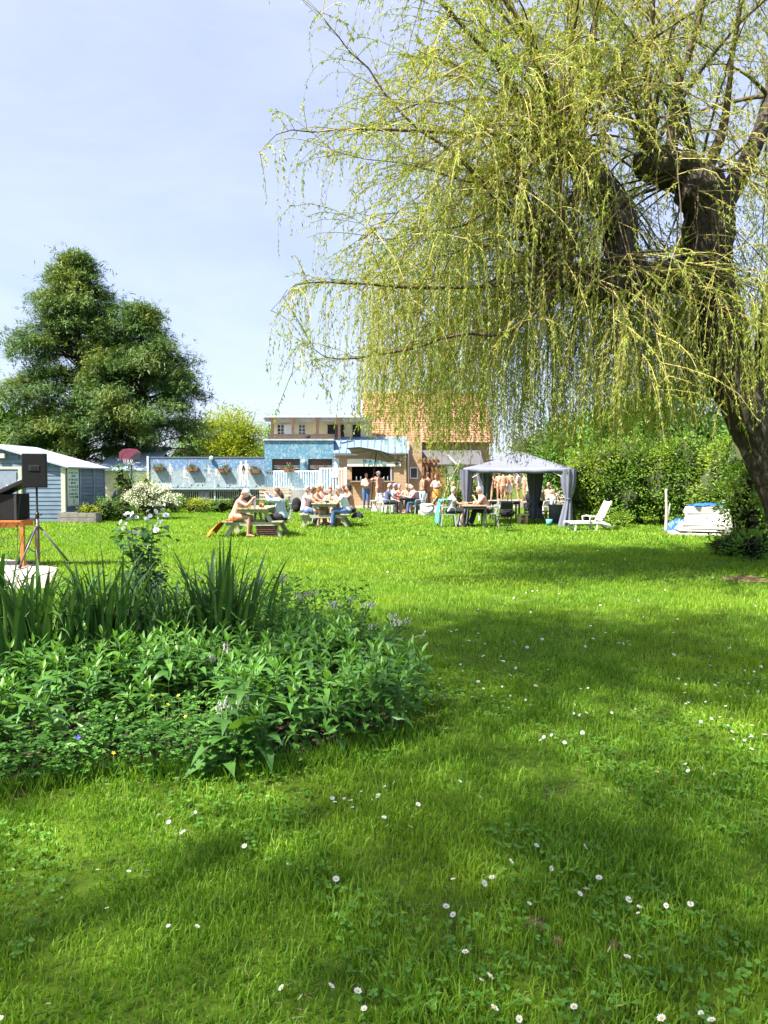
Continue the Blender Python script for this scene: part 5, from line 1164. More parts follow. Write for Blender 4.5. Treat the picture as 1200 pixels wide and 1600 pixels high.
pg = empty('pergola', (at(672, 0, 39.6).x, 39.6, .11), 0, 'small brown timber pergola right of the bar', 'pergola'); pw = mat('pergola_wood', (.30, .13, .05), .75, .2, 4)
for px in (663, 670, 677, 684): MB().box((at(px, 0, 39.6).x - pg.location.x, 0 if px != 670 else .5, 1.18), (.11, .11, 2.36)).build('post', pw, pg)
for y in (-.1, .5): MB().box((0, y, 2.42), (1.15, .07, .16)).build('beam', pw, pg)
for k in range(5): MB().box((-.45 + k * .22, .2, 2.54), (.05, 1.0, .09)).build('rafter', pw, pg)
# turquoise hut glimpsed through the gazebo
th = empty('turquoise_hut', (at(750, 0, 45).x, 45, .33), 0, 'turquoise painted hut glimpsed through the left of the gazebo', 'hut'); tq = mat('turquoise_paint', (.06, .42, .50), .6, .12, 3)
for k in range(8): MB().box((-.95 + k * .27, 0, 1.15), (.26, .06, 2.3)).build('board', tq, th)
MB().box((0, 0, 2.36), (2.4, .5, .1)).build('roof', MATS['grey_felt_roof'], th); MB().box((.0, 1, 1.1), (2.1, 1.8, 2.2)).build('hut_body', tq, th)
# cream wall and shelf behind the right side of the gazebo
cw = empty('garden_wall', (at(880, 0, 44).x, 44, 0), 0, 'low cream wall with a dark base behind the right of the gazebo', 'wall'); MB().box((0, 0, 1.35), (3.8, .2, 2.1)).build('wall_face', MATS['cream_wall'], cw); MB().box((0, -.02, .2), (3.8, .2, .4)).build('wall_base', gw, cw); MB().box((0, -.03, 2.43), (3.9, .3, .07)).build('coping', gw, cw)
# ================================================================== FURNITURE AND THINGS ON THE LAWN
wood_g = mat('weathered_pine', (.42, .40, .29), .8, .16, 5, .25, 25, stretch=(3, .4, 3)); wood_p = mat('pale_pine', (.56, .42, .24), .75, .15, 4, .2, 25)
blk = mat('black_plastic', (.010, .010, .012), .5, .2); blkf = mat('black_fabric', (.010, .010, .013), .9, .25, 8, .3, 40); steel = mat('dark_steel', (.05, .05, .055), .45, .1, metal=.3)
white_pl = mat('white_plastic', (.62, .62, .60), .38, .05, 3); grey_pl = mat('grey_green_plastic', (.26, .30, .27), .45, .08)
def picnic_table(x, y, label):
    e = empty('picnic_table', (x, y, 0), 0, label, 'table', 'wooden picnic tables'); L = 1.8
    for k in range(5): MB().box((-.34 + k * .17, 0, .785), (.155, L, .04), bev=.006).build('tabletop_plank', wood_g, e)
    for s in (-1, 1):
        for k in range(2): MB().box((s * (.60 + k * .155), 0, .425), (.142, L, .04), bev=.006).build('bench_plank', wood_g, e)
    for yy in (-.68, .68):
        for s in (-1, 1): MB().bar((s * .26, yy, .76), (s * .76, yy, .0), .12, .045, up=(0, 1, 0)).build('leg', wood_g, e)
        MB().box((0, yy - .05, .36), (1.5, .045, .1)).build('bench_beam', wood_g, e); MB().box((0, yy - .05, .72), (.78, .045, .09)).build('top_beam', wood_g, e)
    MB().bar((0, -.62, .40), (0, -.25, .74), .07, .045).build('brace', wood_g, e); MB().bar((0, .62, .40), (0, .25, .74), .07, .045).build('brace', wood_g, e)
    return e
T1 = (at(396, 0, 20.9).x, 20.95); T2 = (at(507, 0, 24.9).x, 24.9)
picnic_table(T1[0], T1[1], 'weathered wooden picnic table with the man in the white cap'); picnic_table(T2[0], T2[1], 'weathered wooden picnic table crowded with people further back')
def leg_table(name, x, y, w_, d_, h, m, label, leg=.06, lm=None, rz=0, frame=True):
    e = empty(name, (x, y, 0), rz, label, 'table'); n = max(3, int(w_ / .16))
    for k in range(n): MB().box((-w_ / 2 + w_ * (k + .5) / n, 0, h - .02), (w_ / n - .008, d_, .035), bev=.004).build('top_slat', m, e)
    for sx in (-1, 1):
        for sy in (-1, 1): MB().box((sx * (w_ / 2 - leg), sy * (d_ / 2 - leg), (h - .04) / 2), (leg, leg, h - .04)).build('leg', lm or m, e)
    for sy in (-1, 1): MB().box((0, sy * (d_ / 2 - leg), h - .08), (w_ - leg * 3.1, .03, .08)).build('apron', lm or m, e)
    for sx in (-1, 1): MB().box((sx * (w_ / 2 - leg), 0, h - .08), (.03, d_ - leg * 3.1, .08)).build('apron', lm or m, e)
    return e
darkw = mat('charcoal_resin', (.04, .042, .05), .5, .15)
T3 = (at(640, 0, 33.4).x, 33.5)
leg_table('garden_table', T3[0], T3[1], .92, 1.7, .74, darkw, 'charcoal garden table between the man in navy and the checked shirt', .09)
T4 = (at(744, 0, 24.4).x, 24.5); brownt = mat('brown_table_top', (.36, .25, .15), .55, .12, 4)
leg_table('folding_table', T4[0], T4[1], .80, 1.1, .73, brownt, 'brown folding table between the white haired woman and shirtless man', .035, steel)
T5 = (at(795, 0, 28.2).x, 28.3); leg_table('grey_table', T5[0], T5[1], 1.12, .8, .74, mat('grey_green_top', (.20, .24, .23), .6, .12), 'dark grey table standing under the gazebo', .06, steel)
# pine stool-bench under the gazebo edge
def bench(x, y, w_, h, label, rz=0):
    e = empty('small_bench', (x, y, 0), rz, label, 'bench')
    for k in range(2): MB().box((0, -.08 + k * .16, h - .02), (w_, .15, .045), bev=.006).build('seat_plank', wood_p, e)
    for s in (-1, 1): MB().box((s * (w_ / 2 - .08), 0, (h - .05) / 2), (.06, .28, h - .05)).build('leg_board', wood_p, e)
    MB().box((0, 0, h * .55), (w_ - .25, .04, .08)).build('stretcher', wood_p, e); return e
v = gp(816, 819); bench(v.x, v.y, .40, .36, 'little pine bench in front of the black pushchair', .1)
v = gp(848, 813); bench(v.x, v.y, .42, .36, 'little pine bench beside the grey bin', -.1)
# white plastic armchair
def plastic_chair(x, y, rz, label, m=white_pl, group='plastic garden chairs'):
    """faces +Y in its own frame"""
    e = empty('garden_chair', (x, y, 0), rz, label, 'chair', group)
    MB().box((0, 0, .42), (.46, .45, .035), bev=.012).build('seat', m, e)
    b = MB()
    for k in range(6): b.box((-.19 + k * .076, -.25, .66), (.055, .022, .46), (R(12), 0, 0))
    b.box((0, -.30, .89), (.47, .03, .07), (R(12), 0, 0)); b.box((0, -.21, .47), (.46, .03, .06)); b.build('backrest', m, e)
    for sx in (-1, 1):
        for sy in (-1, 1): MB().bar((sx * .21, sy * .2, .42), (sx * .26, sy * .25, 0), .05, .04).build('leg', m, e)
        MB().tube([(sx * .25, -.25, .66), (sx * .28, .0, .66), (sx * .28, .2, .645), (sx * .27, .25, .42)], .02, 7).build('armrest', m, e)
    return e
# black folding chair with jacket by the shirtless man
def folding_chair(x, y, rz, label):
    e = empty('folding_chair', (x, y, 0), rz, label, 'chair')
    MB().box((0, 0, .44), (.40, .38, .03), bev=.008).build('seat', blk, e); MB().box((0, -.2, .78), (.40, .025, .2), (R(10), 0, 0), bev=.01).build('backrest', blk, e)
    for s in (-1, 1): MB().tube([(s * .2, -.22, .9), (s * .2, -.17, .55), (s * .21, .26, 0)], .012, 6).build('leg', steel, e); MB().tube([(s * .19, .18, .44), (s * .19, -.27, 0)], .012, 6).build('leg', steel, e)
    MB().tube([(-.19, -.2, .12), (.19, -.2, .12)], .009, 6).build('stretcher', steel, e); return e
v = gp(786, 830); folding_chair(v.x + .02, v.y, R(15), 'black folding chair with bags at the gazebo front')
b = MB(); c_ = (v.x + .12, v.y + .02, .56); b.ell(c_, (.24, .17, .14), nu=16, nv=10); rj = random.Random(4); b.v = [(x + rj.gauss(0, .012), y + rj.gauss(0, .012), z + rj.gauss(0, .012)) for x, y, z in b.v]
hb = empty('handbag', (c_[0], c_[1], .46), 0, 'soft black bag lying on the folding chair', 'bag'); o = b.build('bag_body', blkf, hb); o.location = (-c_[0], -c_[1], -.46); MB().tube([(-.12, -.1, .16), (-.1, -.14, .26), (.08, -.14, .27), (.12, -.1, .16)], .012, 6).build('strap', blk, hb)
# white plastic lounger
def lounger(x, y, rz, label):
    e = empty('sun_lounger', (x, y, 0), rz, label, 'lounger')     # head towards +X
    for k in range(7): MB().box((-.85 + k * .17, 0, .30), (.15, .58, .03), bev=.01).build('seat_slat', white_pl, e)
    for s in (-1, 1): MB().bar((-.95, s * .32, .29), (.45, s * .32, .29), .06, .09).build('side_rail', white_pl, e)
    ang = R(62); 
    for k in range(7):
        d = .08 + k * .115; MB().box((.33 + d * math.cos(ang), 0, .33 + d * math.sin(ang)), (.105, .56, .028), (0, -ang, 0), bev=.008).build('back_slat', white_pl, e)
    for s in (-1, 1): MB().bar((.33, s * .29, .31), (.33 + .86 * math.cos(ang), s * .29, .33 + .86 * math.sin(ang)), .05, .05, up=(0, 1, 0)).build('back_rail', white_pl, e)
    for s in (-1, 1):
        MB().bar((-.72, s * .3, .27), (-.74, s * .31, 0), .07, .06).build('leg', white_pl, e); MB().bar((.15, s * .3, .27), (.12, s * .31, 0), .08, .06).build('leg', white_pl, e)
        MB().tube([(.32, s * .33, .28), (.6, s * .33, .2), (.78, s * .33, .05)], [.05, .06, .05], 7).build('rear_leg', white_pl, e)
        MB().tube([(-.15, s * .35, .3), (-.17, s * .36, .5), (.0, s * .36, .52), (.42, s * .35, .45)], .03, 7).build('armrest', white_pl, e)
    return e
v = gp(922, 828); lounger(v.x, v.y, R(8), 'white plastic sun lounger with raised back by the hedge').scale = (.8, .8, .84)
# stack of white sheets on a slab, blue tarpaulin
slab = mat('concrete_slab', (.42, .39, .33), .9, .15, 4, .4, 20)
c0 = gp(1108, 836); MB().box((c0.x - .05, c0.y + .25, .02), (1.9, 1.3, .07), (0, 0, R(-16)), bev=.01).build('concrete_slab', slab, kind='structure')
whs = mat('white_sheet', (.52, .51, .47), .6, .1, 2, .1, 10); rs = random.Random(6)
for k, xo in enumerate((-.45, .45)):
    o = MB().box((0, 0, .055), (.12, .9, .09)).build('wood_bearer', gw, None, (c0.x + xo * math.cos(R(-16)), c0.y + .3 + xo * math.sin(R(-16)), .055)); o.rotation_euler = (0, 0, R(-16)); tag(o, ['left wooden bearer under the pile of white sheets', 'right wooden bearer under the pile of white sheets'][k], 'timber')
names_ = ['bottom sheet', 'second sheet from the bottom', 'third sheet from the bottom', 'fourth sheet from the bottom', 'slanting front sheet', 'fourth sheet from the top', 'third sheet from the top', 'second sheet from the top', 'top sheet']
for k in range(9):
    b = MB()
    if k == 4: b.box((0, 0, 0), (1.2, .62, .03), (R(52), 0, 0), bev=.008); pos = (c0.x + .0, c0.y + .12, .50)
    else:
        q = k if k < 4 else k - 5; z = .13 + .058 * q if k < 4 else .62 + .05 * q; ln = 1.5 - .04 * q if k < 4 else 1.0 - .03 * q
        b.box((0, 0, 0), (ln, .95 if k < 4 else .6, .05), (R(rs.uniform(-1, 1)), R(rs.uniform(-1, 1)), R(rs.uniform(-3, 3))), bev=.01); pos = (c0.x + .03 + rs.uniform(-.03, .03), c0.y + (.33 if k < 4 else .45), z)
    o = b.build('white_sheet', whs, None, pos); o.rotation_euler = (0, 0, R(-14)); tag(o, 'white plastic roofing sheet, ' + names_[k] + ' of the pile by the hedge', 'sheet', 'pile of white sheets')
MB().box((0, 0, .22), (.95, .45, .3)).build('foam_block', whs, None, (c0.x + .03, c0.y + .5, .1), label='pale foam block inside the pile of white sheets', cat='block').rotation_euler = (0, 0, R(-14))
tarp = mat('blue_tarp', (.03, .13, .62), .45, .15, 5)
def crumple(name, cx, cy, rx, ry, h, m, label, cat, seed, z0=0.0, n=16):
    b = MB(); r_ = random.Random(seed); vs = []; fs = []
    for i in range(n + 1):
        for j in range(n + 1):
            u, v_ = i / n * 2 - 1, j / n * 2 - 1; d = math.hypot(u, v_); f = max(0, 1 - d ** 2.2 * .9)
            vs.append((u * rx * (1 + .1 * r_.uniform(-1, 1)), v_ * ry * (1 + .1 * r_.uniform(-1, 1)), .01 + h * f ** .8 * (.75 + .35 * r_.random()) + .02 * r_.random()))
    for i in range(n):
        for j in range(n): a = i * (n + 1) + j; fs.append((a, a + 1, a + n + 2, a + n + 1))
    b.add(vs, fs); o = b.build(name, m, None, (cx, cy, z0)); sm = o.modifiers.new('thick', 'SOLIDIFY'); sm.thickness = .006
    return tag(o, label, cat)
v = gp(1066, 831); crumple('tarpaulin', v.x, v.y + .3, .42, .3, .36, tarp, 'crumpled bright blue tarpaulin beside the white sheets', 'tarpaulin', 3)
o = crumple('tarpaulin', c0.x + .1, c0.y + .45, .42, .3, .07, tarp, 'flat blue tarpaulin laid over the top of the white sheets', 'tarpaulin', 5, .80)
# pale forked stake
v = gp(1040, 832); fs_ = empty('forked_stake', (v.x, v.y, 0), 0, 'pale forked sapling trunk standing in front of the hedge', 'stake'); pst = mat('birch_pale', (.50, .47, .40), .8, .25, 10)
trunk_mesh('trunk', fs_, [(0, 0, 0), (.02, 0, .6), (-.01, 0, 1.3)], [.05, .045, .035], pst); trunk_mesh('fork', fs_, [(.02, 0, .3), (.09, 0, .7), (.12, 0, .85)], [.035, .025, .018], pst)

# ================================================================== GAZEBO
gzm = mat('grey_canvas', (.15, .16, .21), .8, .08, 2, .15, 6); gzd = mat('dark_grey_curtain', (.12, .125, .16), .85, .1, 4, .2, 10)
A = Vector((gp(890, 823).x, gp(890, 823).y, 0)); Bc = Vector((at(731, 0, A.y + .8).x, A.y + .8, 0)); off = Vector((.85, 2.9, 0)); Dc = A + off; Cc = Bc + off
gz = empty('gazebo', ((A + Cc) / 2), 0, 'grey canvas party gazebo with tied curtains over the tables', 'gazebo'); gl_ = gz.location.copy()
ez = 1.97; pk_ = Vector(((A + Cc) / 2)); pkz = at(803, 706, pk_.y).z
for p in (A, Bc, Cc, Dc): q = p - gl_; MB().box((q.x, q.y, ez / 2), (.05, .05, ez)).build('pole', white_p, gz)
cor = [A - gl_, Bc - gl_, Cc - gl_, Dc - gl_]
for k in range(4):
    a, b_ = cor[k] * 1.03, cor[(k + 1) % 4] * 1.03; n = 10; m_ = 6; vs = []; fs = []
    for i in range(m_ + 1):
        for j in range(n + 1):
            t = j / n; s = i / m_; p = a.lerp(b_, t); sag = -.09 * math.sin(math.pi * t) * math.sin(math.pi * min(1, s * 1.4 + .1)) ** .7
            q = p * (1 - s); z = ez + (pkz - ez) * (s ** 1.12) + sag * (1 - s) - .05 * math.sin(math.pi * t) * (1 - s)
            vs.append((q.x, q.y, z))
    for i in range(m_):
        for j in range(n): o_ = i * (n + 1) + j; fs.append((o_, o_ + 1, o_ + n + 2, o_ + n + 1))
    b = MB(); b.add(vs, fs, 0, True); o = b.build('roof_panel', gzm, gz); sm = o.modifiers.new('t', 'SOLIDIFY'); sm.thickness = .006
    # valance
    vs = []; fs = []
    for j in range(n * 2 + 1):
        t = j / (2 * n); p = a.lerp(b_, t) * 1.004; zt_ = ez - .05 * math.sin(math.pi * t); wv = .012 * math.sin(t * 40)
        vs += [(p.x, p.y, zt_), (p.x * (1 + wv * .3), p.y * (1 + wv * .3), zt_ - .14 - .02 * math.sin(t * 25))]
    for j in range(2 * n): fs.append((2 * j, 2 * j + 1, 2 * j + 3, 2 * j + 2))
    b = MB(); b.add(vs, fs, 0, True); o = b.build('valance', gzm, gz); sm = o.modifiers.new('t', 'SOLIDIFY'); sm.thickness = .005
    MB().bar(cor[k] + Vector((0, 0, ez - .03)), cor[(k + 1) % 4] + Vector((0, 0, ez - .03)), .025, .025).build('edge_rail', white_p, gz)
    MB().bar(cor[k] + Vector((0, 0, ez - .02)), Vector((0, 0, pkz - .05)), .025, .025).build('roof_strut', white_p, gz)
    for oth in (cor[(k + 1) % 4], cor[(k - 1) % 4]): MB().bar(cor[k] + Vector((0, 0, ez - .45)), cor[k].lerp(oth, .22) + Vector((0, 0, ez - .04)), .02, .02).build('corner_brace', white_p, gz)
def curtain(p, r, zb, tie, flare, m, seed):
    n = 40; rows = 14; vs = []; fs = []; rc = random.Random(seed); phs = rc.uniform(0, 6)
    for i in range(rows + 1):
        s = i / rows; z = ez - .06 - (ez - .06 - zb) * s
        w_ = r * (np.interp(s, [0, .25, tie - .06, tie, tie + .06, .85, 1], [1.05, .95, .62, .38, .5, .85, 1.0]))
        cx = flare[0] * max(0, s - tie) * 1.2; cy = flare[1] * max(0, s - tie)
        for k in range(n):
            a = 2 * math.pi * k / n; rr = w_ * (1 + .28 * math.sin(7 * a + phs + s * .8) + .1 * math.sin(3 * a + 2 * s))
            vs.append((p.x + cx + rr * math.cos(a) * 1.2, p.y + cy + rr * math.sin(a) * .8, z))
    for i in range(rows):
        for k in range(n): a = i * n + k; b_ = i * n + (k + 1) % n; fs.append((a, b_, b_ + n, a + n))
    b = MB(); b.add(vs, fs, 0, True); cu = b.build('curtain', m, gz); zt_ = ez - .06 - (ez - .06 - zb) * tie
    MB().tube([(p.x, p.y, zt_ - .03), (p.x, p.y, zt_ + .03)], r * .55, 12).build('tie_band', gzd, cu)
curtain(cor[0] + Vector((-.05, .02, 0)), .17, .01, .52, (-.18, 0), gzm, 1); curtain(cor[1] + Vector((.05, .02, 0)), .15, .03, .6, (-.35, 0), gzd, 2)
curtain(cor[2] + Vector((.2, 0, 0)), .2, .35, .7, (-.1, 0), gzm, 3); curtain(Vector((at(843, 0, 27.7).x - gl_.x, 27.7 - gl_.y, 0)), .2, .1, .7, (.05, 0), gzd, 4)
curtain(cor[3] + Vector((-.1, 0, 0)), .15, .05, .6, (.0, 0), gzd, 5)

# ================================================================== PARASOL AT THE BAR
v = at(586, 752, 37.2); ps = empty('parasol', (at(579, 0, 37.6).x, 37.6, 0), 0, 'tilted grey parasol in front of the bar', 'parasol')
hub = at(588, 706, 37.6) - ps.location; foot = Vector((0, 0, .05))
MB().tube([foot, hub * .62 + Vector((-.04, 0, -.05)), hub], .026, 8).build('pole', steel, ps); MB().tube([(0, 0, 0), (0, 0, .06), (0, 0, .09)], [.26, .26, .1], 14).build('base', steel, ps)
apex = hub + Vector((-.03, 0, .16)); tilt = Matrix.Rotation(R(12), 3, 'Y') @ Matrix.Rotation(R(-9), 3, 'X'); Rr = 1.48
ring = []; n = 8
for k in range(n): a = 2 * math.pi * k / n + .2; ring.append(apex + tilt @ Vector((math.cos(a) * Rr, math.sin(a) * Rr, -.33)))
for k in range(n):
    p, q = ring[k], ring[(k + 1) % n]; mid = (p + q) / 2 + (apex - (p + q) / 2) * .04
    b = MB(); a1 = apex.lerp(p, .5) + Vector((0, 0, .0)); a2 = apex.lerp(q, .5); am = (a1 + a2) / 2 - Vector((0, 0, .02)); b.add([apex, a1, am, a2, p, mid, q], [(0, 1, 2), (0, 2, 3), (1, 4, 5, 2), (2, 5, 6, 3)], 0, False)
    o = b.build('canopy_panel', mat('grey_parasol', (.20, .19, .21), .8, .08), ps); sm = o.modifiers.new('t', 'SOLIDIFY'); sm.thickness = .006; sm.offset = 1
    MB().tube([apex - Vector((0, 0, .035)), p - Vector((0, 0, .03))], .011, 5).build('rib', steel, ps)

# ================================================================== LOUDSPEAKER, STAND, MIXING DESK ON THE PATIO
SP = gp(60, 886); Ys = SP.y; Zb = at(53, 762, Ys).z; Zt = at(53, 709, Ys).z
sst = empty('speaker_stand', (SP.x, Ys, .03), 0, 'grey tripod stand carrying the black loudspeaker', 'stand'); grm = mat('grey_tube', (.12, .12, .12), .45, .1, metal=.4)
MB().tube([(0, 0, .18), (0, 0, .9)], .024, 10).build('lower_pole', grm, sst); MB().tube([(0, 0, .8), (0, 0, Zb - .03)], .018, 10).build('upper_pole', steel, sst)
MB().tube([(0, 0, .86), (0, 0, .97)], .034, 10).build('collar', blk, sst); MB().tube([(.03, 0, .93), (.075, 0, .93)], [.01, .022], 8).build('knob', blk, sst); MB().tube([(0, 0, .68), (0, 0, .74)], .04, 10).build('leg_hub', grm, sst)
for a in (R(-100), R(20), R(155)):
    d = Vector((math.cos(a), math.sin(a), 0)); lg = MB().tube([d * .04 + Vector((0, 0, .7)), d * .52 + Vector((0, 0, .03))], .018, 8).build('leg', grm, sst); MB().bar(Vector((0, 0, .22)), d * .3 + Vector((0, 0, .33)), .014, .008).build('brace', grm, sst)
    MB().tube([d * .49 + Vector((0, 0, .05)), d * .54 + Vector((0, 0, 0))], .024, 8).build('rubber_foot', blk, lg)
sp = empty('loudspeaker', (SP.x, Ys, Zb), R(14), 'black trapezoid loudspeaker on the tripod stand', 'loudspeaker'); H_ = Zt - Zb
fab = mat('speaker_cloth', (.006, .006, .007), .95, .2, 12, .4, 300); W0 = .40
MB().prism([(-.20, -.17), (.20, -.17), (.15, .19), (-.15, .19)], 0, H_, 'XY').build('cabinet', mat('speaker_box', (.012, .012, .013), .85, .2, 10, .3, 200), sp)
MB().box((0, -.178, H_ / 2), (.39, .02, H_ - .03), bev=.006).build('grille', fab, sp)
MB().box((0, -.192, H_ * .58), (.17, .006, .095), bev=.002).build('badge_frame', mat('badge_grey', (.05, .05, .055), .5), sp); MB().box((0, -.197, H_ * .58), (.12, .006, .06)).build('badge', blk, sp)
mlog = mat('logo_white', (.7, .7, .7), .5)
for k in range(5): MB().box((-.205 + .014 * .3, -.06, H_ * (.22 + .055 * k)), (.004, .045 - .008 * (k % 2), .022), (0, 0, R(-8))).build('side_logo', mlog, sp)
# mixing desk table
TY = Ys + .15; tb = empty('wooden_table', (at(8, 0, TY).x - .04, TY, .03), 0, 'orange varnished wooden table at the left edge on the patio', 'table'); ow = mat('orange_varnish', (.48, .17, .04), .4, .15, 4, stretch=(3, .5, 3)); tz = at(10, 812, TY).z - .03
for k in range(4): MB().box((-.4, -.26 + k * .175, tz - .015), (1.36, .17, .03), bev=.004).build('top_plank', ow, tb)
for sx in (-1.02, .27):
    for sy in (-.28, .28): MB().box((sx, sy, (tz - .03) / 2), (.065, .065, tz - .03)).build('leg', ow, tb)
for sy in (-.28, .28): MB().box((-.4, sy, tz - .08), (1.18, .03, .09)).build('apron', ow, tb)
mx = empty('flight_case', (at(0, 0, TY).x - .1, TY, .03 + tz), 0, 'black flight case standing on the wooden table', 'case'); MB().box((0, 0, .24), (.62, .5, .47), bev=.012).build('case_body', fab, mx)
for s in (-1, 1): MB().box((s * .29, -.24, .24), (.04, .04, .48)).build('corner_edge', steel, mx)
md = empty('mixing_desk', (mx.location.x + .18, TY - .05, .03 + tz + .49), 0, 'sloping black mixing desk with knobs on the flight case', 'mixer'); rot_ = Matrix.Rotation(R(-24), 3, 'Y')
MB().box(rot_ @ Vector((.05, 0, .09)), (.78, .5, .07), rot_, bev=.01).build('desk_body', blk, md); MB().box(rot_ @ Vector((-.02, 0, .13)), (.52, .4, .012), rot_).build('panel', mat('desk_panel', (.4, .4, .42), .5), md); rk = random.Random(3)
for i in range(7):
    for j in range(4): MB().tube([rot_ @ Vector((-.22 + i * .075, -.15 + j * .1, .136)), rot_ @ Vector((-.22 + i * .075, -.15 + j * .1, .16))], .011, 6).build('knob', [white_pl, blk, boxm][(i + j) % 3], md)
for i in range(5):
    b = MB(); x = -.35 + i * .12; pts = [(tb.location.x + x, TY - .3, .03 + tz - .05)]
    for q in range(1, 12): pts.append((tb.location.x + x + .12 * math.sin(q * 1.3 + i), TY - .3 + .05 * math.cos(q * 1.9 + i), .03 + max(.02, tz - .05 - q * .06 + .1 * math.sin(q * 2.2 + i))))
    P_ = catmull(pts, 40); b.tube([Vector(p) for p in P_], .004, 5); o = b.build('cable', blk); tag(o, ['thin black cable looping furthest left under the wooden table', 'thin black cable second from the left under the wooden table', 'thin black cable hanging in the middle under the wooden table', 'thin black cable fourth from the left under the wooden table', 'thin black cable hanging nearest the table leg'][i], 'cable', 'cables under the wooden table')
b = MB(); P_ = catmull([(SP.x - .17, Ys - .1, Zb + .2), (SP.x - .28, Ys - .1, 1.1), (SP.x - .3, Ys - .15, .5), (SP.x - .24, Ys - .2, .05), (SP.x - .1, Ys - .35, .045), (SP.x - .5, Ys - .5, .045)], 40); b.tube([Vector(p) for p in P_], .005, 5); tag(b.build('cable', blk), 'black cable hanging from the loudspeaker down to the patio', 'cable')
MB().box((0, 0, .03), (.16, .1, .06), bev=.01).build('power_strip', blk, None, (SP.x - .12, Ys + .05, .05), label='black power strip lying by the tripod foot', cat='power strip')

# ================================================================== BASKETBALL HOOP
hp = at(203, 711, 33.2); hoop = empty('basketball_hoop', (hp.x, 33.2, 0), 0, 'maroon and black basketball backboard on a dark pole by the mural wall', 'hoop')
hw_, hh = .48, .28; octp = [(-hw_, -.15), (-.36, -hh + .02), (.36, -hh), (hw_, -.2), (hw_, .12), (.32, hh - .02), (.0, hh + .02), (-.32, hh - .02), (-hw_, .12)]
bb_ = MB().prism([(x, hp.z + z) for x, z in octp], -.02, .02, 'XZ').build('backboard', mat('maroon_board', (.17, .035, .06), .5, .1), hoop)
MB().prism([(x, hp.z + z) for x, z in [(-.12, -hh + .005), (.36, -hh + .004), (hw_ - .003, -.2), (hw_ - .003, .10), (.36, .13), (.18, .03), (.02, -.12)]], -.027, -.021, 'XZ').build('black_sweep', mat('hoop_black', (.03, .03, .035), .5), bb_)
for k in range(6):
    a = R(205 - k * 22); MB().box((-.05 + .33 * math.cos(a), -.024, hp.z - .1 + .27 * math.sin(a)), (.022, .006, .06), (0, R(-25 + k * 9), 0)).build('letter_mark', mat('hoop_ink', (.04, .01, .02), .5), bb_)
rimm = mat('rim_pink', (.40, .20, .18), .5); P_ = [(0.23 * math.cos(t), -.26 + .23 * math.sin(t), hp.z - .2) for t in np.linspace(0, 6.283, 22)]; MB().tube(P_, .012, 6, cap=False).build('rim', rimm, hoop)
b = MB()
for k in range(10):
    t = k * .628; b.tube([(.22 * math.cos(t), -.26 + .22 * math.sin(t), hp.z - .2), (.12 * math.cos(t + .5), -.26 + .12 * math.sin(t + .5), hp.z - .5)], .006, 4); b.tube([(.22 * math.cos(t), -.26 + .22 * math.sin(t), hp.z - .2), (.12 * math.cos(t - .5), -.26 + .12 * math.sin(t - .5), hp.z - .5)], .006, 4)
b.build('net', white_p, hoop, kind='stuff'); MB().tube([(.02, .1, 0), (.02, .1, hp.z)], .045, 8).build('pole', blk, hoop); MB().box((.02, .05, hp.z - .1), (.12, .1, .2)).build('bracket', blk, hoop); MB().box((.02, .3, .12), (.6, .9, .2), bev=.04).build('base', blk, hoop)

# ================================================================== SMALL THINGS
def lathe(name, prof, m, loc, label, cat, group=None, n=12, parts=None):
    b = MB(); b.tube([(0, 0, z) for r, z in prof], [r for r, z in prof], n); o = b.build(name, m, None, loc); return tag(o, label, cat, group)
tz1 = .806
mus = mat('mustard_yellow', (.75, .42, .03), .4); wbm = mat('clear_bottle', (.62, .70, .78), .15, .05); redm = mat('drink_red', (.35, .06, .04), .3); glm = mat('glass_pale', (.6, .62, .6), .1)
e = empty('mustard_bottle', (T1[0] - .12, 20.35, tz1), 0, 'yellow squeeze bottle on the near end of the picnic table', 'bottle'); MB().tube([(0, 0, 0), (0, 0, .13), (0, 0, .17)], [.035, .035, .016], 12).build('bottle_body', mus, e); MB().tube([(0, 0, .17), (0, 0, .22)], [.016, .005], 8).build('nozzle', mus, e)
e = empty('water_bottle', (T1[0] + .0, 20.45, tz1), 0, 'clear water bottle on the near picnic table', 'bottle'); MB().tube([(0, 0, 0), (0, 0, .18), (0, 0, .24)], [.036, .036, .014], 12).build('bottle_body', wbm, e); MB().tube([(0, 0, .24), (0, 0, .265)], .016, 8).build('cap', mat('blue_cap', (.1, .2, .6), .4), e)
lathe('jar', [(.04, 0), (.045, .08), (.035, .12)], redm, (T1[0] + .16, 20.5, tz1), 'small dark red jar on the near picnic table', 'jar'); lathe('drinking_glass', [(.03, 0), (.036, .11)], mat('beer_amber', (.55, .26, .05), .15), (T1[0] + .24, 20.42, tz1), 'amber drinking glass before the woman in light blue', 'glass')
lathe('plate', [(.06, 0), (.12, .015)], white_pl, (T1[0] - .24, 20.5, tz1), 'white plate before the man in the white cap', 'plate'); lathe('plate', [(.06, 0), (.12, .015)], white_pl, (T1[0] + .25, 20.62, tz1), 'white plate before the woman in light blue', 'plate')
e = empty('wicker_basket', (T1[0] + .36, 20.4, 0), 0, 'dark woven basket standing under the near picnic table', 'basket'); wk = mat('dark_wicker', (.12, .06, .045), .8, .3, 14, .8, 60); MB().prism([(-.25, 0), (.25, 0), (.29, .3), (-.29, .3)], -.17, .17, 'XZ').build('basket_body', wk, e); MB().box((0, 0, .315), (.6, .37, .03), bev=.008).build('rim', wk, e)
for k in range(5): MB().box((0, -.178, .04 + k * .055), (.50 + k * .02, .012, .02)).build('weave_band', wk, e)
orange = mat('orange_towel', (.78, .20, .03), .95, .15, 10, .5, 60)
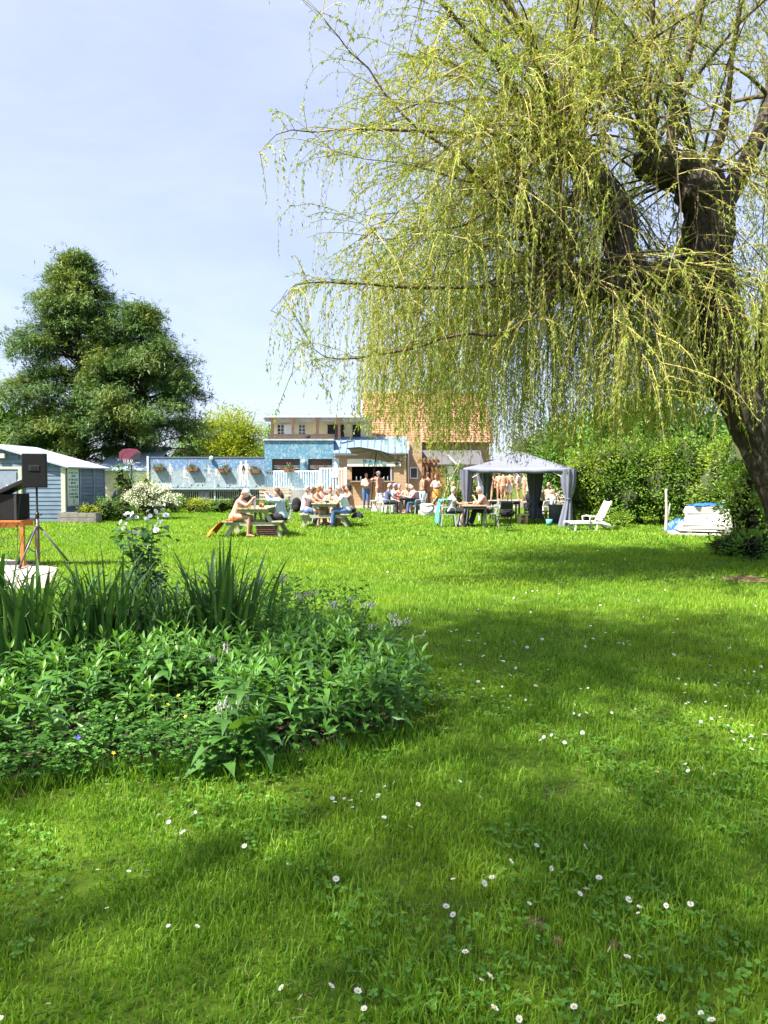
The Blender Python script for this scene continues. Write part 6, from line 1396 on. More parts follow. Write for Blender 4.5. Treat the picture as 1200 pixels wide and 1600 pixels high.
def drape(name, pts_top, width, drop, m, label, cat, axis='x', seed=1):
    """cloth hanging over an edge: sheet that lies on top then falls with folds"""
    b = MB(); n, mm = 14, 12; vs = []; fs = []; (x0, y0, z0), out_ = pts_top; r_ = random.Random(seed)
    for i in range(n + 1):
        t = i / n
        for j in range(mm + 1):
            s = j / mm * 2 - 1; f = .05 * math.sin(s * 8 + t * 2) * max(0, t - .3) + .02 * math.sin(s * 17 + t * 5) * t
            if t < .4: p = Vector((out_[0] * (t - .4) * .8, out_[1] * (t - .4) * .8, .015 + .006 * r_.random()))
            else: q = (t - .4) / .6; w2_ = .03 + out_[2] * (q ** .75) * (1 + .25 * math.sin(s * 2.3 + 1)); p = Vector((out_[0] * w2_, out_[1] * w2_, -q ** 1.15 * drop * (1 + .22 * math.sin(s * 3.1))))
            w_ = width * (1 - .25 * max(0, t - .4)); side = Vector((-out_[1], out_[0], 0))
            vs.append(Vector((x0, y0, z0)) + p + side * (s * w_ / 2) + Vector((out_[0] * f, out_[1] * f, 0)))
    for i in range(n):
        for j in range(mm): a = i * (mm + 1) + j; fs.append((a, a + 1, a + mm + 2, a + mm + 1))
    b.add(vs, fs, 0, True); o = b.build(name, m); sm = o.modifiers.new('t', 'SOLIDIFY'); sm.thickness = .008; return tag(o, label, cat)
drape('towel', ((T1[0] - .76, 20.38, .455), (-1, 0, .42)), .62, .40, orange, 'orange towel hanging off the bench under the man in the cap', 'towel', seed=2)
for i, (dx, yy, m_, lb) in enumerate([(-.2, 24.5, white_pl, 'white plate before the woman in the dark top'), (.25, 24.6, white_pl, 'white plate before the man in the pale shirt'), (-.1, 25.2, white_pl, 'white plate in the middle of the far picnic table')]): lathe('plate', [(.06, 0), (.12, .015)], m_, (T2[0] + dx, yy, tz1), lb, 'plate')
lathe('bowl', [(.05, 0), (.1, .05), (.09, .06)], darkw, (T2[0] + .08, 24.3, tz1), 'dark bowl at the near end of the far picnic table', 'bowl'); lathe('jug', [(.05, 0), (.055, .14), (.04, .2)], glm, (T2[0] - .02, 24.9, tz1), 'glass jug on the far picnic table', 'jug'); lathe('bottle', [(.034, 0), (.034, .16), (.013, .22), (.013, .28)], mat('green_bottle', (.35, .36, .1), .15), (T2[0] + .12, 25.1, tz1), 'green bottle on the far picnic table', 'bottle')
lathe('bottle', [(.034, 0), (.034, .16), (.013, .22), (.013, .28)], MATS['green_bottle'], (T3[0] - .05, 33.2, .75), 'green bottle on the charcoal table', 'bottle'); lathe('drinking_glass', [(.03, 0), (.036, .12)], glm, (T3[0] + .15, 33.0, .75), 'glass on the charcoal table', 'glass'); lathe('plate', [(.06, 0), (.12, .015)], white_pl, (T3[0] - .2, 33.1, .75), 'white plate on the charcoal table', 'plate')
lathe('mug', [(.04, 0), (.042, .1)], blk, (T4[0] + .25, 24.35, .735), 'black mug on the brown folding table', 'mug'); lathe('drinking_glass', [(.03, 0), (.034, .12)], glm, (T4[0] + .02, 24.4, .735), 'tall glass on the brown folding table', 'glass')
# round white cool box
v = gp(667, 806); e = empty('cool_box', (v.x, v.y, 0), 0, 'round white cool box with a dark handle by the charcoal table', 'cool box'); MB().tube([(0, 0, 0), (0, 0, .02), (0, 0, .42)], [.25, .27, .3], 18).build('tub', white_pl, e); MB().tube([(0, 0, .42), (0, 0, .5), (0, 0, .53)], [.31, .3, .2], 18).build('lid', white_pl, e); MB().tube([(.31 * math.cos(t), -.31 * abs(math.sin(t)) , .36 - .2 * abs(math.sin(t))) for t in np.linspace(3.14, 6.28, 14)], .012, 6).build('handle', blk, e)
v = gp(656, 805); lathe('white_jug', [(.06, 0), (.07, .15), (.03, .22)], white_pl, (v.x, v.y, 0), 'small white jug on the grass beside the cool box', 'jug')
# pushchair
v = gp(832, 812); e = empty('pushchair', (v.x, v.y, 0), R(20), 'black pushchair parked under the gazebo', 'pushchair'); b = MB(); b.ell((0, 0, .86), (.27, .33, .28), nu=16, nv=10); b.build('hood', blkf, e); MB().prism([(-.3, .32), (.25, .32), (.33, .62), (-.36, .75)], -.23, .23, 'YZ').build('seat_body', blkf, e); MB().prism([(-.25, .1), (.25, .1), (.3, .28), (-.3, .28)], -.2, .2, 'YZ').build('basket', blkf, e)
for sx in (-.24, .24):
    for sy in (-.32, .32):
        P_ = [(sx, sy + .1 * math.cos(t), .11 + .1 * math.sin(t)) for t in np.linspace(0, 6.283, 16)]; wh = MB().tube(P_, .018, 6, cap=False).build('wheel', blk, e); MB().tube([(sx - .02, sy, .11), (sx + .02, sy, .11)], .05, 8).build('hub', steel, wh)
    MB().tube([(sx, .32, .12), (sx, -.1, .6), (sx, -.42, 1.05)], .013, 6).build('frame_tube', steel, e); MB().tube([(sx, -.32, .12), (sx, .15, .6)], .013, 6).build('frame_tube', steel, e)
MB().tube([(-.24, -.42, 1.05), (.24, -.42, 1.05)], .018, 7).build('handle', blk, e)
# bin and bucket
v = gp(866, 818); e = empty('waste_bin', (v.x, v.y, 0), 0, 'tall dark grey bin behind the turquoise bucket', 'bin'); MB().tube([(0, 0, 0), (.02, 0, .55), (.03, 0, .64)], [.19, .23, .25], 16).build('bin_body', mat('bin_grey', (.10, .11, .14), .5), e); MB().tube([(.03, 0, .62), (.03, 0, .67)], .26, 16).build('rim', MATS['bin_grey'], e)
v = gp(857, 821); e = empty('bucket', (v.x, v.y - .1, 0), 0, 'small turquoise bucket in front of the grey bin', 'bucket'); MB().tube([(0, 0, 0), (0, 0, .22)], [.09, .115], 14).build('pail', mat('teal_bucket', (.10, .38, .42), .45), e); MB().tube([(.115 * math.cos(t), .03, .22 - .1 * math.sin(t)) for t in np.linspace(0, 3.14, 10)], .005, 5).build('handle', steel, e)
# pallet furniture and folding things behind table one
e = empty('pallet_seat', (at(425, 0, 35.5).x, 35.5, 0), 0, 'pale slatted pallet seat behind the woman in light blue', 'seat'); pal = mat('pallet_wood', (.52, .45, .34), .85, .2, 6)
for k in range(6): MB().box((0, -.02, .28 + k * .17), (1.55, .03, .11)).build('slat', pal, e)
for s in (-.7, 0, .7): MB().box((s, .04, .6), (.09, .08, 1.2)).build('upright', pal, e)
for k in range(3): MB().box((0, -.2 - k * .17, .40), (1.5, .13, .03)).build('seat_slat', pal, e)
for s in (-.68, .68): MB().box((s, -.35, .2), (.08, .5, .36)).build('leg_frame', pal, e)
e = empty('barbecue', (at(372, 0, 33).x, 33, 0), 0, 'dark covered barbecue behind the man in the white cap', 'barbecue'); MB().box((0, 0, .55), (.7, .45, .5), bev=.05).build('cover', blkf, e); MB().box((.1, 0, .93), (.62, .4, .09), (0, R(35), 0), bev=.03).build('lid', blkf, e)
for sx in (-.28, .28):
    for sy in (-.18, .18): MB().box((sx, sy, .16), (.04, .04, .32)).build('leg', steel, e)
v = gp(460, 797); e = empty('rucksack', (at(459, 0, 27.5).x, 27.5, 0), 0, 'black rucksack hanging on a chair left of the far picnic table', 'bag'); b = MB(); b.ell((0, 0, .62), (.19, .15, .28), nu=14, nv=10); b.build('sack', blkf, e); b = MB(); b.ell((0, -.12, .5), (.13, .08, .14), nu=12, nv=8); b.build('pocket', blkf, e); MB().tube([(-.08, .1, .85), (-.12, .2, .6), (-.08, .1, .4)], .02, 6).build('strap', blk, e)
plastic_chair(at(459, 0, 27.7).x, 27.75, R(-90), 'grey green plastic chair carrying the black rucksack', grey_pl)
e = empty('white_chair', (at(592, 0, 36.4).x, 36.4, .0), R(160), 'white folding chair on the terrace edge by the bar', 'chair')
MB().box((0, 0, .42), (.42, .4, .03), bev=.008).build('seat', white_pl, e)
for k in range(4): MB().box((-.15 + k * .1, -.22, .66), (.06, .02, .42), (R(10), 0, 0)).build('back_slat', white_pl, e)
for s in (-1, 1): MB().bar((s * .2, -.26, .88), (s * .2, .2, 0), .03, .03).build('leg', white_pl, e); MB().bar((s * .2, .18, .42), (s * .2, -.24, 0), .03, .03).build('leg', white_pl, e)
e = empty('tapered_stool', (at(585, 0, 35.5).x, 35.5, 0), 0, 'white pedestal stool on the grass in front of the bar', 'stool'); MB().tube([(0, 0, 0), (0, 0, .06), (0, 0, .3), (0, 0, .5)], [.2, .17, .08, .1], 14).build('pedestal', white_pl, e); MB().tube([(0, 0, .5), (0, 0, .55)], .19, 16).build('seat', white_pl, e)
drape('towel', ((at(692, 0, 24.4).x, 24.42, .90), (-1, -.15, .12)), .52, .72, mat('turquoise_towel', (.10, .60, .58), .95, .1, 10, .4, 60), 'turquoise towel over the back of the white haired woman\'s chair', 'towel', seed=4)
drape('towel', ((at(661, 0, 34.2).x, 34.2, .98), (.5, -.8, .1)), .35, .65, mat('sky_towel', (.42, .60, .78), .95, .1), 'pale blue towel hanging behind the checked shirt', 'towel', seed=5)
e = empty('leaning_board', (at(683, 0, 35).x, 35, 0), 0, 'black lounger back with a pale frame beside the cool box', 'lounger'); MB().bar((-.35, 0, .1), (.1, .05, .72), .5, .05).build('back_panel', blkf, e); MB().bar((-.42, -.28, .08), (.06, -.25, .76), .05, .05).build('frame_rail', wood_p, e); MB().bar((.1, .05, .05), (.1, .05, .62), .05, .05).build('prop', wood_p, e)
crumple('towel', at(688, 0, 34.2).x, 34.2, .22, .18, .3, mat('pink_white_towel', (.72, .52, .54), .95, .25, 9), 'crumpled pink and white towel on the grass by the black lounger', 'towel', 8)
# ================================================================== PEOPLE: one continuous body each (volumes fused into a single skin), clothes and hair as children
def skin(name, c): return mat('skin_' + name, c, .55, .08, 7, .05, 40, col2=(c[0] * .9, c[1] * .78, c[2] * .74))
SK = {'fair': skin('fair', (.52, .33, .25)), 'pink': skin('pink', (.53, .29, .21)), 'tan': skin('tan', (.36, .20, .125)), 'warm': skin('warm', (.46, .27, .175))}
eye_m = mat('eye_dark', (.03, .025, .02), .3); lip_m = mat('lip', (.42, .16, .13), .5)
HAIR = {'white': mat('hair_white', (.42, .40, .37), .8, .15, 20, .6, 60), 'grey': mat('hair_grey', (.34, .32, .29), .8, .2, 20, .6, 60), 'brown': mat('hair_brown', (.09, .05, .028), .8, .25, 20, .6, 60), 'blond': mat('hair_blond', (.42, .28, .12), .8, .2, 20, .6, 60), 'dark': mat('hair_dark', (.03, .02, .016), .8, .2, 20, .6, 60), 'ginger': mat('hair_ginger', (.26, .10, .04), .8, .2, 20, .6, 60)}
def cloth(name, c, **k): return mat('cloth_' + name, c, .9, .1, 6, .35, 18, **k)
def remesh(mb, voxel, m, name, parent, sm=2):
    me = mb.mesh(name + '_src', m); o = bpy.data.objects.new(name + '_src', me)
    r = o.modifiers.new('r', 'REMESH'); r.mode = 'VOXEL'; r.voxel_size = voxel; r.use_smooth_shade = True
    s = o.modifiers.new('s', 'SMOOTH'); s.factor = .5; s.iterations = sm
    res = baked(o); bpy.data.meshes.remove(me)
    res.name = name; n = bpy.data.objects.new(name, res); C.objects.link(n); n.parent = parent; return n
def ik(a, t, l1, l2, pole):
    a = Vector(a); t = Vector(t); d = t - a; L = min(d.length, (l1 + l2) * .995); dn = d.normalized(); t = a + dn * L
    x = (l1 * l1 - l2 * l2 + L * L) / (2 * L); h = math.sqrt(max(0, l1 * l1 - x * x)); p = Vector(pole); p = (p - dn * p.dot(dn)); p = p.normalized() if p.length > 1e-6 else Vector((0, -1, 0))
    return a + dn * x + p * h, t
def person(label, x, y, z, face, seat=None, lean=0.0, hands=None, H=1.74, sk='fair', fat=0.0, hair='grey', hat=None, shirt=None, trousers=None, trunks=None, headpitch=0.0, headyaw=0.0, knees=.0, feet_in=0.0, wrap=None, shoes=None, stride=0.0, longhair=False, female=False, sleeve=.5, vox=.028):
    """own frame: +Y forward. hands = two targets (own frame) or None"""
    e = empty('person', (x, y, z), R(face), label, 'person'); k = H / 1.75; X = Vector((1, 0, 0))
    sh_w = (.165 if female else .19) * k; hip_w = (.105 if female else .095) * k
    if seat is not None: pel = Vector((0, 0, seat + .10 * k))
    else: pel = Vector((0, 0, .93 * k))
    la = R(lean); up = Vector((0, math.sin(la), math.cos(la))); fw = Vector((0, math.cos(la), -math.sin(la)))
    chest = pel + up * .33 * k + fw * .01; neck = pel + up * .54 * k; hu = (up + Vector((0, .12, .3))).normalized()
    hp_ = R(headpitch); hd_f = (Vector((0, math.cos(hp_), -math.sin(hp_)))); hd_u = Vector((0, math.sin(hp_), math.cos(hp_)))
    Ry = Matrix.Rotation(R(headyaw), 3, 'Z'); hd_f = Ry @ hd_f; hd_u = Ry @ hd_u; hd_x = hd_f.cross(hd_u)
    head = neck + up * .06 * k + hd_u * .125 * k + hd_f * .03 * k
    HM = Matrix((hd_x, hd_f, hd_u)).transposed()
    # joints
    shs = [neck - up * .075 * k + X * s * sh_w for s in (-1, 1)]; hips = [pel + X * s * hip_w for s in (-1, 1)]
    if seat is not None:
        kn = [pel + Vector((s * (hip_w * .3 + .05 + knees), .44 * k, .0)) + X * s * hip_w * .5 for s in (-1, 1)]
        kn = [Vector((p.x, p.y, min(p.z, seat + .11 * k))) for p in kn]; an = [Vector((p.x, p.y - feet_in + .03, .09)) for p in kn]
    else:
        kn = [Vector((s * hip_w * 1.05, .03 + stride * s * .12, .5 * k)) for s in (-1, 1)]; an = [Vector((s * (hip_w * 1.1 + .01), -.02 + stride * s * .22, .09)) for s in (-1, 1)]
    if hands is None: hands = [Vector((s * (sh_w + .08), .06, pel.z - .05)) for s in (-1, 1)]
    hands = [Vector(h) for h in hands]; el = []; ha = []
    for i, s in enumerate((-1, 1)):
        a, b_ = ik(shs[i], hands[i], .29 * k, .26 * k, Vector((s * .55, -.6, -.6))); el.append(a); ha.append(b_)
    # ------------- torso rings (shared by body and clothes)
    wst = .150 if not female else .135
    def torso(inf, z0=-.12, z1=.54, nk=True):
        prof = [(-.12, .10, .09, 0), (-.05, .165, .12, -.01), (.03, .172, .125, -.005), (.14, wst + fat * .45, .108 + fat * .55, fat * .45), (.24, wst + .012 + fat * .3, .112 + fat * .35, fat * .25), (.34, .172 + fat * .1, .12 + fat * .1, .01), (.43, .182, .108, .0), (.485, .15, .082, -.01), (.525, .075, .068, .0), (.58, .055, .058, .012)]
        rg = []
        for h, rx, ry, f in prof:
            if h < z0 - 1e-6 or h > z1 + 1e-6: continue
            if h > .5 and not nk: continue
            sc_ = (sh_w / .19 / k if h > .38 else 1)
            rg.append((pel + up * h * k + fw * f, (rx * sc_ + inf) * k, (ry + inf) * k, X, fw))
        return rg
    b = MB(); b.loft(torso(0))
    b.tube([neck - up * .02, neck + up * .06 * k, head - hd_u * .05], [.06 * k, .055 * k, .055 * k], 10)
    b.ell(head, (.076 * k, .096 * k, .118 * k), HM, nu=16, nv=12); b.ell(head - hd_u * .05 * k + hd_f * .028 * k, (.056 * k, .066 * k, .068 * k), HM)
    b.tube([head + hd_f * .085 * k + hd_u * .03 * k, head + hd_f * .112 * k - hd_u * .02 * k], [.010 * k, .017 * k], 6)
    for s in (-1, 1): b.ell(head + hd_x * s * .077 * k - hd_u * .01, (.012, .022, .032), HM, nu=8, nv=6)
    if female and shirt is None or female:
        for s in (-1, 1): b.ell(pel + up * .335 * k + fw * .085 + X * s * .07, (.06, .055, .06), nu=10, nv=8)
    for i, s in enumerate((-1, 1)):
        m1 = shs[i].lerp(el[i], .5)
        b.tube([neck - up * .055 * k + X * s * .06, shs[i], m1, el[i], el[i].lerp(ha[i], .35), ha[i]], [.06 * k, .062 * k, .049 * k + fat * .04, .041 * k, .043 * k, .028 * k], 10)
        ft = an[i] + Vector((0, .17 * k, -.06)); 
        b.tube([hips[i] + Vector((0, 0, .03)), hips[i].lerp(kn[i], .35), hips[i].lerp(kn[i], .75), kn[i], kn[i].lerp(an[i], .35), an[i].lerp(kn[i], .12), an[i] + Vector((0, -.01, -.02))], [.098 * k + fat * .05, .092 * k + fat * .06, .07 * k, .06 * k, .058 * k, .04 * k, .038 * k], 12)
        b.tube([an[i] + Vector((0, -.05, -.055)), an[i] + Vector((0, .03, -.045)), an[i] + Vector((0, .11, -.06)), ft + Vector((0, .01, -.008))], [.032, .042, .038, .024], 8)
        b.ell(ha[i] + (ha[i] - el[i]).normalized() * .045, (.036, .036, .036), nu=8, nv=6)
    body = remesh(b, vox, SK[sk], 'body', e)
    # fingers and face features are joined to the body mesh
    fb = MB()
    for i, s in enumerate((-1, 1)):
        d = (ha[i] - el[i]).normalized(); sd = d.cross(Vector((0, 0, 1))); sd = sd.normalized() if sd.length > .1 else X; nn = sd.cross(d); w0 = ha[i] + d * .065
        for q in range(4):
            o_ = sd * ((q - 1.5) * .019); ln = [.062, .075, .07, .055][q]
            fb.tube([w0 + o_, w0 + o_ + d * ln * .5 - nn * .006, w0 + o_ + d * ln - nn * .028], [.010, .0092, .0075], 6)
        fb.tube([ha[i] + d * .025 + sd * -s * .03, ha[i] + d * .055 + sd * -s * .052 - nn * .01, ha[i] + d * .085 + sd * -s * .045 - nn * .022], [.012, .011, .008], 6)
    for s in (-1, 1): fb.ell(head + hd_x * s * .03 * k + hd_f * .086 * k + hd_u * .012 * k, (.011, .008, .008), HM, 1, 8, 6)
    fb.tube([head + hd_x * -.022 + hd_f * .091 * k - hd_u * .052 * k, head + hd_f * .098 * k - hd_u * .052 * k, head + hd_x * .022 + hd_f * .091 * k - hd_u * .052 * k], [.005, .007, .005], 6, 2)
    me2 = fb.mesh('feat', [SK[sk], eye_m, lip_m]); bm = bmesh.new(); bm.from_mesh(body.data); bm.from_mesh(me2); bm.to_mesh(body.data); bm.free(); body.data.materials.append(eye_m); body.data.materials.append(lip_m); bpy.data.meshes.remove(me2)
    # ------------- hair / hats
    if hair and hair != 'bald':
        hb_ = MB(); hb_.ell(head + hd_u * .032 * k - hd_f * .014 * k, (.087 * k, .100 * k, .105 * k), HM, nu=16, nv=12); hb_.ell(head - hd_f * .045 * k - hd_u * .01 * k, (.082 * k, .066 * k, .095 * k), HM)
        if longhair: hb_.tube([head - hd_f * .06 * k, head - hd_f * .095 * k - hd_u * .1 * k, neck - fw * .1 - up * .02], [.075 * k, .065 * k, .035 * k], 10)
        rh = random.Random(int(abs(x) * 100)); hb_.v = [tuple(Vector(v_) + Vector((rh.gauss(0, .005), rh.gauss(0, .005), rh.gauss(0, .005)))) for v_ in hb_.v]
        # keep the face free: cut what lies in front of the hairline
        cut = []
        for v_ in hb_.v:
            q = HM.transposed() @ (Vector(v_) - head)
            if q.y > .035 * k and q.z < .06 * k: q.y = .035 * k * .6
            cut.append(tuple(head + HM @ q))
        hb_.v = cut; hb_.build('hair', HAIR[hair], e)
    if hat:
        kind, hm = hat; hb_ = MB()
        if kind == 'cap':
            hb_.ell(head + hd_u * .045 * k, (.092 * k, .108 * k, .095 * k), HM, nu=16, nv=12); hb_.box(head + hd_f * .135 * k + hd_u * .045 * k, (.14 * k, .11 * k, .012), HM @ Matrix.Rotation(R(-12), 3, 'X'), bev=.004)
        elif kind == 'straw':
            hb_.ell(head + hd_u * .06 * k, (.094 * k, .108 * k, .09 * k), HM, nu=16, nv=12); hb_.tube([head + hd_u * .055 * k, head + hd_u * .068 * k], [.19 * k, .185 * k], 20)
        hb_.build('hat', hm, e)
    # ------------- clothes
    def leg_cloth(t_end, inf, m, name):
        c = MB(); rg = torso(inf, -.12, .06 if not fat else .03); c.loft(rg)
        for i, s in enumerate((-1, 1)):
            ch = [hips[i] + Vector((0, 0, .02)), hips[i].lerp(kn[i], .35), hips[i].lerp(kn[i], .75), kn[i], kn[i].lerp(an[i], .45), an[i] + Vector((0, 0, .01))]; rr = [.10 * k + fat * .05 + inf, .097 * k + fat * .06 + inf, .078 * k + inf, .07 * k + inf, .064 * k + inf, .058 * k + inf]
            n = {'full': 6, 'knee': 4, 'short': 2, 'brief': 1}[t_end]
            if n == 1: c.tube([ch[0], ch[0].lerp(ch[1], .25)], [rr[0], rr[0]], 12)
            elif n == 2: c.tube([ch[0], ch[1], ch[1].lerp(ch[2], .3)], [rr[0], rr[1], rr[1] + .012], 12)
            else: c.tube(ch[:n], rr[:n], 12)
        return remesh(c, vox, m, name, e, 1)
    if trousers: leg_cloth(trousers[0], .014, trousers[1], 'trousers')
    if trunks: leg_cloth('brief', .007, trunks, 'trunks')
    if shirt:
        kind, sm_ = shirt; c = MB()
        c.loft(torso(.016, -.05 if kind != 'tank' else .14, .53 if kind != 'tank' else .43))
        if female:
            for s in (-1, 1): c.ell(pel + up * .335 * k + fw * .085 + X * s * .07, (.07, .066, .07), nu=10, nv=8)
        for i, s in enumerate((-1, 1)):
            if kind == 'tank':
                c.tube([neck - up * .13 * k + X * s * .09 + fw * .1, neck - up * .035 * k + X * s * .09, neck - up * .13 * k + X * s * .09 - fw * .09], .022, 7)
            else:
                ch = [neck - up * .055 * k + X * s * .07, shs[i], shs[i].lerp(el[i], .55)]; rr = [.068, .076 * k, .072 * k]
                if kind == 'long': ch += [el[i], el[i].lerp(ha[i], .85)]; rr += [.06 * k, .044 * k]
                c.tube(ch, rr, 12)
        so_ = remesh(c, vox, sm_, 'shirt', e, 1)
    if wrap:
        c = MB(); c.loft([(pel + up * h * k, rx * k, ry * k, X, fw) for h, rx, ry in ((.06, .19, .145), (-.05, .20, .155), (-.2, .21, .16), (-.42, .225, .165))]); remesh(c, vox, wrap, 'wrap', e, 1)
    if shoes:
        for i in range(2):
            c = MB(); c.tube([an[i] + Vector((0, -.065, -.05)), an[i] + Vector((0, .02, -.045)), an[i] + Vector((0, .11, -.055)), an[i] + Vector((0, .185, -.065))], [.036, .05, .046, .028], 10); c.build('shoe', shoes, e)
    return e
denim = cloth('denim', (.07, .14, .30)); black_t = cloth('black', (.022, .022, .028)); navy = cloth('navy', (.085, .10, .20)); ltblue = cloth('light_blue', (.46, .58, .72)); white_c = cloth('white', (.56, .56, .57)); beige = cloth('beige', (.44, .29, .20)); pinkc = cloth('pink', (.62, .40, .44)); palec = cloth('pale_green_white', (.66, .72, .72)); darkt = cloth('dark_taupe', (.10, .075, .085)); check = cloth('checked_rose', (.50, .26, .28)); shoe_d = cloth('shoe', (.05, .045, .05)); cap_w = cloth('cap_white', (.58, .58, .57)); cap_b = cloth('cap_blue', (.13, .20, .42)); cap_r = cloth('cap_red', (.60, .03, .05)); cap_g = cloth('cap_grey', (.20, .16, .17)); straw = cloth('straw', (.52, .36, .19)); orangec = cloth('orange_wrap', (.66, .28, .06)); olive = cloth('olive', (.16, .15, .08))
HF, VF_ = -90, 90     # facing right / left in the picture
V3 = Vector
# table one
person('bare chested man in white cap sitting hunched at the near picnic table', at(358, 0, 20.35).x, 20.35, 0, HF, .445, 22, [V3((-.16, .52, 1.0)), V3((.14, .54, 1.04))], 1.78, 'pink', .06, 'grey', ('cap', cap_w), None, None, beige, 34, 0, .03, .06, vox=.02)
person('woman in light blue jumper and black trousers at the near picnic table', at(437, 0, 20.5).x, 20.5, 0, VF_, .445, 10, [V3((-.1, .46, 1.16)), V3((.1, .44, 1.18))], 1.68, 'fair', .08, 'brown', None, ('long', ltblue), ('full', black_t), None, 14, 0, .02, .22, shoes=shoe_d, longhair=True, female=True, vox=.02)
# table two
person('woman in dark strappy top and denim shorts at the far picnic table', at(477, 0, 24.35).x, 24.35, 0, HF, .445, 16, [V3((-.14, .6, .86)), V3((.14, .55, .86))], 1.66, 'pink', .04, 'brown', None, ('tank', darkt), ('short', denim), None, 10, 0, .02, .1, shoes=shoe_d, female=True)
person('person in pink shirt behind the woman in the dark top', at(471, 0, 25.0).x, 25.1, 0, HF, .445, 8, [V3((-.14, .6, .86)), V3((.14, .55, .86))], 1.7, 'pink', .03, 'white', None, ('short', pinkc), ('full', denim), None, 8, 0, .02, .1)
person('blond bare shouldered person leaning over the far picnic table', at(486, 0, 25.5).x, 25.75, 0, HF - 10, .445, 12, [V3((-.14, .5, .86)), V3((.14, .5, .86))], 1.76, 'warm', 0, 'blond', None, None, ('short', denim), None, 16, -20, .02, .1, longhair=True)
person('bald bare chested man standing at the far end of the picnic table', at(499, 0, 27.2).x, 27.2, 0, 200, .445, 5, [V3((-.2, .4, .86)), V3((.2, .4, .86))], 1.8, 'pink', .05, 'bald', None, None, ('short', denim), None, 5)
person('bare shouldered person facing us across the far picnic table', at(514, 0, 27.0).x, 27.0, 0, 178, .42, 8, [V3((-.16, .45, .86)), V3((.16, .45, .86))], 1.62, 'pink', .02, 'ginger', None, None, ('short', olive), None, 8)
person('person in a cream top facing us beside the jug', at(526, 0, 26.9).x, 26.9, 0, 165, .42, 10, [V3((-.16, .45, .86)), V3((.16, .45, .86))], 1.6, 'fair', .03, 'blond', None, ('tank', cream), ('short', olive), None, 14, female=True)
person('grey haired man in pale T-shirt and jeans at the far picnic table', at(541, 0, 24.3).x, 24.3, 0, VF_, .445, 20, [V3((-.14, .56, .86)), V3((.14, .58, .86))], 1.8, 'pink', .04, 'grey', None, ('short', palec), ('full', denim), None, 24, 0, .02, .0, shoes=shoe_d)
person('dark haired bare chested man behind the man in the pale T-shirt', at(548, 0, 25.1).x, 25.15, 0, VF_, .445, 8, [V3((-.14, .56, .86)), V3((.14, .58, .86))], 1.8, 'pink', .05, 'dark', None, None, ('short', black_t), None, 5, 0, .02, .05)
person('brown haired bare chested man at the far corner of the picnic table', at(545, 0, 25.8).x, 25.8, 0, VF_ - 8, .445, 14, [V3((-.14, .5, .86)), V3((.14, .5, .86))], 1.72, 'tan', .02, 'brown', None, None, ('short', navy), None, 12)
o = crumple('jacket', at(557, 0, 24.6).x, 24.7, .2, .32, .2, black_t, 'black jacket hanging at the end of the right bench', 'jacket', 14, .28)
# at the bar
person('bald bare chested man in blue jeans standing before the bar', at(571, 0, 38.0).x, 38.4, .11, 172, None, -4, [V3((-.16, .30, 1.18)), V3((.12, .34, 1.16))], 1.76, 'pink', .2, 'bald', None, None, ('full', denim), None, 4, 10, shoes=shoe_d)
person('man in grey cap seen from behind at the bar hatch', at(592, 0, 39.2).x, 39.3, .11, 12, None, 2, [V3((-.2, .2, 1.55)), V3((.3, .0, .85))], 1.84, 'pink', .03, 'grey', ('cap', cap_g), None, None, beige, 0, 60)
# charcoal table
def seated(label, px, Y, face, **kw):
    x = at(px, 0, Y).x; return person(label, x, Y, 0, face, .44, **kw)
hd = [V3((-.14, .55, .80)), V3((.14, .52, .80))]
seated('grey haired man in navy T-shirt at the charcoal table', 604, 32.9, HF, lean=10, hands=[V3((-.1, .5, .72)), V3((.12, .5, .70))], H=1.76, sk='tan', fat=.05, hair='white', shirt=('short', navy), trousers=('full', black_t), headpitch=8, shoes=shoe_d)
seated('man in white T-shirt and blue cap at the charcoal table', 613, 33.7, HF, lean=8, hands=hd, H=1.74, sk='pink', fat=.03, hair='grey', hat=('cap', cap_b), shirt=('short', white_c), trousers=('short', denim), headpitch=10)
seated('person in red cap behind the man in white at the charcoal table', 609, 34.7, HF - 15, lean=4, hands=hd, H=1.74, sk='fair', fat=.02, hair='brown', hat=('cap', cap_r), shirt=('short', navy), trousers=('short', navy), headpitch=4)
seated('person in rose checked shirt leaning on the charcoal table', 655, 32.9, VF_, lean=20, hands=hd, H=1.74, sk='fair', fat=.04, hair='bald', shirt=('long', check), trousers=('full', denim), headpitch=26, shoes=shoe_d)
seated('grey haired person beside the checked shirt at the charcoal table', 650, 33.7, VF_ + 5, lean=16, hands=hd, H=1.72, sk='pink', fat=.03, hair='grey', shirt=('short', pinkc), trousers=('short', olive), headpitch=16)
seated('bare shouldered person at the far end of the charcoal table', 636, 35.2, 185, lean=8, hands=[V3((-.2, .4, .8)), V3((.2, .4, .8))], H=1.68, sk='fair', fat=.03, hair='blond', trousers=('short', olive), headpitch=10)
seated('person in a red top at the back of the charcoal table', 624, 35.4, 195, lean=6, hands=[V3((-.2, .4, .8)), V3((.2, .4, .8))], H=1.64, sk='pink', fat=.02, hair='grey', shirt=('tank', cap_r), trousers=('short', olive), headpitch=6, female=True)
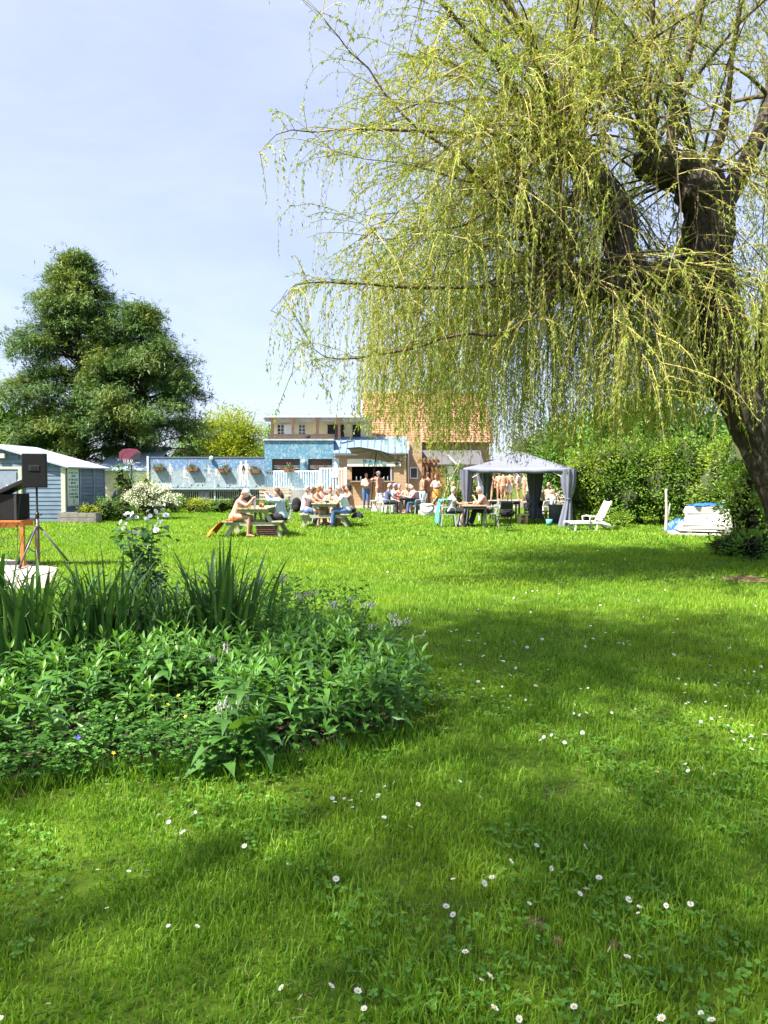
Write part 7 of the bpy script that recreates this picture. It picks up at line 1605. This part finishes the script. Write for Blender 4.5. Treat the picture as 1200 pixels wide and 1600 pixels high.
for i, (px, Y, rz, lb, m_) in enumerate([(601, 32.9, HF, 'grey plastic chair of the man in the navy T-shirt', grey_pl), (611, 33.7, HF, 'white plastic chair of the man in the blue cap', white_pl), (658, 32.9, VF_, 'plastic chair under the checked shirt', grey_pl), (653, 33.7, VF_, 'plastic chair of the grey haired person beside the checked shirt', white_pl), (607, 34.7, HF - 15, 'white plastic chair of the person in the red cap', white_pl), (636, 35.3, 185, 'plastic chair at the far end of the charcoal table', white_pl), (624, 35.5, 195, 'white plastic chair of the person in the red top', white_pl)]):
    plastic_chair(at(px, 0, Y).x, Y, R(rz), lb, m_)
v = T2; 
for i, (px, Y, rz, lb) in enumerate([(499, 27.3, 200, 'white plastic chair of the bald man at the picnic table end'), (514, 27.1, 178, 'white plastic chair at the middle of the picnic table end'), (526, 27.0, 165, 'white plastic chair of the person in the cream top')]): plastic_chair(at(px, 0, Y).x, Y, R(rz), lb, white_pl)
# by the pergola
person('slim bare chested person walking past the annexe window', at(661, 0, 38.3).x, 38.3, .11, HF + 20, None, 4, None, 1.7, 'tan', 0, 'brown', None, None, None, olive, 6, stride=.4)
person('tall bare chested person standing between the pergola posts', at(671.5, 0, 38.6).x, 38.6, .11, 30, None, 2, None, 1.78, 'tan', .03, 'brown', None, None, None, beige, 0)
person('person with orange wrap standing right of the pergola', at(684, 0, 37.9).x, 37.9, .11, 165, None, 2, [V3((-.22, .3, 1.1)), V3((.2, .3, 1.1))], 1.66, 'pink', .06, 'ginger', None, ('tank', pinkc), None, None, 10, wrap=orangec, female=True)
person('bare chested person half hidden by the climber stems', at(709, 0, 38.8).x, 38.8, .11, 160, None, 4, None, 1.62, 'pink', .05, 'brown', None, None, None, beige, 8)
# brown folding table
person('white haired woman in white blouse at the brown folding table', at(706, 0, 24.4).x, 24.4, 0, HF, .44, 10, [V3((-.12, .5, .80)), V3((.12, .5, .78))], 1.66, 'fair', .05, 'white', None, ('short', white_c), ('knee', black_t), None, 6, 0, .03, .12, shoes=shoe_d, female=True)
plastic_chair(at(703, 0, 24.4).x, 24.4, R(HF), 'pale green plastic chair of the white haired woman', grey_pl)
person('balding bare chested man resting his chin on his hand', at(768, 0, 24.7).x, 24.75, 0, VF_, .44, 24, [V3((-.08, .46, .96)), V3((.12, .52, .78))], 1.76, 'pink', .06, 'white', None, None, ('full', black_t), None, 18, 0, .02, -.1, shoes=shoe_d)
plastic_chair(at(771, 0, 24.75).x, 24.78, R(VF_), 'plastic chair of the man resting his chin', grey_pl)
# gazebo background, on the raised terrace
zt_ = .33
def stand(label, px, face, Y=41.3, **kw): return person(label, at(px, 0, Y).x, Y, zt_, face, None, vox=.03, **kw)
stand('grey haired woman standing in profile at the left gazebo curtain', 773, HF - 10, lean=2, hands=[V3((-.2, .35, 1.05)), V3((.2, .4, 1.05))], H=1.78, sk='warm', fat=.02, hair='white', trunks=beige, female=True, Y=40.9)
stand('man in a pale cap facing us behind the bathers under the gazebo', 786, 170, lean=0, H=1.68, sk='pink', fat=.04, hair='grey', hat=('cap', cap_w), trunks=beige, Y=42.3)
stand('dark haired bather seen from behind in the middle of the gazebo', 792, 5, lean=0, H=1.68, sk='warm', fat=.05, hair='brown', trunks=beige, Y=41.0)
stand('bather with a white towel round the hips seen from behind', 802.5, -12, lean=2, H=1.7, sk='warm', fat=.03, hair='blond', wrap=white_c, Y=41.3)
stand('dark haired person in a pink shirt under the gazebo', 817, 60, lean=4, H=1.68, sk='pink', fat=.08, hair='brown', shirt=('short', pinkc), trunks=beige, Y=41.0)
stand('bare chested person half behind the pink shirt under the gazebo', 826, 90, lean=2, H=1.66, sk='pink', fat=.08, hair='grey', trunks=beige, Y=41.8)
person('tanned person in straw hat sitting by the right gazebo curtain', at(857, 0, 31).x, 31.2, 0, VF_ + 20, .5, 14, [V3((-.1, .45, .98)), V3((.1, .45, 1.0))], 1.74, 'tan', .03, 'brown', ('straw', straw), ('short', olive), ('full', olive), None, 18, vox=.028)
person('bare chested person sitting behind the straw hat', at(868, 0, 33).x, 33.2, 0, 150, .5, 8, None, 1.72, 'pink', .05, 'grey', None, None, ('short', navy), None, 8, vox=.03)
for (px, Y, rz, lb) in [(859, 31.2, VF_ + 20, 'white plastic chair under the straw hat'), (868, 33.25, 150, 'white plastic chair behind the straw hat')]: plastic_chair(at(px, 0, Y).x, Y, R(rz), lb, white_pl)

bpy.data.scenes.remove(_scratch)
